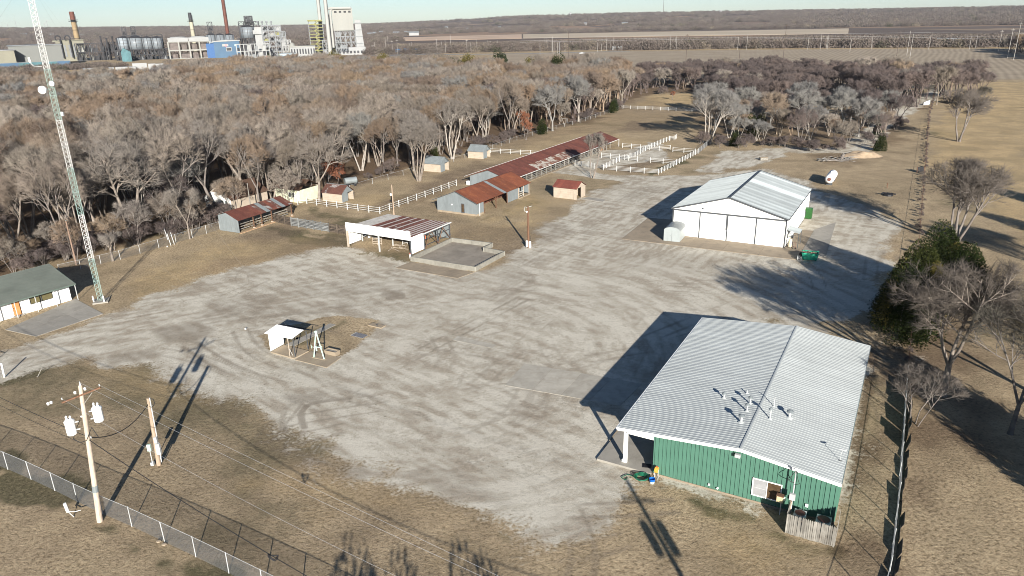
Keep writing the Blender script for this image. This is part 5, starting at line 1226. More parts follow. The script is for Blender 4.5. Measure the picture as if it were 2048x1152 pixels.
for x in (0,2.2,4.5): MB().tube((x,0,.3),(x,0,1.9),.04).build('upright', M_galvpost, t)
t = thing('stake', 'thin leaning pale stake in the grass near the entrance', 'stake', tuple(G(75,754)), 0)
MB().bar((0,0,0),(.45,.4,.9),.05).build('stick', M_greywood, t); MB().box(-.04,.04,-.04,.04,0,.1).build('foot', M_greywood, t)

# ------------------------------------------------------------------ fences
def rail_fence(lab, pts, H=1.3, rails=3, spacing=2.5, group='white rail fences'):
    P = [np.array(G(*p)) for p in pts]; t = thing('rail_fence', lab, 'rail fence', tuple(P[0]), 0, group)
    pmh = mesh_from('post', *(lambda m: (m.v, m.f))(MB().box(-.06,.06,-.06,.06,0,H+.1)), M_whitefence)
    cache = {}
    for k, (a, b) in enumerate(zip(P[:-1], P[1:])):
        L = np.linalg.norm(b-a); n = max(1, int(round(L/spacing))); rz = math.atan2(b[1]-a[1], b[0]-a[0]); l = L/n
        key = round(l, 2)
        if key not in cache: cache[key] = mesh_from('rail', *(lambda m: (m.v, m.f))(MB().box(.03,l-.03,-.02,.02,-.03,.03)), M_whitefence)
        for i in range(n+(1 if k == len(P)-2 else 0)):
            o = a+(b-a)*i/n-P[0]; link('post', pmh, t, tuple(o), (0, 0, rz))
        for i in range(n):
            o = a+(b-a)*i/n-P[0]
            for r in range(rails): link('rail', cache[key], t, (o[0], o[1], H-.08-r*(H-.25)/(rails-.3)), (0, rnd.uniform(-.008,.008), rz))
rail_fence('furthest white rail fence in front of the straw-coloured patch', [(1246,217.5),(1400,224)], spacing=3.2)
rail_fence('white rail fence running right from the far corner of the stable barn', [(1245,295.6),(1318,301.5),(1340,300)], spacing=2.6)
rail_fence('long diagonal white rail fence through the corral, ending by the far gate', [(1249,319.5),(1270,314),(1296,299),(1338.7,281)], rails=4)
rail_fence('short diagonal white rail fence at the corral entrance beside the bare tree', [(1206,339.5),(1239,323.5)], rails=4)
rail_fence('white rail fence from the stable eave into the corral middle', [(1203,315.5),(1275,323)])
rail_fence('white rail fence in the corral joining the front diagonal, nearer one', [(1300.6,325.6),(1352,330)], spacing=3)
rail_fence('white rail fence in the corral, upper right piece beyond the gateway', [(1345.6,303.7),(1390,307.5)], spacing=3)
rail_fence('front white rail fence of the corral facing the gravel', [(1206.5,340.5),(1316.5,349.2)], rails=4, spacing=3.2)
rail_fence('right-hand diagonal white rail fence of the corral', [(1316.5,349.2),(1396,307.5)], rails=4, spacing=2.2)
rail_fence('short white gate panel at the far tip of the corral', [(1339.5,281),(1348,280.5),(1353,277)], rails=3, spacing=2)
rail_fence('L-shaped white rail fence round the brown roofed block shed', [(614,408),(760,428),(913,371.7)], H=1.35, spacing=3.0)
rail_fence('white rail fence right of the furthest block shed', [(981,306),(1082,311.5)], spacing=3.4)
rail_fence('short white rail pen by the foot of the bare tree at the stable barn', [(1150,331),(1176,334),(1188,338)], rails=4, spacing=2)
rail_fence('short low white rail at the left end of the L-shaped fence', [(596,410),(614,408)], H=.9, rails=1, spacing=3)
rail_fence('small white rail stub between the wood and the stable barn', [(1122,243),(1134,244)], H=1.2, rails=1, spacing=3)

def chain_fence(lab, P, H=1.75, spacing=3.0, mesh=True, cell=.075, posts=None, wire=.0045, arms=False, group=None, mat=M_chain, postmat=None):
    P = [np.array(p, float) for p in P]; t = thing('chain_link_fence', lab, 'chain-link fence', tuple(P[0]), 0, group)
    pmh = mesh_from('post', *(lambda m: (m.v, m.f))(MB().tube((0,0,0),(0,0,H+.03),.035,.035,8)), postmat or M_galvpost)
    for k, (a, b) in enumerate(zip(P[:-1], P[1:])):
        L = np.linalg.norm(b-a); n = max(1, int(round(L/spacing))); u = (b-a)/L
        for i in range(n+(1 if k == len(P)-2 else 0)):
            link('post', pmh, t, tuple(a+(b-a)*i/n-P[0]), (rnd.uniform(-.02,.02), rnd.uniform(-.02,.02), 0))
        o = a-P[0]
        MB().tube(tuple(o+[0,0,H]), tuple(b-P[0]+[0,0,H]), .016, .016, 6).build('top_rail', postmat or M_galvpost, t)
        if mesh:
            nn = int(L/cell); s = np.arange(-int(H/cell), nn)*cell; V = []; F = []
            nrm = np.array([-u[1], u[0], 0])
            for sg in (0, 1):
                x0 = s.copy(); x1 = s+H; z0 = np.zeros_like(s); z1 = np.full_like(s, H)
                c0 = np.clip(x0, 0, L); z0 = z0+(c0-x0); c1 = np.clip(x1, 0, L); z1 = z1-(x1-c1)
                ok = (c1-c0) > .02
                X0, Z0, X1, Z1 = (c0[ok], z0[ok], c1[ok], z1[ok]) if not sg else (L-c0[ok], z0[ok], L-c1[ok], z1[ok])
                for xa, za, xb, zb in zip(X0, Z0, X1, Z1):
                    i0 = len(V)
                    for (x, z) in ((xa, za), (xb, zb)):
                        c = o+u*x; 
                        for (dn, dz) in ((wire, 0), (-wire, wire), (-wire, -wire)): V.append(tuple(c+nrm*dn+np.array([0,0,z+.02+dz])))
                    F += [(i0,i0+1,i0+4,i0+3),(i0+1,i0+2,i0+5,i0+4),(i0+2,i0,i0+3,i0+5)]
            tag(link('wire_mesh', mesh_from('wire_mesh', V, F, mat), t), kind='stuff')
    return t
fg = chain_fence('chain-link fence crossing the lower left foreground', [G(-80,902),G(-30,920),G(16,939),G(62.5,959),G(110,981.5),G(155,1004),G(206,1028),G(264,1053),G(329.5,1084),G(392,1114),G(458,1146.5),G(528,1182),G(600,1218),G(690,1266),G(800,1330)], 1.75, 9, cell=.085, wire=.0038)
for p in ((329,1090),(318,1084)):
    t = thing('stone', ('larger' if p[0] > 320 else 'smaller')+' pale stone at the foot of the chain-link fence', 'stone', tuple(G(*p)), 0)
    MB().lathe([(.12,-.02),(.2,.06),(.16,.13),(.05,.16)], 7).build('stone_body', M_conc2, t)
chain_fence('chain-link fence along the wood edge left of the pole shed', [G(120,548),G(241,519),G(318,496),G(385,475.5),G(440,459)], 1.5, 3.6, cell=.16, wire=.006)
for x, y in ((342,491),(349,489),(336,480)):
    t = thing('brace_post', 'pale leaning brace post where the wood-edge fence turns', 'post', tuple(G(x,y)), 0, 'brace posts at the bend of the wood fence')
    MB().tube((0,0,0),(-.4,.2,2.1),.06).build('post', M_galvpost, t); MB().box(-.08,.08,-.08,.08,0,.06).build('footing', M_conc, t)
chain_fence('wire fence with slender posts behind the block sheds along the wood', [G(700,382),G(745,368),G(835,343),G(930,318),G(1034,281),G(1095,263),G(1160,246),G(1244,217)], 1.3, 5.5, mesh=True, cell=.6, wire=.006)
chain_fence('wire fence continuing from the corral towards the grey thicket', [G(1396,307.5),G(1424,283)], 1.4, 2.4, cell=.2, wire=.007)
chain_fence('wire fence along the right-hand field track', [G(1812,770),G(1850,330),G(1858,230),G(1874,165)], 1.2, 6.0, mesh=False, postmat=M_darkwood)
# right boundary: chain link with a collapsed privacy screen and vines
bf = chain_fence('long boundary fence with bright top rail right of the green workshop', [G(1740,1300),G(1778,1150),G(1795,1000),G(1812,760)], 1.6, 3.0, cell=.5, wire=.005)
# dark line fence beyond the bright one and the fallen screen with vines on it
scr = thing('privacy_screen', 'dark sagging privacy screen on the boundary fence right of the workshop', 'fence screen', tuple(G(1790,1040)), 0)
_p = [G(1760,1230), G(1784,1120), G(1797,985), G(1806,870), G(1813,762)]
o_ = G(1790,1040)
for a, b in zip(_p[:-1], _p[1:]):
    L = np.linalg.norm(b-a); u = (b-a)/L; nn = int(L/1.5)
    for k in range(nn):
        p = a+u*(L*k/nn)-o_+np.array([.25,0,0]); q = a+u*(L*(k+1)/nn-.03)-o_+np.array([.25,0,0]); tall_ = 52 < p[1]+o_[1] < 63; h = rnd.uniform(1.0,1.15) if tall_ else rnd.uniform(.42,.6); h2_ = h+rnd.uniform(-.08,.08)
        lean = rnd.uniform(0.0, .35)
        MB().slab3([tuple(p), tuple(q), (q[0]+lean, q[1], h2_), (p[0]+lean, p[1], h)], (1,0,0), .03).build('screen_sheet', simple('screen_cloth', (.05,.045,.04), .9, var=.4, scale=2), scr)

# ------------------------------------------------------------------ trees
def bark_mat(name, lo, hi):
    m, nt, b = new_mat(name); co = worldco(nt)
    c = ramp(nt, noise(nt, 1.3, 5, 0.6, co), [(0.3, lo), (0.7, hi)])
    nt.links.new(c, b.inputs['Base Color']); b.inputs['Roughness'].default_value = 0.9; b.inputs['Specular IOR Level'].default_value = 0.15
    bump(nt, b, noise(nt, 9, 4, 0.6, co), 0.4, 0.05); return m
def twig_mat(name, stops):
    m, nt, b = new_mat(name)
    oi = N(nt, 'ShaderNodeObjectInfo').outputs['Random']
    c = ramp(nt, oi, stops)
    c = mix(nt, 0.5, c, mix(nt, 1.0, c, ramp(nt, noise(nt, 0.8, 3, 0.6, worldco(nt)), [(0.3, 0.55), (0.7, 1.5)]), 'MULTIPLY'))
    nt.links.new(c, b.inputs['Base Color']); b.inputs['Roughness'].default_value = 0.9; b.inputs['Specular IOR Level'].default_value = 0.1
    return m
T_wood = twig_mat('bare_twigs', [(0, (0.177,0.147,0.116)), (.18, (0.238,0.209,0.175)), (.34, (0.228,0.165,0.115)), (.5, (0.194,0.169,0.145)), (.62, (0.292,0.252,0.210)), (.75, (0.150,0.112,0.087)), (.88, (0.249,0.185,0.125)), (1, (0.221,0.196,0.175))])
T_grey = twig_mat('silver_twigs', [(0, (0.179,0.169,0.160)), (.5, (0.221,0.212,0.192)), (1, (0.163,0.159,0.152))])
T_brown = twig_mat('brown_twigs', [(0, (.125,.10,.09)), (.5, (.105,.085,.08)), (1, (.155,.12,.105))])
T_dark = twig_mat('dark_twigs', [(0, (0.087,0.080,0.066)), (1, (0.114,0.101,0.080))])
T_near = twig_mat('grey_brown_twigs', [(0, (0.191,0.168,0.144)), (1, (0.212,0.189,0.166))])
T_shade = twig_mat('dark_grey_twigs', [(0, (0.108,0.092,0.078)), (1, (0.135,0.116,0.100))])
T_rust = twig_mat('russet_leaves', [(0, (0.180,0.075,0.045)), (1, (0.225,0.098,0.056))])
T_cedar = twig_mat('cedar_foliage', [(0, (0.013,0.022,0.006)), (.5, (0.020,0.027,0.007)), (1, (0.030,0.034,0.009))])
T_cedarb = twig_mat('browned_cedar_foliage', [(0, (.075,.068,.018)), (1, (.10,.082,.022))])
B_pale = bark_mat('pale_bark', (.14,.117,.097), (.27,.232,.195))
B_white = bark_mat('white_bark', (.21,.185,.16), (.37,.335,.29))
B_grey = bark_mat('grey_bark', (.11,.095,.083), (.21,.185,.165))

def rot_about(d, axis, a):
    return d*math.cos(a) + axis.cross(d)*math.sin(a) + axis*(axis.dot(d))*(1-math.cos(a))
def frusta(segs, n):
    "segs: array (k,8): p q r0 r1 -> verts, faces (quads)"
    s = np.array(segs); p = s[:, 0:3]; q = s[:, 3:6]; d = q-p; L = np.linalg.norm(d, axis=1)[:, None]+1e-9; d = d/L
    up = np.where(np.abs(d[:, 2:3]) > .9, np.array([[1., 0, 0]]), np.array([[0, 0, 1.]]))
    a = np.cross(d, up); a /= np.linalg.norm(a, axis=1)[:, None]; b = np.cross(d, a)
    rings = []
    for e, r in ((p, s[:, 6]), (q, s[:, 7])):
        for i in range(n):
            t = 2*math.pi*i/n; rings.append(e + a*(r*math.cos(t))[:, None] + b*(r*math.sin(t))[:, None])
    V = np.stack(rings, 1).reshape(-1, 3); k = len(s); base = (np.arange(k)*2*n)[:, None]
    F = np.concatenate([base+np.array([[i, (i+1) % n, n+(i+1) % n, n+i]]) for i in range(n)], 0)
    return V, F.ravel()
def cones(segs):
    s = np.array(segs); p = s[:, 0:3]; q = s[:, 3:6]; d = q-p; L = np.linalg.norm(d, axis=1)[:, None]+1e-9; d = d/L
    up = np.where(np.abs(d[:, 2:3]) > .9, np.array([[1., 0, 0]]), np.array([[0, 0, 1.]]))
    a = np.cross(d, up); a /= np.linalg.norm(a, axis=1)[:, None]; b = np.cross(d, a)
    pts = [p + a*(s[:, 6]*math.cos(t))[:, None] + b*(s[:, 6]*math.sin(t))[:, None] for t in (0, 2.094, 4.189)] + [q]
    V = np.stack(pts, 1).reshape(-1, 3); base = (np.arange(len(s))*4)[:, None]
    F = np.concatenate([base+np.array([[0, 1, 3]]), base+np.array([[1, 2, 3]]), base+np.array([[2, 0, 3]])], 0)
    return V, F.ravel()

def grow_tree(seed, H=14, R=6, trunks=1, trunk_h=.25, r0=.3, kids=(6, 6, 6, 7), spread=(42, 40, 38, 40), twig=.9, twr=.018, up=.25, wob=.16, droop=0.0, lean=(0,0)):
    rg = random.Random(seed); thick = []; thin = []; tips = []
    cen = Vector((lean[0]*H*.5, lean[1]*H*.5, H*.55)); rad = Vector((R, R, H*.47))
    def inside(p): q = p-cen; return (q.x/rad.x)**2+(q.y/rad.y)**2+(q.z/rad.z)**2
    outer = rg.uniform(.85, 1.15)
    def branch(p, d, L, r, lev):
        nseg = 4 if lev <= 1 else (3 if lev == 2 else 2)
        pts = [p]; rs = [r]; dirs = [d]
        for i in range(nseg):
            ax = Vector((rg.gauss(0,1), rg.gauss(0,1), rg.gauss(0,1))).normalized()
            d = rot_about(d, ax, rg.gauss(0, wob)); d = (d + Vector((0,0,up*.25*(1 if lev < 3 else .3)))).normalized()
            q = pts[-1]+d*(L/nseg)
            if lev >= 1 and inside(q) > 1.35*outer and i > 0: break
            pts.append(q); rs.append(r*(1-.62*(i+1)/nseg)); dirs.append(d)
        for i in range(len(pts)-1):
            rec = (*pts[i], *pts[i+1], rs[i], rs[i+1])
            (thick if lev <= 2 else thin).append(rec)
        if lev >= len(kids):
            return
        nk = kids[lev]; m = len(pts)-1
        for k in range(nk):
            s = (.22 + .78*(k+rg.random()*.7)/nk) if lev > 0 else (.45+.55*(k+rg.random()*.5)/nk)
            s = min(s, .99)*m; i = min(int(s), m-1); f = s-i
            q = pts[i].lerp(pts[i+1], f); rr_ = rs[i]*(1-f)+rs[i+1]*f
            ax = dirs[i].cross(Vector((rg.gauss(0,1), rg.gauss(0,1), rg.gauss(0,1)))).normalized()
            nd = rot_about(dirs[min(i+1, m)], ax, math.radians(rg.gauss(spread[lev], 9)))
            if nd.z < -.15: nd.z *= .3; nd.normalize()
            if lev == len(kids)-1:
                for _ in range(1):
                    l = twig*rg.uniform(.6, 1.3); e = q+nd*l+Vector((0,0,-droop*l)); tips.append((*q, *e, twr*rg.uniform(.7,1.2), 0))
            else:
                branch(q, nd, L*rg.uniform(.5,.72)*(1.05-.35*s/m), min(rr_*.75, r*.6), lev+1)
    for t in range(trunks):
        a = 2*math.pi*t/max(trunks,1)+rg.random()
        d = Vector((lean[0], lean[1], 1)) if trunks == 1 else Vector((math.cos(a)*.28+lean[0], math.sin(a)*.28+lean[1], 1))
        base = Vector((0,0,-.1)) if trunks == 1 else Vector((math.cos(a)*.3, math.sin(a)*.3, -.1))
        th = H*trunk_h
        d.normalize()
        top = base+d*th; thick.append((*base, *(base+d*th*.15), r0*1.5, r0*1.08)); thick.append((*(base+d*th*.15), *top, r0*1.08, r0*.85))
        ns = 3 if trunks == 1 else 1
        for j in range(ns):
            a2 = 2*math.pi*j/ns+rg.random()*1.5
            nd = (d*1.0+Vector((math.cos(a2), math.sin(a2), 0))*(.45 if ns > 1 else .15)).normalized()
            branch(top-d*.1, nd, H*(1-trunk_h)*rg.uniform(.72,.92), r0*(.62 if ns > 1 else .85), 0)
    return thick, thin, tips
def tree_meshes(seed, bark, twigm, density=1.0, single=False, **k):
    thick, thin, tips = grow_tree(seed, **k)
    if density < 1: rg = random.Random(seed); tips = [t for t in tips if rg.random() < density]
    V1, F1 = frusta(thick, 6)
    tm = mesh_np('trunk', V1, F1, 4, bark, True)
    minr = k.get('twr', .018)*1.1
    thin = [(*t[:6], max(t[6], minr), max(t[7], minr*.6)) for t in thin]
    V2, F2 = frusta(thin, 3); V3, F3 = cones(tips)
    tri2 = F2.reshape(-1, 4); tri2 = np.concatenate([tri2[:, [0,1,2]], tri2[:, [0,2,3]]]).ravel()
    V = np.concatenate([V2, V3]); F = np.concatenate([tri2, F3+len(V2)])
    if single:
        t1 = F1.reshape(-1, 4); t1 = np.concatenate([t1[:, [0,1,2]], t1[:, [0,2,3]]]).ravel()
        return mesh_np('bare_tree', np.concatenate([V, V1]), np.concatenate([F, t1+len(V)]), 3, twigm)
    return tm, mesh_np('crown', V, F, 3, twigm)
def cedar_meshes(seed, H=7, R=2.6, n=5200, mat=None, size=.3, mat2=None, shape=1.0):
    rg = random.Random(seed); V = []; F = []
    lobes = [(rg.uniform(-.45,.45)*R, rg.uniform(-.45,.45)*R, rg.uniform(.1,.75)*H, rg.uniform(.35,.7)*R) for _ in range(26)]
    for i in range(n):
        lx, ly, lz, lr = lobes[rg.randrange(len(lobes))]
        env = max(.05, (1-lz/H))**.6
        a = rg.random()*6.283; cz = rg.uniform(-1,1); rr_ = lr*(rg.random()**.35)
        x = lx*env*1.6 + rr_*math.cos(a)*math.sqrt(1-cz*cz); y = ly*env*1.6 + rr_*math.sin(a)*math.sqrt(1-cz*cz); z = lz + rr_*cz*1.35
        z = max(.1, min(z, H*1.03)); e2_ = R*1.15*(max(0.0, 1-z/(H*1.06)))**(.62*shape)+.12; h = math.hypot(x, y)
        if h > e2_: x *= e2_/h*rg.uniform(.85,1); y *= e2_/h*rg.uniform(.85,1)
        d = Vector((x*.5+rg.gauss(0,.5), y*.5+rg.gauss(0,.5), rg.uniform(.3,1.4))).normalized()*size*rg.uniform(.5,1.4)
        s = d.cross(Vector((rg.gauss(0,1), rg.gauss(0,1), rg.gauss(0,1)))).normalized()*size*.28
        k = len(V); V += [(x-s.x,y-s.y,z-s.z),(x+s.x,y+s.y,z+s.z),(x+d.x,y+d.y,z+d.z)]; F += [k,k+1,k+2]
    me = mesh_np('crown', V, F, 3, mat)
    if mat2 is not None:
        me.materials.append(mat2); mi = np.zeros(len(me.polygons), np.int32)
        for j in range(len(mi)):
            v = V[3*j]; mi[j] = 1 if (v[0] > .3 and vnoise(np.array([v[0]*.55+seed]), np.array([v[2]*.5+v[1]*.4]), 3)[0] > .62) else 0
        me.polygons.foreach_set('material_index', mi)
    tm = MB().tube((0,0,-.1),(0,0,H*.7), .16, .05, 7); return mesh_from('trunk', tm.v, tm.f, B_grey), me

PROTO = {
 'broad':  tree_meshes(3, B_pale, T_wood, H=15, R=6.5, trunk_h=.22, r0=.36, kids=(7,7,7,7), up=.45, twig=1.0, twr=.0185),
 'tall':   tree_meshes(8, B_grey, T_wood, H=16, R=4.8, trunk_h=.3, r0=.26, kids=(7,7,6,7), spread=(34,34,36,38), twig=.9, twr=.0185, up=.5),
 'multi':  tree_meshes(14, B_pale, T_wood, H=14, R=6, trunks=4, trunk_h=.2, r0=.2, kids=(6,6,6,7), spread=(36,38,38,40), twig=.95, twr=.0185, up=.4),
 'small':  tree_meshes(21, B_grey, T_wood, H=9, R=4, trunks=3, trunk_h=.12, r0=.12, kids=(6,6,6,6), twig=.75, twr=.02),
 'silver': tree_meshes(31, B_white, T_grey, H=13, R=6.2, trunks=3, trunk_h=.2, r0=.2, kids=(7,7,6,7), twig=.85, twr=.0185),
 'bush':   tree_meshes(44, B_grey, T_brown, H=4.2, R=3.0, trunks=5, trunk_h=.06, r0=.06, kids=(5,5,5,5), spread=(48,44,40,40), twig=.6, twr=.018),
 'brown':  tree_meshes(52, B_grey, T_brown, H=12, R=6.2, trunks=2, trunk_h=.16, r0=.2, kids=(7,7,6,7), twig=.8, twr=.0185),
 'rust':   tree_meshes(61, B_grey, T_rust, H=7, R=3.4, trunks=2, trunk_h=.12, r0=.12, kids=(6,6,6,6), twig=.4, twr=.05),
 'cedar':  cedar_meshes(5, 7.5, 2.7, 5200, T_cedar, .32),
 'browncedar': cedar_meshes(7, 7, 2.8, 4600, T_cedarb, .32),
}
FARP = {
 'broad': tree_meshes(103, B_pale, T_wood, single=True, H=14, R=6.4, trunk_h=.22, r0=.34, kids=(6,6,6,5), twig=1.3, twr=.04),
 'tall':  tree_meshes(104, B_grey, T_wood, single=True, H=15, R=5, trunk_h=.3, r0=.26, kids=(6,6,6,5), spread=(34,34,36,38), twig=1.3, twr=.04, up=.5),
 'multi': tree_meshes(105, B_pale, T_wood, single=True, H=12.5, R=6, trunks=3, trunk_h=.2, r0=.2, kids=(6,6,5,5), twig=1.3, twr=.042, up=.4),
}
def place_tree(kind, p, s=1.0, rz=None, label=None, group=None, name='bare_tree', sz=None):
    rz = rnd.uniform(0, 6.28) if rz is None else rz
    if kind.startswith('far_'):
        o = link(name, FARP[kind[4:]], None, tuple(p), (0, 0, rz)); o.scale = (s, s, sz or s); tag(o, label, 'tree', group); return o
    t = link(name, None, None, tuple(p), (0, 0, rz)); t.empty_display_size = .5; t.scale = (s, s, sz or s); tag(t, label, 'tree', group)
    a, b = PROTO[kind]; link('trunk', a, t); link('crown', b, t); return t

# individual trees that can be picked out
R_ = rnd.random
def special(name, lab, seed, px, py, bark, tw, **k):
    a, b = tree_meshes(seed, bark, tw, **k)
    t = link(name, None, None, tuple(G(px, py)), (0, 0, k.get('rz', 0))); tag(t, lab, 'tree'); link('trunk', a, t); link('crown', b, t); return t
special('bare_tree', 'great spreading bare tree with pale forked trunk behind the fence right of the mast', 201, 268, 470, B_pale, T_near, H=17, R=9.5, trunks=3, trunk_h=.16, r0=.4, kids=(7,7,7,7), spread=(46,42,38,40), twig=1.1, twr=.02, up=.15, lean=(-.12, 0))
special('bare_tree', 'pale barked bare tree rising from the grass strip in front of the right-hand cedars', 202, 1885, 792, B_pale, T_shade, H=13.2, R=6.6, trunk_h=.26, r0=.3, kids=(9,8,7,8), spread=(50,46,42,40), twig=.9, twr=.015, up=.15)
special('bare_tree', 'wide bare tree with dark trunks behind the cedars by the right track', 203, 1908, 490, B_grey, T_shade, H=12.5, R=9.5, trunks=5, trunk_h=.1, r0=.26, kids=(7,7,6,7), spread=(44,42,40,40), twig=1.1, twr=.02, up=.25)
special('bare_tree', 'dark bare tree cut by the right edge of the picture', 204, 2020, 868, B_grey, T_dark, H=12, R=5.5, trunk_h=.25, r0=.2, kids=(6,6,6,6), spread=(40,40,40,40), twig=.9, twr=.014, up=.3, lean=(.05,0))
special('bare_tree', 'small low twiggy tree on the boundary fence between workshop and big tree', 205, 1828, 850, B_grey, T_shade, H=5.2, R=3.2, trunks=4, trunk_h=.08, r0=.06, kids=(5,5,5,5), twig=.6, twr=.011)
special('bare_tree', 'lone slender bare tree standing at the end of the stable barn', 206, 1185, 356, B_pale, T_near, H=10, R=3.6, trunks=3, trunk_h=.2, r0=.12, kids=(6,6,6,6), spread=(26,28,32,36), twig=.7, twr=.018, up=.6)
special('bare_tree', 'rounded grey-green bare tree in the dry field beyond the right track', 207, 1918, 283, B_grey, T_shade, H=13.5, R=8.5, trunks=3, trunk_h=.12, r0=.3, kids=(7,7,6,7), spread=(42,40,38,40), twig=1.2, twr=.026, up=.2)
special('bare_tree', 'small forked bare tree further up the dry field near the track', 208, 1960, 214, B_grey, T_dark, H=7, R=4.2, trunks=3, trunk_h=.2, r0=.12, kids=(5,5,5,5), twig=1.0, twr=.03)
special('bare_tree', 'pale many-stemmed bare tree at the wood edge behind the brown roofed block shed', 209, 838, 362, B_pale, T_near, H=13, R=6.5, trunks=6, trunk_h=.2, r0=.2, kids=(6,6,6,7), spread=(34,36,38,40), twig=.95, twr=.02, up=.4)
special('bare_tree', 'leaning bare tree with white-painted foot left of the middle block shed', 210, 828, 342, B_white, T_near, H=14, R=5, trunk_h=.35, r0=.28, kids=(6,6,6,7), spread=(36,36,38,40), twig=.95, twr=.02, up=.5)
special('bare_tree', 'pale forked bare tree directly behind the furthest block shed', 211, 905, 318, B_white, T_near, H=14.5, R=6.2, trunks=3, trunk_h=.28, r0=.26, kids=(7,6,6,7), spread=(36,36,38,40), twig=.95, twr=.022, up=.4)
special('bare_tree', 'silvery spreading bare tree at the wood edge above the stable barn', 212, 1157, 243, B_white, T_grey, H=15.5, R=9, trunk_h=.22, r0=.36, kids=(8,7,7,7), spread=(46,42,40,40), twig=1.1, twr=.024, up=.2)
special('bare_tree', 'curved bare tree in front of the white farmhouse gable', 213, 492, 405, B_pale, T_near, H=16, R=6, trunk_h=.35, r0=.38, kids=(6,6,6,7), spread=(40,38,38,40), twig=1.0, twr=.02, up=.4, lean=(-.1,0))
special('bare_tree', 'tall leaning bare tree left of the farmhouse gable', 214, 434, 428, B_grey, T_near, H=17, R=6.5, trunk_h=.35, r0=.32, kids=(6,6,6,7), spread=(38,38,38,40), twig=1.0, twr=.02, up=.3, lean=(-.28,0))
special('bare_tree', 'slim young bare tree at the wood fence left of the pole shed', 215, 380, 478, B_pale, T_near, H=9, R=3.6, trunk_h=.35, r0=.14, kids=(6,6,6,6), spread=(30,32,36,38), twig=.7, twr=.016, up=.6)
special('bare_tree', 'bushy bare tree between farmhouse and brown roofed block shed', 216, 545, 400, B_pale, T_wood, H=12, R=6, trunks=3, trunk_h=.25, r0=.22, kids=(7,6,6,7), twig=.95, twr=.02)
special('bare_tree', 'bare tree with thick curved trunk at the left of the brown roofed block shed', 217, 638, 402, B_pale, T_wood, H=14.5, R=6, trunk_h=.3, r0=.3, kids=(7,6,6,7), twig=.95, twr=.02, lean=(.12,.0))
special('pollard_tree', 'short cut-back tree with fan of twigs by the wood fence right of the mast', 218, 226, 522, B_pale, T_near, H=4.6, R=2.6, trunk_h=.3, r0=.22, kids=(7,6,6,5), spread=(40,36,36,36), twig=.5, twr=.012, up=.2)
special('bare_tree', 'grey bare tree behind the corral at the edge of the thicket, double trunked', 219, 1418, 288, B_white, T_grey, H=14.5, R=7.5, trunks=4, trunk_h=.26, r0=.22, kids=(7,7,6,7), spread=(38,40,40,40), twig=1.1, twr=.024, up=.3)
special('bare_tree', 'grey bare tree over the boundary fence below the cedars', 220, 1850, 680, B_grey, T_shade, H=6.5, R=4, trunks=3, trunk_h=.15, r0=.1, kids=(5,6,6,6), twig=.7, twr=.011)
# cedars right of the white shed
for (px, py, H, R, lab, sd, m2) in ((1796,672,9.0,4.2,'lowest dark cedar at the yard edge, nearest the workshop roof',304,None),(1822,628,9.2,3.8,'large dark cedar at the yard edge, nearest to the gravel',301,None),(1858,600,10.2,4.0,'tallest dark cedar tinged with brown on its right side',302,T_cedarb),(1915,610,8.0,3.4,'browned cedar on the right of the dark pair',303,T_cedarb)):
    a, b = cedar_meshes(sd, H, R, 22000, T_cedar if sd != 303 else T_cedar, .24, m2 if m2 else T_cedarb, 1.0)
    t = link('cedar', None, None, tuple(G(px,py)), (0,0,sd)); tag(t, lab, 'tree'); link('trunk', a, t); link('crown', b, t)
# trees standing behind the viewpoint and outside the right edge, whose shadows reach the picture
def by_shadow(px, py, H, f=1.0): return G(px, py)-SHDIR*(f*H/math.tan(SUN_ELEV))
OFF = [('cedar', by_shadow(708,1075,10), 10/7.5, 'pointed cedar in the foreground outside the picture, throwing the left shadow at the bottom edge'),
       ('cedar', by_shadow(770,1100,9)+[1.2,-1,0], 9/7.5, 'second pointed cedar outside the picture, beside the first'),
       ('cedar', by_shadow(925,1095,8.5), 8.5/7.5, 'smaller cedar outside the picture, throwing the middle shadow at the bottom edge'),
       ('cedar', by_shadow(960,1120,7), 7/7.5, 'smallest cedar outside the picture at the lower middle'),
       ('broad', by_shadow(1800,640,14,.6), 14/15, 'bare tree outside the lower right corner, nearest the boundary fence'),
       ('cedar', by_shadow(1925,800,11,.5), 11/7.5, 'dense cedar outside the lower right corner, nearest of three'),
       ('cedar', by_shadow(1990,865,12,.5), 12/7.5, 'large dense cedar outside the right edge, throwing the dark lower right shadow'),
       ('cedar', by_shadow(2060,900,12,.5), 12/7.5, 'second dense cedar outside the right edge'),
       ('broad', by_shadow(1960,640,15,.6), 1.0, 'bare tree outside the right edge, further back'),
       ('broad', by_shadow(2080,520,15,.6), 1.0, 'bare tree outside the right edge beside the dry field'),
       ('cedar', by_shadow(2010,385,9,.6), 9/7.5, 'cedar outside the right edge, throwing the long shadow over the dry field'),
       ('cedar', by_shadow(2060,395,9,.6), 9/7.5, 'cedar next to the one throwing the long shadow over the dry field'),
       ('cedar', by_shadow(2010,440,8,.6), 8/7.5, 'lower cedar outside the right edge')]
for kd, p, s, lab in OFF: place_tree(kd, p, s, label=lab, name='cedar' if 'cedar' in kd else 'bare_tree')

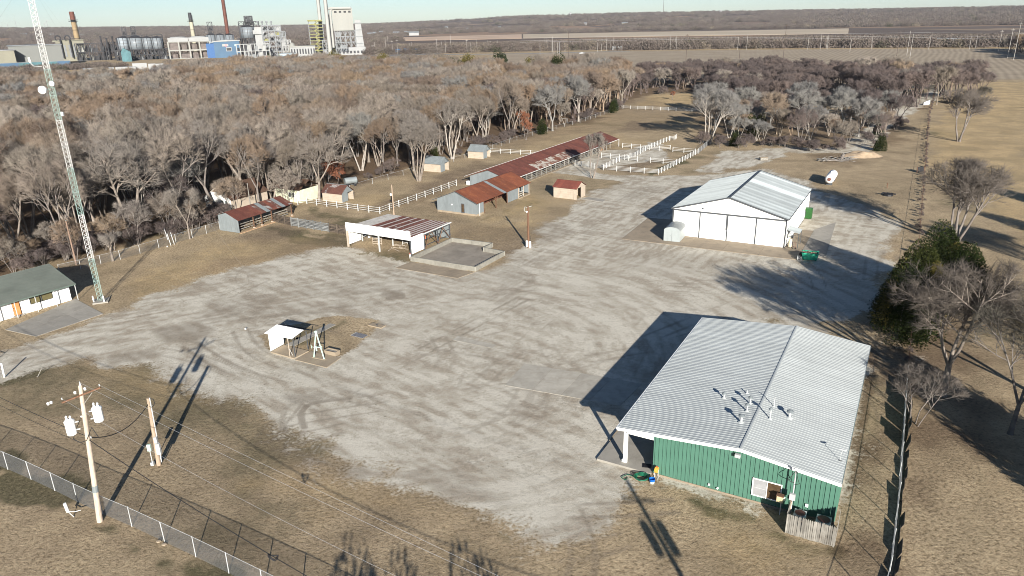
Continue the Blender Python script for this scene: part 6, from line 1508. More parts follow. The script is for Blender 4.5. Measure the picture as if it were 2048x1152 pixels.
# woods
CEDAR_AT = [tuple(G(a, b+16)[:2]) for a, b in ((1000,153),(940,152),(925,150),(905,152),(1060,160),(1118,160),(1090,166),(870,148),(845,146),(820,150),(800,148),(770,146),(752,147),(735,150),(712,150),(700,150),(690,142),(672,135),(830,156),(880,158),(860,162))]
CEDAR_AT += [(x*.975, y*.975) for x, y in CEDAR_AT]
cand = []
def inpoly(pts, P):
    P = [tuple(p) for p in P]; return poly_sd(pts[:, 0], pts[:, 1], P) > 0
def scatter(poly_px, sp, kinds, minscale=.8, maxscale=1.15, group='', avoid=()):
    P = GXY(poly_px); xs = [p[0] for p in P]; ys = [p[1] for p in P]; rg = np.random.RandomState(len(cand)+7)
    gxs = np.arange(min(xs), max(xs), sp); gys = np.arange(min(ys), max(ys), sp)
    XX, YY = np.meshgrid(gxs, gys); pts = np.stack([XX.ravel(), YY.ravel()], 1)+rg.uniform(-.42, .42, (XX.size, 2))*sp
    pts = pts[inpoly(pts, P)]
    ks = [k for k, w_ in kinds for _ in range(w_)]
    for p in pts:
        r = math.hypot(p[0], p[1]); az_ = math.degrees(math.atan2(p[0], p[1]))
        if abs(az_) > 40: continue
        if any((p[0]-a[0])**2+(p[1]-a[1])**2 < a[2]**2 for a in avoid): continue
        if group == 'leafless trees of the wood' and any(math.hypot(p[0]-q[0], p[1]-q[1]) < 5.5 for q in CEDAR_AT): continue
        cand.append((r, p[0], p[1], ks[rg.randint(len(ks))], rg.uniform(minscale, maxscale), group))
hx = G(500,415); hy = G(560,405); ofc = np.array([-73,90,0])
AV = [(-58,145,7),(-55,149,6),(-47,155,6),(-44,152,4),(-57,138,4), (-70,97,11),(-80,85,14)] + [tuple(G(*p)[:2])+(r,) for p, r in (((268,470),6),((838,362),3),((905,318),3),((1157,243),5),((492,405),4),((434,428),4),((640,400),4),((225,520),3),((700,366),4))]
scatter([(-60,600),(0,568),(110,524),(150,528),(200,512),(300,486),(345,477),(420,462),(410,440),(300,462),(200,490),(110,500),(0,540),(-60,570)], 3.6, [('small',3),('bush',2)], .5, .85, 'leafless trees of the wood', AV)
scatter(W_LEFT, 6.6, [('broad',4),('tall',4),('multi',3),('small',2),('silver',1),('brown',2)], .75, 1.12, 'leafless trees of the wood', AV)
scatter(W_MID, 8.6, [('brown',9),('multi',1)], .6, .9, 'leafless trees beyond the corral')
scatter(W_THICK, 8.0, [('silver',6),('small',4),('brown',3)], .45, .85, 'grey trees of the thicket behind the white shed')
scatter(W_FAR, 8, [('brown',5),('tall',1)], .8, 1.05, 'dark trees at the end of the track')
scatter([(1835,183),(1900,178),(1965,180),(1960,205),(1880,212),(1845,212)], 11, [('brown',4),('tall',2)], .8, 1.05, 'dark trees at the end of the track')
scatter([(2000,100),(2100,100),(2300,150),(2300,135),(2070,118)], 9, [('brown',4),('broad',2)], .8, 1.1, 'dark trees at the end of the track')
cand.sort(key=lambda c: c[0])
DESC = {'broad':'broad grey-brown bare tree', 'tall':'tall slim bare tree', 'multi':'many-stemmed bare tree', 'small':'low bushy bare tree', 'silver':'silvery grey bare tree', 'brown':'dense dark brown bare tree', 'bush':'low twiggy bare shrub'}
WHERE = {'leafless trees of the wood':'in the wood left of the sheds', 'leafless trees beyond the corral':'in the dark belt beyond the corral',
         'grey trees of the thicket behind the white shed':'in the thicket behind the white shed', 'dark trees at the end of the track':'at the far end of the right track'}
NI = 270
FK = {'broad':'broad','tall':'tall','multi':'multi','small':'multi','silver':'broad','brown':'multi','bush':'multi'}
for i, (r, x, y, k, s, g) in enumerate(cand[:NI]):
    place_tree(k, (x, y, 0), s, label='%s %s' % (DESC[k], WHERE[g]), group='%s %s' % (DESC[k]+'s', WHERE[g]))
rest = cand[NI:]

def gn_scatter(name, pts, scl, rot, pick, protos, label, kind='stuff', szv=None):
    me = bpy.data.meshes.new(name); me.vertices.add(len(pts)); me.vertices.foreach_set('co', np.asarray(pts, np.float32).ravel())
    for nm, tp, arr in (('scl','FLOAT',scl),('rotz','FLOAT',rot),('pick','INT',pick)):
        a = me.attributes.new(nm, tp, 'POINT'); a.data.foreach_set('value', np.asarray(arr, np.float32 if tp == 'FLOAT' else np.int32))
    me.update(); o = link(name, me); tag(o, label, None, None, kind)
    ng = bpy.data.node_groups.new(name, 'GeometryNodeTree')
    ng.interface.new_socket('Geometry', in_out='INPUT', socket_type='NodeSocketGeometry'); ng.interface.new_socket('Geometry', in_out='OUTPUT', socket_type='NodeSocketGeometry')
    gi = ng.nodes.new('NodeGroupInput'); go = ng.nodes.new('NodeGroupOutput'); ip = ng.nodes.new('GeometryNodeInstanceOnPoints')
    jn = ng.nodes.new('GeometryNodeJoinGeometry')
    for pr_ in reversed(protos):      # join stacks its links, last one first
        oi = ng.nodes.new('GeometryNodeObjectInfo'); oi.inputs['Object'].default_value = pr_; oi.inputs['As Instance'].default_value = True
        ng.links.new(oi.outputs['Geometry'], jn.inputs[0])
    def at(nm, tp):
        n = ng.nodes.new('GeometryNodeInputNamedAttribute'); n.data_type = tp; n.inputs['Name'].default_value = nm; return n.outputs['Attribute']
    ip.inputs['Pick Instance'].default_value = True
    cx = ng.nodes.new('ShaderNodeCombineXYZ'); ng.links.new(at('rotz','FLOAT'), cx.inputs[2])
    ng.links.new(gi.outputs[0], ip.inputs['Points']); ng.links.new(jn.outputs[0], ip.inputs['Instance'])
    ng.links.new(at('pick','INT'), ip.inputs['Instance Index']); ng.links.new(cx.outputs[0], ip.inputs['Rotation']); ng.links.new(at('scl','FLOAT'), ip.inputs['Scale'])
    ng.links.new(ip.outputs[0], go.inputs[0])
    md = o.modifiers.new('scatter', 'NODES'); md.node_group = ng
    return o
# a few single-mesh far trees stand as individuals and serve as patterns for the mass behind them
NF = 24
pats = []
for i, (r, x, y, k, s, g) in enumerate(rest[:NF]):
    o = place_tree('far_'+FK[k], (x, y, 0), s, label='%s deep in the wood behind the nearer rows' % DESC[k], group='%ss deep in the wood' % DESC[k]); pats.append((k, o))
pb = {k: next((o for kk, o in pats if FK[kk] == k), None) for k in FARP}
order = [k for k in ('broad','tall','multi') if pb[k] is not None]
def far_variant(nm, src, mat):
    me = src.copy(); me.materials.clear(); me.materials.append(mat); return me
sil = link('silver_tree', far_variant('silver_tree', FARP['broad'], T_grey), None, tuple(G(1105,262)), (0,0,1)); tag(sil, 'pale silver bare tree at the wood edge left of the spreading one', 'tree')
brn = link('brown_tree', far_variant('brown_tree', FARP['multi'], T_brown), None, tuple(G(1290,178)), (0,0,1)); tag(brn, 'dark brown bare tree behind the straw patch, at its left', 'tree')
protos = [pb[k] for k in order]+[sil, brn]
idxm = {'broad':order.index('broad'),'tall':order.index('tall'),'multi':order.index('multi'),'small':order.index('multi'),'silver':len(order),'brown':len(order)+1}
rr2 = rest[NF:]
gn_scatter('far_woodland', [(c[1], c[2], 0) for c in rr2], [c[4]*(.7 if c[3] == 'small' else 1) for c in rr2], [random.Random(i).uniform(0,6.28) for i in range(len(rr2))], [idxm[c[3]] for c in rr2], protos, 'grey-brown leafless woodland merging into one mass')

# cedars showing above the far edge of the wood, and undergrowth at the wood's edge
for i, (px, py, s) in enumerate([(1000,153,1.35),(940,152,1.3),(925,150,1.0),(905,152,1.0),(1060,160,1.2),(1118,160,1.25),(1090,166,.9),(870,148,1.1),(845,146,.9),(820,150,1.0),(800,148,1.1),(770,146,1.3),(752,147,1.0),(735,150,1.1),(712,150,1.0),(700,150,.9),(690,142,1.1),(672,135,1.3),(830,156,.9),(880,158,1.0),(860,162,.8),(5,205,1.3),(78,285,1.0),(95,300,.9),(1762,172,1.0),(1228,222,.7),(1500,272,.9),(1520,262,.8),(1760,302,.62),(1755,270,.6),(1470,292,.6),(870,318,.5),(1084,268,.7),(1225,226,.6)]):
    dull = i % 3 == 1 and i < 22
    t = place_tree('browncedar' if dull or (i < 21 and i > 6) else 'cedar', G(px, py+(16 if i < 21 else 0)), s*(2.0 if i < 21 else 1), label=('yellow-green cedar' if dull or 6 < i < 21 else 'dark green cedar')+(' showing above the grey wood towards the plant' if 0 <= i < 21 else ' standing among the bare trees'), group=('yellow-green' if dull or 6 < i < 21 else 'dark green')+' cedars '+('above the wood' if i < 21 else 'among the bare trees'), name='cedar')
for i, (px, py, s) in enumerate([(1044,268,1),(1052,280,.8),(655,378,.8),(676,376,.8),(1345,200,.5),(720,230,1.1)]):
    place_tree('rust', G(px, py), s, label='rust-leaved tree %s' % ['beside the wood fence beyond the barns','just in front of the tall russet one','left of the pair behind the brown roofed shed','right of the pair behind the brown roofed shed','small and low in the straw patch','deep in the wood above the sheds'][i], name='russet_tree')
bl = []
rgb = np.random.RandomState(4)
for line, n in (([(0,575),(110,525),(150,528),(200,512),(300,485),(345,476),(440,448)], 26), ([(650,385),(745,362),(835,338),(930,310),(1034,278),(1100,262),(1160,248),(1246,214)], 34), ([(1246,214),(1250,205)], 2),
                ([(1395,292),(1480,298),(1560,296),(1640,308),(1740,302)], 22), ([(1290,196),(1340,186),(1400,184)], 8), ([(1840,700),(1850,640)], 4), ([(1740,302),(1800,260),(1820,225)], 8)):
    P = [G(*p) for p in line]; Ls = [np.linalg.norm(b-a) for a, b in zip(P[:-1], P[1:])]; T = sum(Ls)
    for i in range(n):
        s = rgb.uniform(0, T); k = 0
        while s > Ls[k] and k < len(Ls)-1: s -= Ls[k]; k += 1
        p = P[k]+(P[k+1]-P[k])*s/Ls[k]+np.array([rgb.normal(0,1.0), rgb.uniform(.5,6), 0]); bl.append((p, rgb.uniform(.35,.85)))
for i_, (px, py, sc_) in enumerate(((470,432,.9),(520,418,1.0),(575,418,.95),(603,402,.9),(615,395,1.0),(560,392,1.1),(455,424,.8),(590,380,1.1),(530,400,1.1))):
    place_tree('small' if i_ % 2 == 0 else 'tall', G(px, py), sc_*.9, label=['low shrubby bare tree right against the farmhouse walls','slim bare tree close beside the farmhouses'][i_ % 2], group=['low trees against the farmhouses','slim trees beside the farmhouses'][i_ % 2])
P_l = [G(1812,775), G(1850,330), G(1858,230), G(1874,165)]
rgl = np.random.RandomState(8)
for a, b in zip(P_l[:-1], P_l[1:]):
    L = np.linalg.norm(b-a)
    for i in range(int(L/2.0)):
        if rgl.rand() < .85: place_tree('bush', a+(b-a)*(i+rgl.rand())/(L/2.0)+np.array([rgl.normal(0,.2),0,0]), rgl.uniform(.10,.2), label='scrubby little bush growing through the right-hand field fence', group='scrub on the right-hand field fence', name='bush').__setitem__('category', 'bush')
for p, s in bl: place_tree('bush', p, s, label='low brown leafless bush in the undergrowth fringe', group='brush along the wood edges', name='bush').__setitem__('category', 'bush')
# brush pile and stuff lying about beyond the white shed
bp = thing('brush_pile', 'pile of grey dead branches and logs beside the earth mound', 'brush pile', tuple(G(1675,322)), 0)
m = MB(); rg = random.Random(2)
for i in range(60):
    x, y, z = rg.uniform(-5,4), rg.uniform(-1.5,1.5), rg.uniform(.05,.8); a = rg.gauss(0,.5); l = rg.uniform(.8,3)
    m.tube((x,y,z),(x+l*math.cos(a),y+l*math.sin(a),z+rg.uniform(-.2,.5)), rg.uniform(.03,.12), .02, 5)
m.build('branches', T_grey, bp)
MB().tube((-3,-.6,.3),(2.5,-.9,.35),.2,.15,8).tube((1,.3,.3),(1.6,.5,1.7),.45,.35,9).build('logs', B_grey, bp)
md_ = thing('earth_mound', 'tan earth mound behind the brush pile', 'mound', tuple(G(1722,312)), 0)
V = []; F = []; n = 26
for i in range(n):
    for j in range(n):
        x = (i/(n-1)-.5)*13; y = (j/(n-1)-.5)*9; r2_ = (x/5.6)**2+(y/3.6)**2
        z = max(0, 1-r2_)*1.3*(.7+.6*float(vnoise(np.array([x*.7+9]), np.array([y*.7+4]))[0]))-.06; V.append((x,y,z))
for i in range(n-1):
    for j in range(n-1): a = i*n+j; F.append((a,a+n,a+n+1,a+1))
link('soil', mesh_from('soil', V, F, simple('tan_soil', (.36,.27,.18), .95, var=.25, scale=1.2, bumpy=.5), True), md_)
MB().lathe([(.3,-.1),(.35,.1),(.2,.25)],7).build('clod', MATS['tan_soil'], md_).location = (-4.5,-2.5,.1)
t = thing('propane_tank', 'white horizontal propane tank on low legs beyond the white shed', 'tank', tuple(G(1661,366)), math.atan2(10.2,5.8))
pr_ = [(.02,-3.7),(.5,-3.62),(.8,-3.4),(.95,-3.0),(.95,3.0),(.8,3.4),(.5,3.62),(.02,3.7)]
V = []; F = []; n = 20
for (q, xx) in pr_:
    for i in range(n): a = 2*math.pi*i/n; V.append((xx, q*math.cos(a), 1.45+q*math.sin(a)))
for k in range(len(pr_)-1):
    for i in range(n): F.append((k*n+i, k*n+(i+1) % n, (k+1)*n+(i+1) % n, (k+1)*n+i))
MB().add(V, F).build('tank_body', M_white, t, smooth=True)
for x in (-2.3, 2.3): MB().box(x-.12,x+.12,-.6,.6,0,.55).build('leg', M_trim, t)
MB().tube((0,0,2.4),(0,0,2.62),.25,.22,12).build('dome', M_white, t)
MB().tube((-3.72,0,1.5),(-3.5,0,1.5),.38,.42,12).build('end_hatch', simple('rusty_hatch', (.16,.07,.05), .8), t)
t = thing('hay_block', 'weathered pale trough box lying in the grass beyond the gravel track', 'box', tuple(G(1527,320)), D(5))
MB().box(-1.0,1.0,-.4,.4,0,.65).build('body', M_greywood, t); MB().box(-1.05,1.05,-.45,.45,.65,.72).build('lid', M_conc2, t)
t = thing('scrap_heap', 'black scrap heap with protruding bars near the right track', 'scrap', tuple(G(1776,391)), 0)
m = MB()
for i in range(16):
    a = rg.uniform(0,6.28); m.bar((rg.uniform(-.8,.8),rg.uniform(-.4,.4),rg.uniform(.05,.5)),(1.5*math.cos(a),.7*math.sin(a),rg.uniform(.1,.7)),.14,.1)
m.build('bars', M_black, t); MB().lathe([(1.0,0),(.9,.3),(.4,.55),(.1,.6)], 9).build('heap', M_black, t)
t = thing('short_post', 'short post standing alone above the scrap heap', 'post', tuple(G(1774,376)), 0)
MB().box(-.06,.06,-.06,.06,0,1.1).build('post', M_darkwood, t); MB().box(-.08,.08,-.08,.08,1.1,1.14).build('cap', M_darkwood, t)
t = thing('dark_panel', 'dark sheet screen standing on the field fence beside the right track', 'screen', tuple(G(1842,345)), 0)
MB().box(-1.0,.6,-.04,.04,.1,1.3).build('sheet', M_black, t); MB().box(-1.05,-.95,-.08,.08,0,1.4).box(.55,.65,-.08,.08,0,1.4).build('post', M_darkwood, t)
t = thing('white_sheet', 'pale tarp-covered load parked under the dark trees up the right track', 'load', tuple(G(1852,210)), 0)
MB().add([(-3,-1,0),(3,-1,0),(3,1,0),(-3,1,0),(-2.6,-.6,1.4),(2.8,-.4,2.4),(2.8,.4,2.4),(-2.6,.6,1.2)], [(0,3,2,1),(4,5,6,7),(0,1,5,4),(1,2,6,5),(2,3,7,6),(3,0,4,7)]).build('tarp', M_roofwhite, t); MB().box(-3.2,3.2,-1.1,1.1,0,.2).build('pallet', M_darkwood, t); t.scale = (.45,.5,.8)
t = thing('grey_tank', 'small pale grey round-backed trailer body half hidden by the bare tree at the wood edge', 'trailer', tuple(G(702,372)), D(30))
MB().tube((-1.4,0,1.3),(1.4,0,1.3),.75,.75,14).build('body', M_galv, t)
for x in (-.8,.8): MB().tube((x,-.75,.35),(x,-.6,.35),.35,.35,12).tube((x,.6,.35),(x,.75,.35),.35,.35,12).build('wheel', M_black, t)
# ------------------------------------------------------------------ processing plant on the horizon
K = lambda r: r/FPX
def base(px, r=None, py=None):
    "ground point on the bearing of a picture column at horizontal range r"
    d = ray(px, py if py is not None else 100); k = r/math.hypot(d[0], d[1]); return np.array([d[0]*k, d[1]*k, 0.0])
def hz(px, py, r):
    "height of what is seen at (px,py) at range r"
    return float(at_dist(px, py, r)[2])
def face(px):
    d = ray(px, 100); return math.atan2(d[1], d[0])-math.pi/2
M_pdark = simple('plant_dark_steel', (.035,.035,.038), .7, var=.4, scale=.1)
M_pgrey = simple('plant_grey_steel', (.17,.18,.185), .6, var=.2, scale=.1, dirt=(.08,.08,.08), dirt_amt=.6)
M_psilo = simple('silo_steel', (0.188,0.210,0.225), .5, .1, var=.15, scale=.08, dirt=(0.075,0.075,0.083), dirt_amt=.7, stretch=(1,1,.25))
M_pwhite = simple('plant_white', (0.260,0.265,0.260), .6, var=.08, scale=.1, dirt=(0.208,0.198,0.182), dirt_amt=.4)
M_pbeige = simple('plant_cladding', (0.243,0.243,0.221), .7, var=.06, scale=.05, dirt=(0.297,0.279,0.243), dirt_amt=.4, stretch=(1,1,.2))
M_pyellow = simple('plant_yellow', (0.192,0.186,0.072), .7, var=.25, scale=.2)
M_pblue = simple('plant_blue', (0.050,0.101,0.163), .6, var=.1, scale=.1)
M_plblue = simple('plant_light_blue', (0.057,0.132,0.146), .6, var=.3, scale=.25)
M_pbrick = simple('stack_tan_brick', (0.245,0.180,0.101), .8, var=.2, scale=.15, dirt=(0.086,0.065,0.050), dirt_amt=.5, stretch=(1,1,.3))
M_pred = simple('stack_red', (0.112,0.044,0.031), .7, var=.25, scale=.15)
M_pcream = simple('plant_cream', (0.190,0.182,0.138), .7, var=.1, scale=.1)
M_pstack = simple('pale_stack', (0.306,0.306,0.285), .7, var=.06, scale=.05)
def pthing(name, lab, cat, px, r, group=None): return thing(name, lab, cat, tuple(base(px, r)), face(px), group)
def W_(px0, px1, r): return (px1-px0)/FPX*r*0.985
def stackt(lab, px, ytop, r, wpx, mat, capmat=None, ring=True, bands=()):
    H = hz(px, ytop, r); t = pthing('chimney_stack', lab, 'chimney', px, r); R0 = W_(0, wpx, r)/2
    MB().tube((0,0,0),(0,0,H*.82), R0*1.25, R0, 14).build('shaft', mat, t, smooth=False)
    MB().tube((0,0,H*.82),(0,0,H), R0, R0*.97, 14).build('top_section', capmat or mat, t)
    if ring: MB().lathe([(R0*1.0,H*.8),(R0*1.9,H*.8),(R0*1.9,H*.81),(R0*1.0,H*.815)], 14).lathe([(R0*1.88,H*.83),(R0*1.92,H*.83),(R0*1.92,H*.835),(R0*1.88,H*.835)],14).build('platform', M_pdark, t)
    for b in bands: MB().tube((0,0,H*b),(0,0,H*b+.6), R0*1.2, R0*1.2, 14).build('band', M_pdark, t)
    MB().bar((R0*1.3,0,2),(R0*1.15,0,H*.95),.5).build('ladder', M_pdark, t); return t
stackt('tan brick chimney with red top above the cream boiler hall, leftmost stack', 159, 23, 1120, 7.5, M_pbrick, M_pred, bands=(.2,.45,.62))
stackt('shorter grey and tan chimney behind the white cooling structure', 391, 25, 1120, 6.0, simple('stack_grey_tan', (.3,.28,.21), .8, var=.25, scale=.12, stretch=(1,1,.3)), M_pdark, bands=(.15,.4,.6))
stackt('tall rust-red chimney rising out of the picture behind the blue building', 460, -35, 1100, 5.2, M_pred, M_pred, ring=False)
stackt('pale slim chimney inside the yellow stair tower', 646, -40, 1060, 5.5, M_pstack, M_pstack, ring=False)
stackt('pale chimney standing just right of the yellow stair tower', 660, -40, 1000, 6.0, M_pstack, M_pstack, ring=False)
def boxth(name, lab, cat, px0, px1, ytop, r, depth, mat, group=None):
    t = pthing(name, lab, cat, (px0+px1)/2, r, group); w = W_(px0, px1, r); H = hz((px0+px1)/2, ytop, r)
    MB().box(-w/2,w/2,0,depth,0,H).build('walls', mat, t); return t, w, H
t, w, H = boxth('boiler_hall', 'cream boiler hall with two dark curved ducts at the foot of the brick chimney', 'building', 122, 163, 81, 1090, 30, M_pcream)
MB().box(-w/2-3,-w/2+4,-1,31,H-1,H+.5).box(-w/2+4,w/2,-1,31,H+.01,H+.8).build('roof', M_pcream, t)
for x in (-w*.38, -w*.05):
    m = MB(); pts = [(x+3*math.cos(a)*1.0, -3, H+3+3*math.sin(a)) for a in np.linspace(-.5,3.8,9)]; m.path(pts, .9, 6); m.tube((x+2,-3,4),(x+2,-3,H+2),.9); m.build('duct', M_pdark, t)
for i in range(5): MB().box(-w/2+3+i*5,-w/2+5+i*5,-.3,0,5,H-5).build('window', M_pgrey, t)
t, w, H = boxth('warehouse', 'long low grey warehouse left of the cream boiler hall', 'building', 34, 108, 91, 980, 40, simple('warehouse_grey', (.15,.155,.145), .8, var=.06, scale=.05))
MB().box(-w/2-1,w/2+1,-1,41,H,H+.7).build('roof', M_pgrey, t)
for i in range(6): MB().box(-w/2+3+i*8,-w/2+7+i*8,-.2,0,1,4).build('dock_door', M_pdark, t)
t, w, H = boxth('warehouse', 'pale low warehouse roof at the far left edge', 'building', -40, 14, 102, 960, 30, M_pcream)
MB().box(-w/2-1,w/2+1,-1,31,H,H+.6).build('roof', M_pwhite, t)
# hopper cars
for i, (x0, x1, lab) in enumerate(((-20,4,'far left dark blue hopper car with a pale end'),(6,30,'dark blue hopper car left of the bright painted one'),(34,54,'bright blue painted hopper car, left of the pair'),(55,75,'bright blue painted hopper car, right of the pair'),(92,106,'light blue hopper car half hidden by trees'),(112,132,'dull blue hopper car nearest the cream hall'))):
    r = 905; t = pthing('hopper_car', lab, 'railway car', (x0+x1)/2, r, 'hopper cars on the siding'); w = W_(x0,x1,r)-.6
    mt = M_plblue if i in (2,3,4) else M_pblue
    MB().add([(-w/2+2,-1.5,1.2),(w/2-2,-1.5,1.2),(w/2-2,1.5,1.2),(-w/2+2,1.5,1.2),(-w/2,-1.6,3.0),(w/2,-1.6,3.0),(w/2,1.6,3.0),(-w/2,1.6,3.0)], [(0,3,2,1),(0,1,5,4),(1,2,6,5),(2,3,7,6),(3,0,4,7)]).box(-w/2,w/2,-1.6,1.6,3.0,6.4).build('body', mt, t)
    MB().box(-w/2,w/2,-.8,.8,6.4,6.8).build('hatch_cover', M_pgrey, t)
    for x in (-w/2+2, w/2-2):
        MB().box(x-1.5,x+1.5,-1,1,.4,1.2).build('bogie', M_pdark, t)
    for k in range(6): MB().box(-w/2+w*(k+.5)/6-.15,-w/2+w*(k+.5)/6+.15,-1.72,-1.6,3,6.3).build('rib', mt, t)
# silo groups
def silo(lab, px0, px1, ytop, r, mat, group, cap=M_pdark, yb=None):
    t = pthing('silo', lab, 'silo', (px0+px1)/2, r, group); R = W_(px0,px1,r)/2; H = hz((px0+px1)/2, ytop, r); z0 = 0 if yb is None else max(0, hz((px0+px1)/2, yb, r))
    MB().tube((0,R,z0),(0,R,H), R, R, 20).build('shell', mat, t, smooth=True)
    MB().lathe([(R*1.03,H),(R*.4,H+R*.28),(R*.1,H+R*.34)], 18, (0,R)).build('roof', cap, t)
    for k in range(3): MB().lathe([(R*1.0,z0+(H-z0)*(k+1)/4),(R*1.025,z0+(H-z0)*(k+1)/4),(R*1.025,z0+(H-z0)*(k+1)/4+.5),(R,z0+(H-z0)*(k+1)/4+.5)], 18, (0,R)).build('hoop', M_pgrey, t)
    for a in (-1.57,-2.3,-.8): MB().bar((R*1.04*math.cos(a),R+R*1.04*math.sin(a),z0),(R*1.04*math.cos(a),R+R*1.04*math.sin(a),H),.5).build('ladder', M_pdark, t)
    if z0 > 3:
        for a in range(8): MB().box(R*.9*math.cos(a*.785)-.4,R*.9*math.cos(a*.785)+.4,R+R*.9*math.sin(a*.785)-.4,R+R*.9*math.sin(a*.785)+.4,0,z0).build('leg', M_pdark, t)
    return t
for i, (a, b) in enumerate(((241,258),(262,287),(289,306),(308,326))):
    silo(['darkest silo at the left of the row of four','soot-stained silo, second from left','grey silo with ladders, third from left','clean blue-grey silo at the right of the row of four'][i], a, b, 76, 1060, M_psilo if i else simple('dark_silo', (.22,.25,.27), .6, var=.3, scale=.1), 'four silos left of the cooling structure', yb=99)
for i, (a, b) in enumerate(((418,434),(436,452),(454,470))):
    silo(['left','middle','right'][i]+' silo of the three behind the blue building', a, b, 70, 1090, M_psilo, 'three silos behind the blue building')
silo('big two-tone silo raised on a dark frame left of the steel boiler frame', 488, 512, 54, 1040, M_psilo, None, yb=76)
def lattice(name, lab, px0, px1, ytop, r, depth, mat, nx, nz, ybot=None, clutter=(), wbar=.9, diag=True, fill=.35, seed=1, group=None, cat='steel frame'):
    t = pthing(name, lab, cat, (px0+px1)/2, r, group); w = W_(px0,px1,r); H = hz((px0+px1)/2, ytop, r); z0 = 0 if ybot is None else max(0, hz((px0+px1)/2, ybot, r)); rg = random.Random(seed)
    for i in range(nx+1):
        for y in (0, depth): MB().box(-w/2+w*i/nx-wbar/2,-w/2+w*i/nx+wbar/2,y-wbar/2,y+wbar/2,0 if z0 else 0,H).build('column', mat, t)
    for k in range(nz+1):
        z = z0+(H-z0)*k/nz
        MB().box(-w/2,w/2,-.3,.3,z-wbar*.45,z+wbar*.45).build('beam', mat, t)
        if k: MB().box(-w/2+.5,w/2-.5,.5,depth-.5,z-.2,z+.1).build('floor', M_pdark if rg.random() < .5 else mat, t)
    if diag:
        m = MB()
        for k in range(nz):
            for i in range(nx):
                xa, xb = -w/2+w*i/nx, -w/2+w*(i+1)/nx; za, zb = z0+(H-z0)*k/nz, z0+(H-z0)*(k+1)/nz
                m.bar((xa,-.1,za),((xa+xb)/2,-.1,zb),wbar*.5); m.bar((xb,-.1,za),((xa+xb)/2,-.1,zb),wbar*.5)
        m.build('bracing', mat, t)
    for k in range(nz):
        for i in range(nx):
            if rg.random() < fill:
                xa, xb = -w/2+w*i/nx+.6, -w/2+w*(i+1)/nx-.6; za = z0+(H-z0)*k/nz+.3; zb = za+(H-z0)/nz*rg.uniform(.4,.85)
                mt = rg.choice(clutter or [M_pgrey, M_pdark, M_pwhite])
                if rg.random() < .5: MB().box(xa,xb,1.5,depth*.6,za,zb).build('vessel', mt, t)
                else: MB().tube(((xa+xb)/2,depth*.4,za),((xa+xb)/2,depth*.4,zb),(xb-xa)*.4).build('vessel', mt, t)
    return t, w, H
lattice('support_scaffold', 'black open frame under the row of four silos', 243, 328, 99, 1040, 24, M_pdark, 14, 2, clutter=[M_pdark, M_pgrey, M_pdark], fill=.8, seed=3)
lattice('conveyor_gallery', 'dark gallery of walkways along the silo tops', 266, 322, 70, 1075, 8, M_pdark, 7, 1, ybot=74, diag=False, fill=0)
lattice('elevator_tower', 'black elevator tower, left of the pair above the silos', 252, 258, 54, 1080, 5, M_pdark, 1, 8, fill=.9, clutter=[M_pdark], group='elevator towers')
lattice('elevator_tower', 'black elevator tower, right of the pair above the silos', 270, 277, 53, 1080, 5, M_pdark, 1, 8, fill=.9, clutter=[M_pdark], group='elevator towers')
lattice('elevator_tower', 'black elevator tower above the three silos', 423, 431, 44, 1100, 5, M_pdark, 1, 8, fill=.9, clutter=[M_pdark], group='elevator towers')
lattice('elevator_tower', 'black stepped tower on top of the raised two-tone silo', 498, 512, 32, 1050, 8, M_pdark, 2, 10, ybot=50, fill=.5, clutter=[M_pdark])
lattice('silo_platform', 'dark platform ring over the raised two-tone silo', 487, 522, 43, 1046, 10, M_pdark, 4, 1, ybot=50, fill=.2, clutter=[M_pdark])
lattice('support_scaffold', 'dark support frame under the raised two-tone silo', 482, 518, 76, 1030, 20, M_pdark, 6, 2, fill=.7, clutter=[M_pdark, M_pgrey, M_pdark])
lattice('pipe_rack', 'dark pipe rack with thin vents between brick chimney and silos', 165, 241, 86, 1085, 12, M_pdark, 12, 2, fill=.6, clutter=[M_pdark, M_pgrey, M_pdark, M_pbeige], seed=9)
for i, x in enumerate((206, 217, 229, 237)):
    t = pthing('vent_pipe', ['first','second','third','fourth'][i]+' thin dark vent from the left above the pipe rack', 'pipe', x, 1080, 'vents over the pipe rack'); H = hz(x, 74+(i % 2)*4, 1080)
    MB().tube((0,0,0),(0,0,H), .9).build('pipe', M_pdark, t); MB().tube((0,0,H),(0,0,H+1.2), 1.5, 1.1).build('cap', M_pdark, t)
t, w, H = boxth('shed_roof', 'light blue gabled shed front below the silos', 'building', 243, 258, 104, 1000, 12, M_plblue)
MB().add([(-w/2,-.1,H),(w/2,-.1,H),(w/2,-.1,H-2),(-w/2+3,-.1,H+4.5),(-w/2,12,H),(w/2,12,H),(w/2,12,H-2),(-w/2+3,12,H+4.5)], [(0,1,3),(4,7,5),(0,3,7,4),(3,1,5,7),(0,4,5,1)]).build('roof', M_plblue, t)
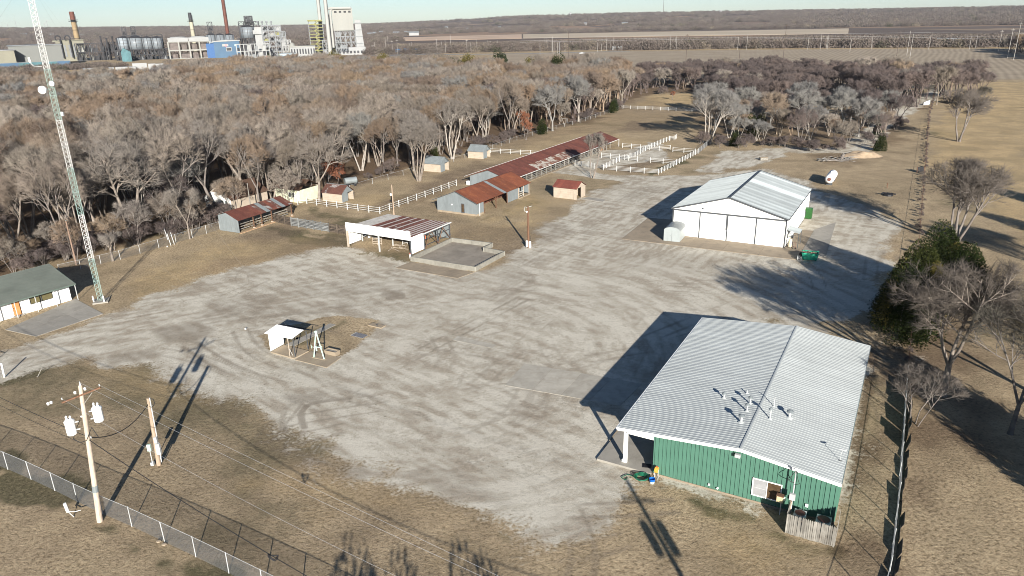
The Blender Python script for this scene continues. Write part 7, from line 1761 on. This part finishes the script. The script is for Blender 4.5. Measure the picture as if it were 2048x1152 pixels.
# cooling structure
t, w, H = lattice('cooling_tower', 'wide white-topped cooling structure on pale columns', 346, 414, 83, 1020, 24, M_pbeige, 4, 2, diag=False, fill=1.0, clutter=[simple('louvre_brown', (.13,.11,.1), .8, var=.3, scale=.3)], wbar=1.6)
for s in (-1, 1):
    MB().box(s*w/4-w/4+.3, s*w/4+w/4-.3, -1, 25, H, hz(380,75,1020)).build('fan_deck', M_pwhite, t)
    MB().tube((s*w/4,12,hz(380,75,1020)),(s*w/4,12,hz(380,73,1020)), w*.2, w*.17, 20).build('fan_stack', M_pwhite, t)
t, w, H = boxth('blue_building', 'plain blue gabled process building with white roof edge and small window', 'building', 433, 477, 82, 1010, 34, M_pblue)
MB().add([(-w/2-1,-.5,H-.8),(w/2+1,-.5,H-.2),(w/2+1,35,H-.2),(-w/2-1,35,H-.8),(-w/2-1,-.5,H+.2),(0,-.5,H+1.6),(0,35,H+1.6),(w/2+1,-.5,H+.5),(w/2+1,35,H+.5),(-w/2-1,35,H+.2)], [(0,1,7,5,4),(2,3,9,6,8),(4,5,6,9),(5,7,8,6),(0,4,9,3),(1,2,8,7),(0,3,2,1)]).build('roof', M_pwhite, t)
MB().box(-w/2-9,-w/2,6,34,0,H-2.5).build('lean_to', simple('deep_blue', (.03,.09,.22), .6), t)
MB().box(-w*.03,w*.15,-.3,0,H*.42,H*.58).build('window', M_pdark, t); MB().box(-w*.05,w*.17,-.2,-.05,H*.38,H*.62).build('window_frame', M_pwhite, t)
for (a, b, mt) in ((-.18,-.07,M_pwhite),(-.07,.0,simple('sign_red', (.6,.2,.2), .6)),(0,.06,M_pwhite)): MB().box(w*a,w*b,-.3,0,H*.68,H*.82).build('sign_panel', mt, t)
MB().box(w*.3,w*.36,-.3,0,H*.68,H*.78).build('sign_panel', M_mint, t)
# boilers
lattice('boiler_structure', 'tall open grey steel boiler frame with five storeys', 531, 564, 51, 1000, 26, M_pgrey, 3, 6, fill=.85, clutter=[M_pgrey,M_pwhite,M_pbeige,M_pdark,M_pyellow], seed=12, wbar=1.3)
t, w, H = boxth('white_vessel', 'white stepped casing on the left side of the steel boiler frame', 'vessel', 515, 531, 54, 1002, 14, M_pwhite)
MB().box(-w/2-2,w/2,-2,8,hz(523,68,1002),hz(523,60,1002)).build('casing', M_pwhite, t)
for i in range(4):
    x = 522+i*9; q = pthing('roof_vent', ['first','second','third','fourth'][i]+' small rooftop exhaust from the left on the boiler frame', 'vent', x, 1004, 'exhausts on the boiler frame'); H_ = hz(x,51,1004); MB().tube((0,5,H_),(0,5,H_+3.5),.7).build('pipe', M_pgrey, q); MB().lathe([(1.6,H_+3.5),(1.2,H_+5.0),(.4,H_+5.4)],10,(0,5)).build('cap', M_pgrey, q)
lattice('pipe_scaffold', 'stepped grey frame against the right side of the boiler frame', 564, 574, 63, 995, 20, M_pgrey, 2, 5, fill=.7, clutter=[M_pbeige,M_pdark,M_pyellow], seed=5)
lattice('pipe_scaffold', 'lowest grey frame step beside the pale dome', 567, 582, 80, 985, 16, M_pwhite, 3, 3, fill=.7, clutter=[M_pgrey,M_pdark,M_pwhite], seed=6)
t = pthing('dome_tank', 'pale domed duct elbow right of the boiler frame', 'tank', 585, 980); R = 4.5
MB().lathe([(R,0),(R,hz(585,89,980)-3),(R*.85,hz(585,89,980)-1),(R*.4,hz(585,86,980)),(.2,hz(585,85,980))], 16, (0,5)).build('shell', M_pbeige, t, smooth=True); MB().tube((0,5,8),(12,5,4),2.2).build('duct', M_pbeige, t)
t, w, H = boxth('low_plant_building', 'long white low building between boiler frame and yellow stair tower', 'building', 583, 628, 94, 960, 20, M_pwhite)
MB().box(-w/2-.5,w/2+.5,-.6,21,H,H+1.2).build('roof', M_pbeige, t)
for i in range(9): MB().box(-w/2+1+i*w/9,-w/2+2.6+i*w/9,-.3,0,3,H-2).build('window', M_pdark, t)
lattice('pipe_rack', 'white pipe rack in front of the silo support frame', 478, 535, 88, 970, 12, M_pwhite, 9, 2, fill=.5, clutter=[M_pdark,M_pgrey,M_pwhite], seed=8, diag=False)
t, w, H = boxth('office_block', 'small grey-blue flat building in front of the pipe racks', 'building', 560, 589, 107, 930, 12, simple('greyblue', (.3,.38,.43), .7)); MB().box(-w/2-.5,w/2+.5,-.5,12.5,H,H+.5).build('roof', M_pgrey, t)
for (x0, x1, lab, mt) in ((518,529,'white container below the pipe rack',M_pwhite),(531,540,'container with a red stripe below the pipe rack',M_pcream)):
    t, w, H = boxth('container', lab, 'container', x0, x1, 111, 900, 4, mt); MB().box(-w/2+.2,-w/2+1,-.1,0,.3,H-.4).build('door', M_pgrey if mt is M_pwhite else MATS['sign_red'], t)
# yellow stair tower
t, w, H = lattice('stair_tower', 'yellow-green stair tower with zigzag flights', 624, 649, 42, 1050, 16, M_pgrey, 2, 10, diag=False, fill=.3, clutter=[M_pdark,M_pbeige], wbar=1.0)
for k in range(10):
    z0, z1 = H*k/10, H*(k+1)/10; x0, x1 = (-.12*w, .22*w) if k % 2 else (.22*w, -.12*w)
    MB().bar((x0,-1.2,z0),(x1,-1.2,z1), 1.3, 1.0).build('stair_flight', M_pyellow, t); MB().box(-w/2,w/2,-2.2,-.4,z1-.5,z1+.4).build('landing', M_pyellow, t)
MB().box(-w/2-1,w/2,-2,16,H,H+1.5).build('roof', M_pyellow, t)
lattice('pipe_scaffold', 'pale pipe and duct frame between the slim chimney and the boiler house', 648, 682, 80, 1025, 14, M_pgrey, 5, 3, fill=.7, clutter=[M_pwhite,M_pgrey,M_pdark], seed=15)
t = pthing('tall_vessel', 'tall pale grey cylinder left of the boiler house', 'vessel', 665, 1018); H = hz(665,37,1018); MB().tube((0,4,hz(665,74,1018)),(0,4,H), 3.4, 3.4, 16).build('shell', simple('vessel_grey', (.30,.30,.28), .5), t); MB().tube((0,4,0),(0,4,hz(665,74,1018)), 1.6, 1.6, 12).build('skirt', M_pgrey, t)
MB().tube((0,4,H),(0,4,H+5), 2.6, 2.0).build('collar', M_pbeige, t)
t, w, H = lattice('boiler_house', 'tall grey-clad boiler house on lattice legs with two curved ducts', 675, 712, 61, 1010, 30, M_pgrey, 4, 4, fill=.45, clutter=[M_pgrey,M_pwhite,M_pdark], seed=21, wbar=1.2)
Ht = hz(693,14,1010); Hm = hz(693,16.5,1010)
MB().box(-w/2-1.3,w/2-1.5,-2,32,H,Hm).build('cladding', M_pbeige, t); MB().box(-w/2-3.5,w/2-2,-3,33,Hm,Ht).build('roof', M_pgrey, t)
for k in range(4): MB().box(-w/2+1.5+k*w*.23,-w/2+4.5+k*w*.23,-2.3,-2,Hm-5.2,Hm-3).build('vent', M_pdark, t)
for k, x in enumerate((-w/2-3.5, -w/2-8.5)):
    m = MB(); top = Ht+.0; m.path([(x,-2-k*1,8),(x,-2-k,top-7),(x+.8,-2-k,top-4),(x+2.6,-2-k,top-2),(x+5,-2-k,top-1.2),(w/2-3,-2-k,top-1.2)], 1.5, 10); m.build('duct', M_pstack, t)
t = pthing('white_tower', 'slim white clad tower at the right side of the boiler house', 'tower', 720, 1000); w = W_(713.5,724,1000); H = hz(716,40,1000)
MB().add([(-w/2+.3,0,0),(w/2+3,0,0),(w/2+3,12,0),(-w/2+.3,12,0),(-w/2,0,H),(w/2,0,H),(w/2,12,H),(-w/2,12,H)], [(0,3,2,1),(4,5,6,7),(0,1,5,4),(1,2,6,5),(2,3,7,6),(3,0,4,7)]).build('cladding', M_pwhite, t)
for k in range(5): MB().box(-w/2-.3,w/2+1.5,-.6,0,H*(k+.5)/5,H*(k+.5)/5+.7).build('platform', M_pgrey, t)
t, w, H = boxth('base_building', 'white patchy base building in front of the boiler house', 'building', 684, 734, 104, 960, 20, M_pwhite)
MB().box(-w*.2,w*.42,2,16,H,H+5.5).build('upper_storey', M_pwhite, t)
for i in range(7): MB().box(-w/2+2+i*w/7.5,-w/2+4.5+i*w/7.5,-.3,0,2,5).build('opening', M_pdark, t)
t, w, H = boxth('pump_house', 'small white pump house with spiky vents beside the plant road', 'building', 743, 756, 96.5, 985, 8, M_pwhite)
for x in (-3,-1.5): MB().tube((x,2,H),(x,2,H+3.5),.4).build('vent', M_pwhite, t)
for i, (x0, x1, yt) in enumerate(((789,806,97),(806,822,96.5),(822,842,97))):
    t = pthing('tarp_heap', ['left dull blue tarpaulin heap','middle blue tarpaulin heap','right bright blue tarpaulin heap'][i]+' beside the plant road', 'tarpaulin heap', (x0+x1)/2, 945, 'blue tarpaulin heaps'); w = W_(x0,x1,945); H = max(3, hz(810,yt,945))
    MB().add([(-w/2,-5,0),(w/2,-5,0),(w/2,5,0),(-w/2,5,0),(-w/2+1.5,-2,H),(w/2-2.5,-2,H*.95),(w/2-2.5,2,H*.95),(-w/2+1.5,2,H)], [(0,3,2,1),(4,5,6,7),(0,1,5,4),(1,2,6,5),(2,3,7,6),(3,0,4,7)]).build('tarpaulin', simple('tarp_blue', (.015,.16,.36), .5, var=.25, scale=.3), t)
    MB().box(-w/2-.3,w/2+.3,-5.6,-5.1,0,.6).build('weights', M_pgrey, t)
# trailers parked at the wood's far edge
for i, (x0, x1) in enumerate(((159,168),(169,177),(178,187),(189.5,198.5),(211,219),(225,236),(238,247),(252,263))):
    r = 745; t = pthing('box_trailer', ['first','second','third','fourth','fifth, standing apart,','sixth','seventh','eighth and angled'][i]+' white trailer from the left in the row beyond the wood', 'trailer', (x0+x1)/2, r, 'white trailers parked beyond the wood'); w = W_(x0,x1,r)
    MB().box(-w/2,w/2,0,10,1.1,4.6).build('body', M_pwhite, t); MB().box(-w/2+.6,w/2-.4,-.15,0,1.8,3.0).build('rear_panel', M_pgrey, t)
    for x in (-w/2+.6, w/2-.6): MB().tube((x-.2,1.5,.55),(x+.2,1.5,.55),.55,.55,10).build('wheel', M_pdark, t)
t, w, H = boxth('long_trailer', 'long white trailer seen side-on right of the row', 'trailer', 262, 285, 126.5, 750, 3, M_pwhite); MB().box(-w/2+2,w/2-4,-.1,3.1,-.1,1.0).build('undercarriage', M_pdark, t)
for x0, x1, lab in ((292,304,'shorter white trailer partly behind twigs'),(306,320,'white trailer at the right end, half hidden by twigs')):
    t, w, H = boxth('long_trailer', lab, 'trailer', x0, x1, 127.5, 745, 3, M_pwhite); MB().box(-w/2+1,w/2-1,-.1,3.1,-.1,1.0).build('undercarriage', M_pdark, t)
for px_c, lab, mt in ((119,'white and dark car parked left of the trailers',M_pwhite),(152,'dark car parked beside the trailers',M_pdark)):
    t = pthing('parked_car', lab, 'car', px_c, 748); MB().add([(-2.3,0,.4),(2.3,0,.4),(2.3,1.8,.4),(-2.3,1.8,.4),(-2.3,0,1.0),(2.3,0,.95),(2.3,1.8,.95),(-2.3,1.8,1.0)], [(0,3,2,1),(4,5,6,7),(0,1,5,4),(1,2,6,5),(2,3,7,6),(3,0,4,7)]).build('body', mt, t)
    MB().add([(-1.5,.1,1.0),(1.2,.1,1.0),(1.2,1.7,1.0),(-1.5,1.7,1.0),(-1.1,.25,1.55),(.7,.25,1.55),(.7,1.55,1.55),(-1.1,1.55,1.55)], [(4,5,6,7),(0,1,5,4),(1,2,6,5),(2,3,7,6),(3,0,4,7)]).build('cabin', M_pdark, t)
    for x in (-1.4,1.4): MB().tube((x,-.02,.38),(x,1.82,.38),.38,.38,10).build('wheel', M_black, t)
t = pthing('sedan', 'white car on the far road left of centre', 'car', 1164, 820); MB().box(-3,3,0,2.5,.4,1.6).build('body', M_pwhite, t); MB().box(-1.5,1.5,.1,2.4,1.6,2.4).build('cabin', M_pwhite, t)
for px_, lab in ((1228,'small white cabin beside the far road'),(1240,'second small white shed beside the far road')):
    t, w, H = boxth('roadside_hut', lab, 'hut', px_-4, px_+4, 93, 905, 5, M_pwhite); MB().box(-w/2-.2,w/2+.2,-.2,5.2,H,H+.4).build('roof', M_pgrey, t)
t, w, H = boxth('long_barn', 'long white shed on the far roadside at the right', 'barn', 1880, 1928, 78, 940, 14, M_pwhite)
MB().box(-w/2-.4,w/2+.4,-.5,14.5,H,H+.5).build('roof', M_pwhite, t); MB().box(-w/2-12,-w/2,2,10,0,1.2).build('ramp', M_pbeige, t)
# houses on the far rise
for i, (px, r, wd) in enumerate([(745,2350,22),(765,2700,14),(752,2500,10),(795,2450,20),(815,2500,14),(830,2380,30),(935,2900,18),(1000,3000,10),(1248,3100,24),(895,3300,14),(625,3200,22),(55,3600,22),(110,3500,18),(170,3400,14),(420,3300,16),(1170,3200,12)]):
    b_ = base(px, r); z = float(terrain(np.array([b_[0]]), np.array([b_[1]]))[0])
    t = thing('distant_house', 'tiny pale house on the far wooded rise', 'house', (b_[0], b_[1], z-1), face(px), 'houses on the far rise')
    MB().box(-wd/2,wd/2,0,12,0,9).build('walls', M_pwhite if i % 2 else M_pcream, t); MB().add([(-wd/2-1,-1,9),(wd/2+1,-1,9),(wd/2+1,13,9),(-wd/2-1,13,9),(-wd/2,6,13),(wd/2,6,13)], [(0,1,5,4),(2,3,4,5),(0,4,3),(1,2,5),(0,3,2,1)]).build('roof', M_pgrey, t)
# poles along the far road
def fpole(px, ytop, r, arm_=True, mat=M_greywood, rad=.17):
    t = pthing('road_pole', 'distant slim pole along the far road', 'utility pole', px, r, 'poles along the far road'); H = hz(px, ytop, r)
    MB().tube((0,0,0),(0,0,H), rad, rad*.7, 6).build('pole_shaft', mat, t)
    if arm_: MB().box(-1.3,1.3,-.12,.12,H-1.2,H-.9).build('crossarm', mat, t)
mpp = simple('far_pole_wood', (.33,.31,.28), .9); mpd = simple('far_pole_dark', (.08,.06,.05), .9)
for (px, yt, r) in ((772,74,960),(777,72,990),(785,81,940),(795,79,930),(750,84,980),(820,86,970),(824,84,960),(874,78,930),(884,83,960),(891,78,940),(902,69,1000),(934,79,930),(942,85,930),(954,78,940),(976,80,1000),(981,82,1000),(995,80,1000)): fpole(px, yt, r, px in (785,795,874,934), mpp)
for (px, yt, r) in ((1080,86,830),(1090,76,950),(1094,73,940),(1104,84,850),(1105,72,900),(1108,88,840),(1115,85,850),(1119,83,840),(1130,88,840)): fpole(px, yt, r, False, M_pwhite if px in (1080,1119) else mpp, .22)
for (px, yt, r, dk) in ((1137,64,690,1),(1195,85,880,0),(1203,87,900,0),(1213,72,900,0),(1220,82,900,0),(1227,74,930,0),(1340,70,900,0),(1352,68,900,0),(1350,76,920,0),(1373,68,640,1),(1475,74,880,0),(1480,72,640,1),(1493,66,880,0),(1568,48,700,1),(1615,72,870,0),(1640,65,850,0),(1652,72,890,0),(1654,70,860,0),(1742,71,860,0),(1795,62,730,1),(1815,62,740,0),(1822,68,700,0),(1857,70,860,0),(1938,73,860,0),(1950,69,850,0),(1997,60,800,0),(2018,57,700,0),(2031,45,680,0)): fpole(px, yt, r, dk or px > 1990, mpd if dk else mpp, .18)
t = pthing('road_line', 'thin overhead lines strung along the far road', 'power line', 1700, 800)
m = MB(); bx = base(1700, 800)
for zz in (13.5, 12, 16.5):
    for (a, b) in ((1040,1340),(1340,1640),(1640,1857),(1857,2060)):
        p = base(a, 880 if a < 1640 else 830)-bx; q = base(b, 880 if b < 1640 else (830 if b < 2000 else 760))-bx
        c, s = math.cos(-face(1700)), math.sin(-face(1700))
        f_ = lambda v: (v[0]*c-v[1]*s, v[0]*s+v[1]*c, zz)
        m.tube(f_(p), f_(q), .05, .05, 4)
m.build('wires', M_litewire, t); MB().tube((0,0,0),(0,0,12),.2,.15,6).build('post', mpp, t)
t = pthing('far_mast', 'very distant hairline mast on the horizon right of centre', 'mast', 1323, 4200); H = hz(1323,-30,4200); MB().tube((0,0,40),(0,0,H), 1.0, .8, 5).build('shaft', mpd, t); MB().box(-2,2,-2,2,30,42).build('footing', M_pgrey, t)
for px, yt in ((1140,25),(1435,20)):
    t = pthing('water_tower', 'pale water tower on the horizon, %s one' % ('left' if px < 1200 else 'right'), 'water tower', px, 4600); H = hz(px, yt, 4600); MB().tube((0,0,40),(0,0,H-12), 2.2).build('stem', M_pwhite, t); MB().lathe([(3,H-14),(9,H-8),(9,H-3),(3,H)], 12).build('tank', M_pwhite, t)
for i, (px, yt) in enumerate(((8,44),(27,44),(44,37),(106,37),(101,43))):
    t = pthing('wind_turbine', ['far left','second','third','large fourth','faint fifth'][i]+' white wind turbine on the left horizon', 'wind turbine', px, 6500, 'wind turbines on the horizon'); H = hz(px, yt+4, 6500)
    MB().tube((0,0,20),(0,0,H), 1.8, 1.2, 6).build('tower', M_pwhite, t); MB().box(-1.5,1.5,-4,4,H-1.5,H+1.5).build('nacelle', M_pwhite, t)
    for k in range(3):
        a = i*.7+k*2.094; MB().bar((0,-4.5,H),(36*math.cos(a),-4.5,H+36*math.sin(a)), 1.4, .8).build('blade', M_pwhite, t)

# ------------------------------------------------------------------ far wooded country: one mass
rgf = np.random.RandomState(12)
def blob(seed, n=420):
    rg = random.Random(seed); V = []; F = []
    for i in range(n):
        a = rg.random()*6.283; cz = rg.uniform(-.2,1); q = rg.random()**.4; s = math.sqrt(max(0,1-cz*cz))
        p = Vector((q*s*math.cos(a), q*s*math.sin(a), .12+.85*q*max(cz,0)+.1*rg.random())); k = len(V)
        for _ in range(3): d = Vector((rg.gauss(0,1),rg.gauss(0,1),rg.gauss(0,1))).normalized()*rg.uniform(.05,.15); V.append(tuple(p+d))
        F += [k,k+1,k+2]
    return V, F
T_far = twig_mat('far_crowns', [(0,(0.110,0.089,0.078)),(.3,(0.136,0.114,0.098)),(.5,(0.096,0.075,0.064)),(.7,(0.154,0.132,0.111)),(.9,(0.088,0.071,0.058)),(.93,(0.051,0.053,0.031)),(.96,(0.220,0.185,0.135)),(1,(0.117,0.093,0.081))])
fp = []
for i in range(3):
    V, F = blob(70+i); me = mesh_np('far_tree', V, F, 3, T_far)
    o = link('far_tree', me, None, tuple(base([1300,1500,1700][i], 905)), (0,0,i)); o.scale = (9,9,14); tag(o, ['round grey tree at the front of the far roadside belt, left one','round grey tree at the front of the far roadside belt, middle one','round grey tree at the front of the far roadside belt, right one'][i], 'tree'); fp.append(o)
def band(n, az0, az1, r0, r1, s0, s1, holes=None):
    a = np.radians(rgf.uniform(az0, az1, n)); r = np.sqrt(rgf.uniform(r0*r0, r1*r1, n)); x = r*np.sin(a); y = r*np.cos(a)
    keep = np.ones(n, bool)
    if holes is not None: keep &= fbm(x, y, holes, 77, 3) > .455
    x, y = x[keep], y[keep]; s = rgf.uniform(s0, s1, len(x)); return np.stack([x, y, terrain(x, y)-1, s], 1)
az = lambda px: math.degrees(math.atan2(*(ray(px, 60)[:2])))
B_ = [band(1500, az(735), az(1260), 935, 1080, 7.5, 11), band(1900, az(1230), az(2100), 905, 1060, 7.5, 10.5), band(700, az(1000), az(2100), 1060, 1200, 7, 9, None),
      band(2600, az(-60), az(760), 1220, 1600, 8, 12), band(6500, az(-80), az(800), 1600, 2900, 8, 12, 260), band(3400, az(700), az(2120), 2250, 2700, 8, 12, 200),
      band(13000, -42, 42, 2650, 4200, 11, 16, 300), band(13000, -42, 42, 4200, 6600, 13, 20, 400),
      band(190, az(-60), az(235), 840, 900, 4.5, 6.5, None), band(110, az(320), az(480), 780, 900, 4, 6.5, None), band(160, az(560), az(900), 700, 860, 3.5, 6, None)]
P_ = np.concatenate(B_)
gn_scatter('distant_woodland', P_[:, :3], P_[:, 3], rgf.uniform(0, 6.28, len(P_)), rgf.randint(0, 3, len(P_)), fp, 'grey leafless woods covering the far plain and hills')
# straw and pink fields beyond the belt, low sheets above the ground
for (lab, pts, mat) in (('far_field', [(-.16,1700),(.02,1620),(.02,2150),(-.15,2100)], simple('russet_field', (.46,.33,.23), .95, var=.15, scale=.01)), ('far_field', [(.022,1640),(.42,1560),(.42,2100),(.022,2140)], simple('tan_field', (.42,.34,.24), .95, var=.15, scale=.01))):
    P = [(r*math.sin(a), r*math.cos(a)) for a, r in pts]; tag(MB().prism(P, -.2, .3).build(lab, mat), kind='structure')
rd_ = MB(); rd_.prism([tuple(base(x, r)[:2]) for x, r in ((745,930),(1010,860),(1260,872),(1260,884),(1010,876),(745,945))], -.2, .12); tag(rd_.build('far_road', simple('road_grey', (.2,.19,.175), .9, var=.1, scale=.05)), kind='structure')
rd_ = MB(); rd_.prism([tuple(base(x, r)[:2]) for x, r in ((560,860),(735,880),(880,905),(880,960),(735,950),(560,930))], -.2, .08); tag(rd_.build('plant_yard', simple('plant_yard_grey', (.14,.14,.135), .9, var=.2, scale=.05)), kind='structure')

# thin winter haze over the whole plain
hz_m = bpy.data.materials.new('haze_air'); hz_m.use_nodes = True; hz_m.node_tree.nodes.clear()
pv = hz_m.node_tree.nodes.new('ShaderNodeVolumePrincipled'); ho = hz_m.node_tree.nodes.new('ShaderNodeOutputMaterial')
pv.inputs['Color'].default_value = (.80, .88, 1.0, 1); pv.inputs['Density'].default_value = 0.000028; pv.inputs['Anisotropy'].default_value = 0.0
hz_m.node_tree.links.new(pv.outputs[0], ho.inputs['Volume'])
tag(MB().box(-8200, 8200, -8200, 8200, -8, 190).build('haze', hz_m), kind='stuff')
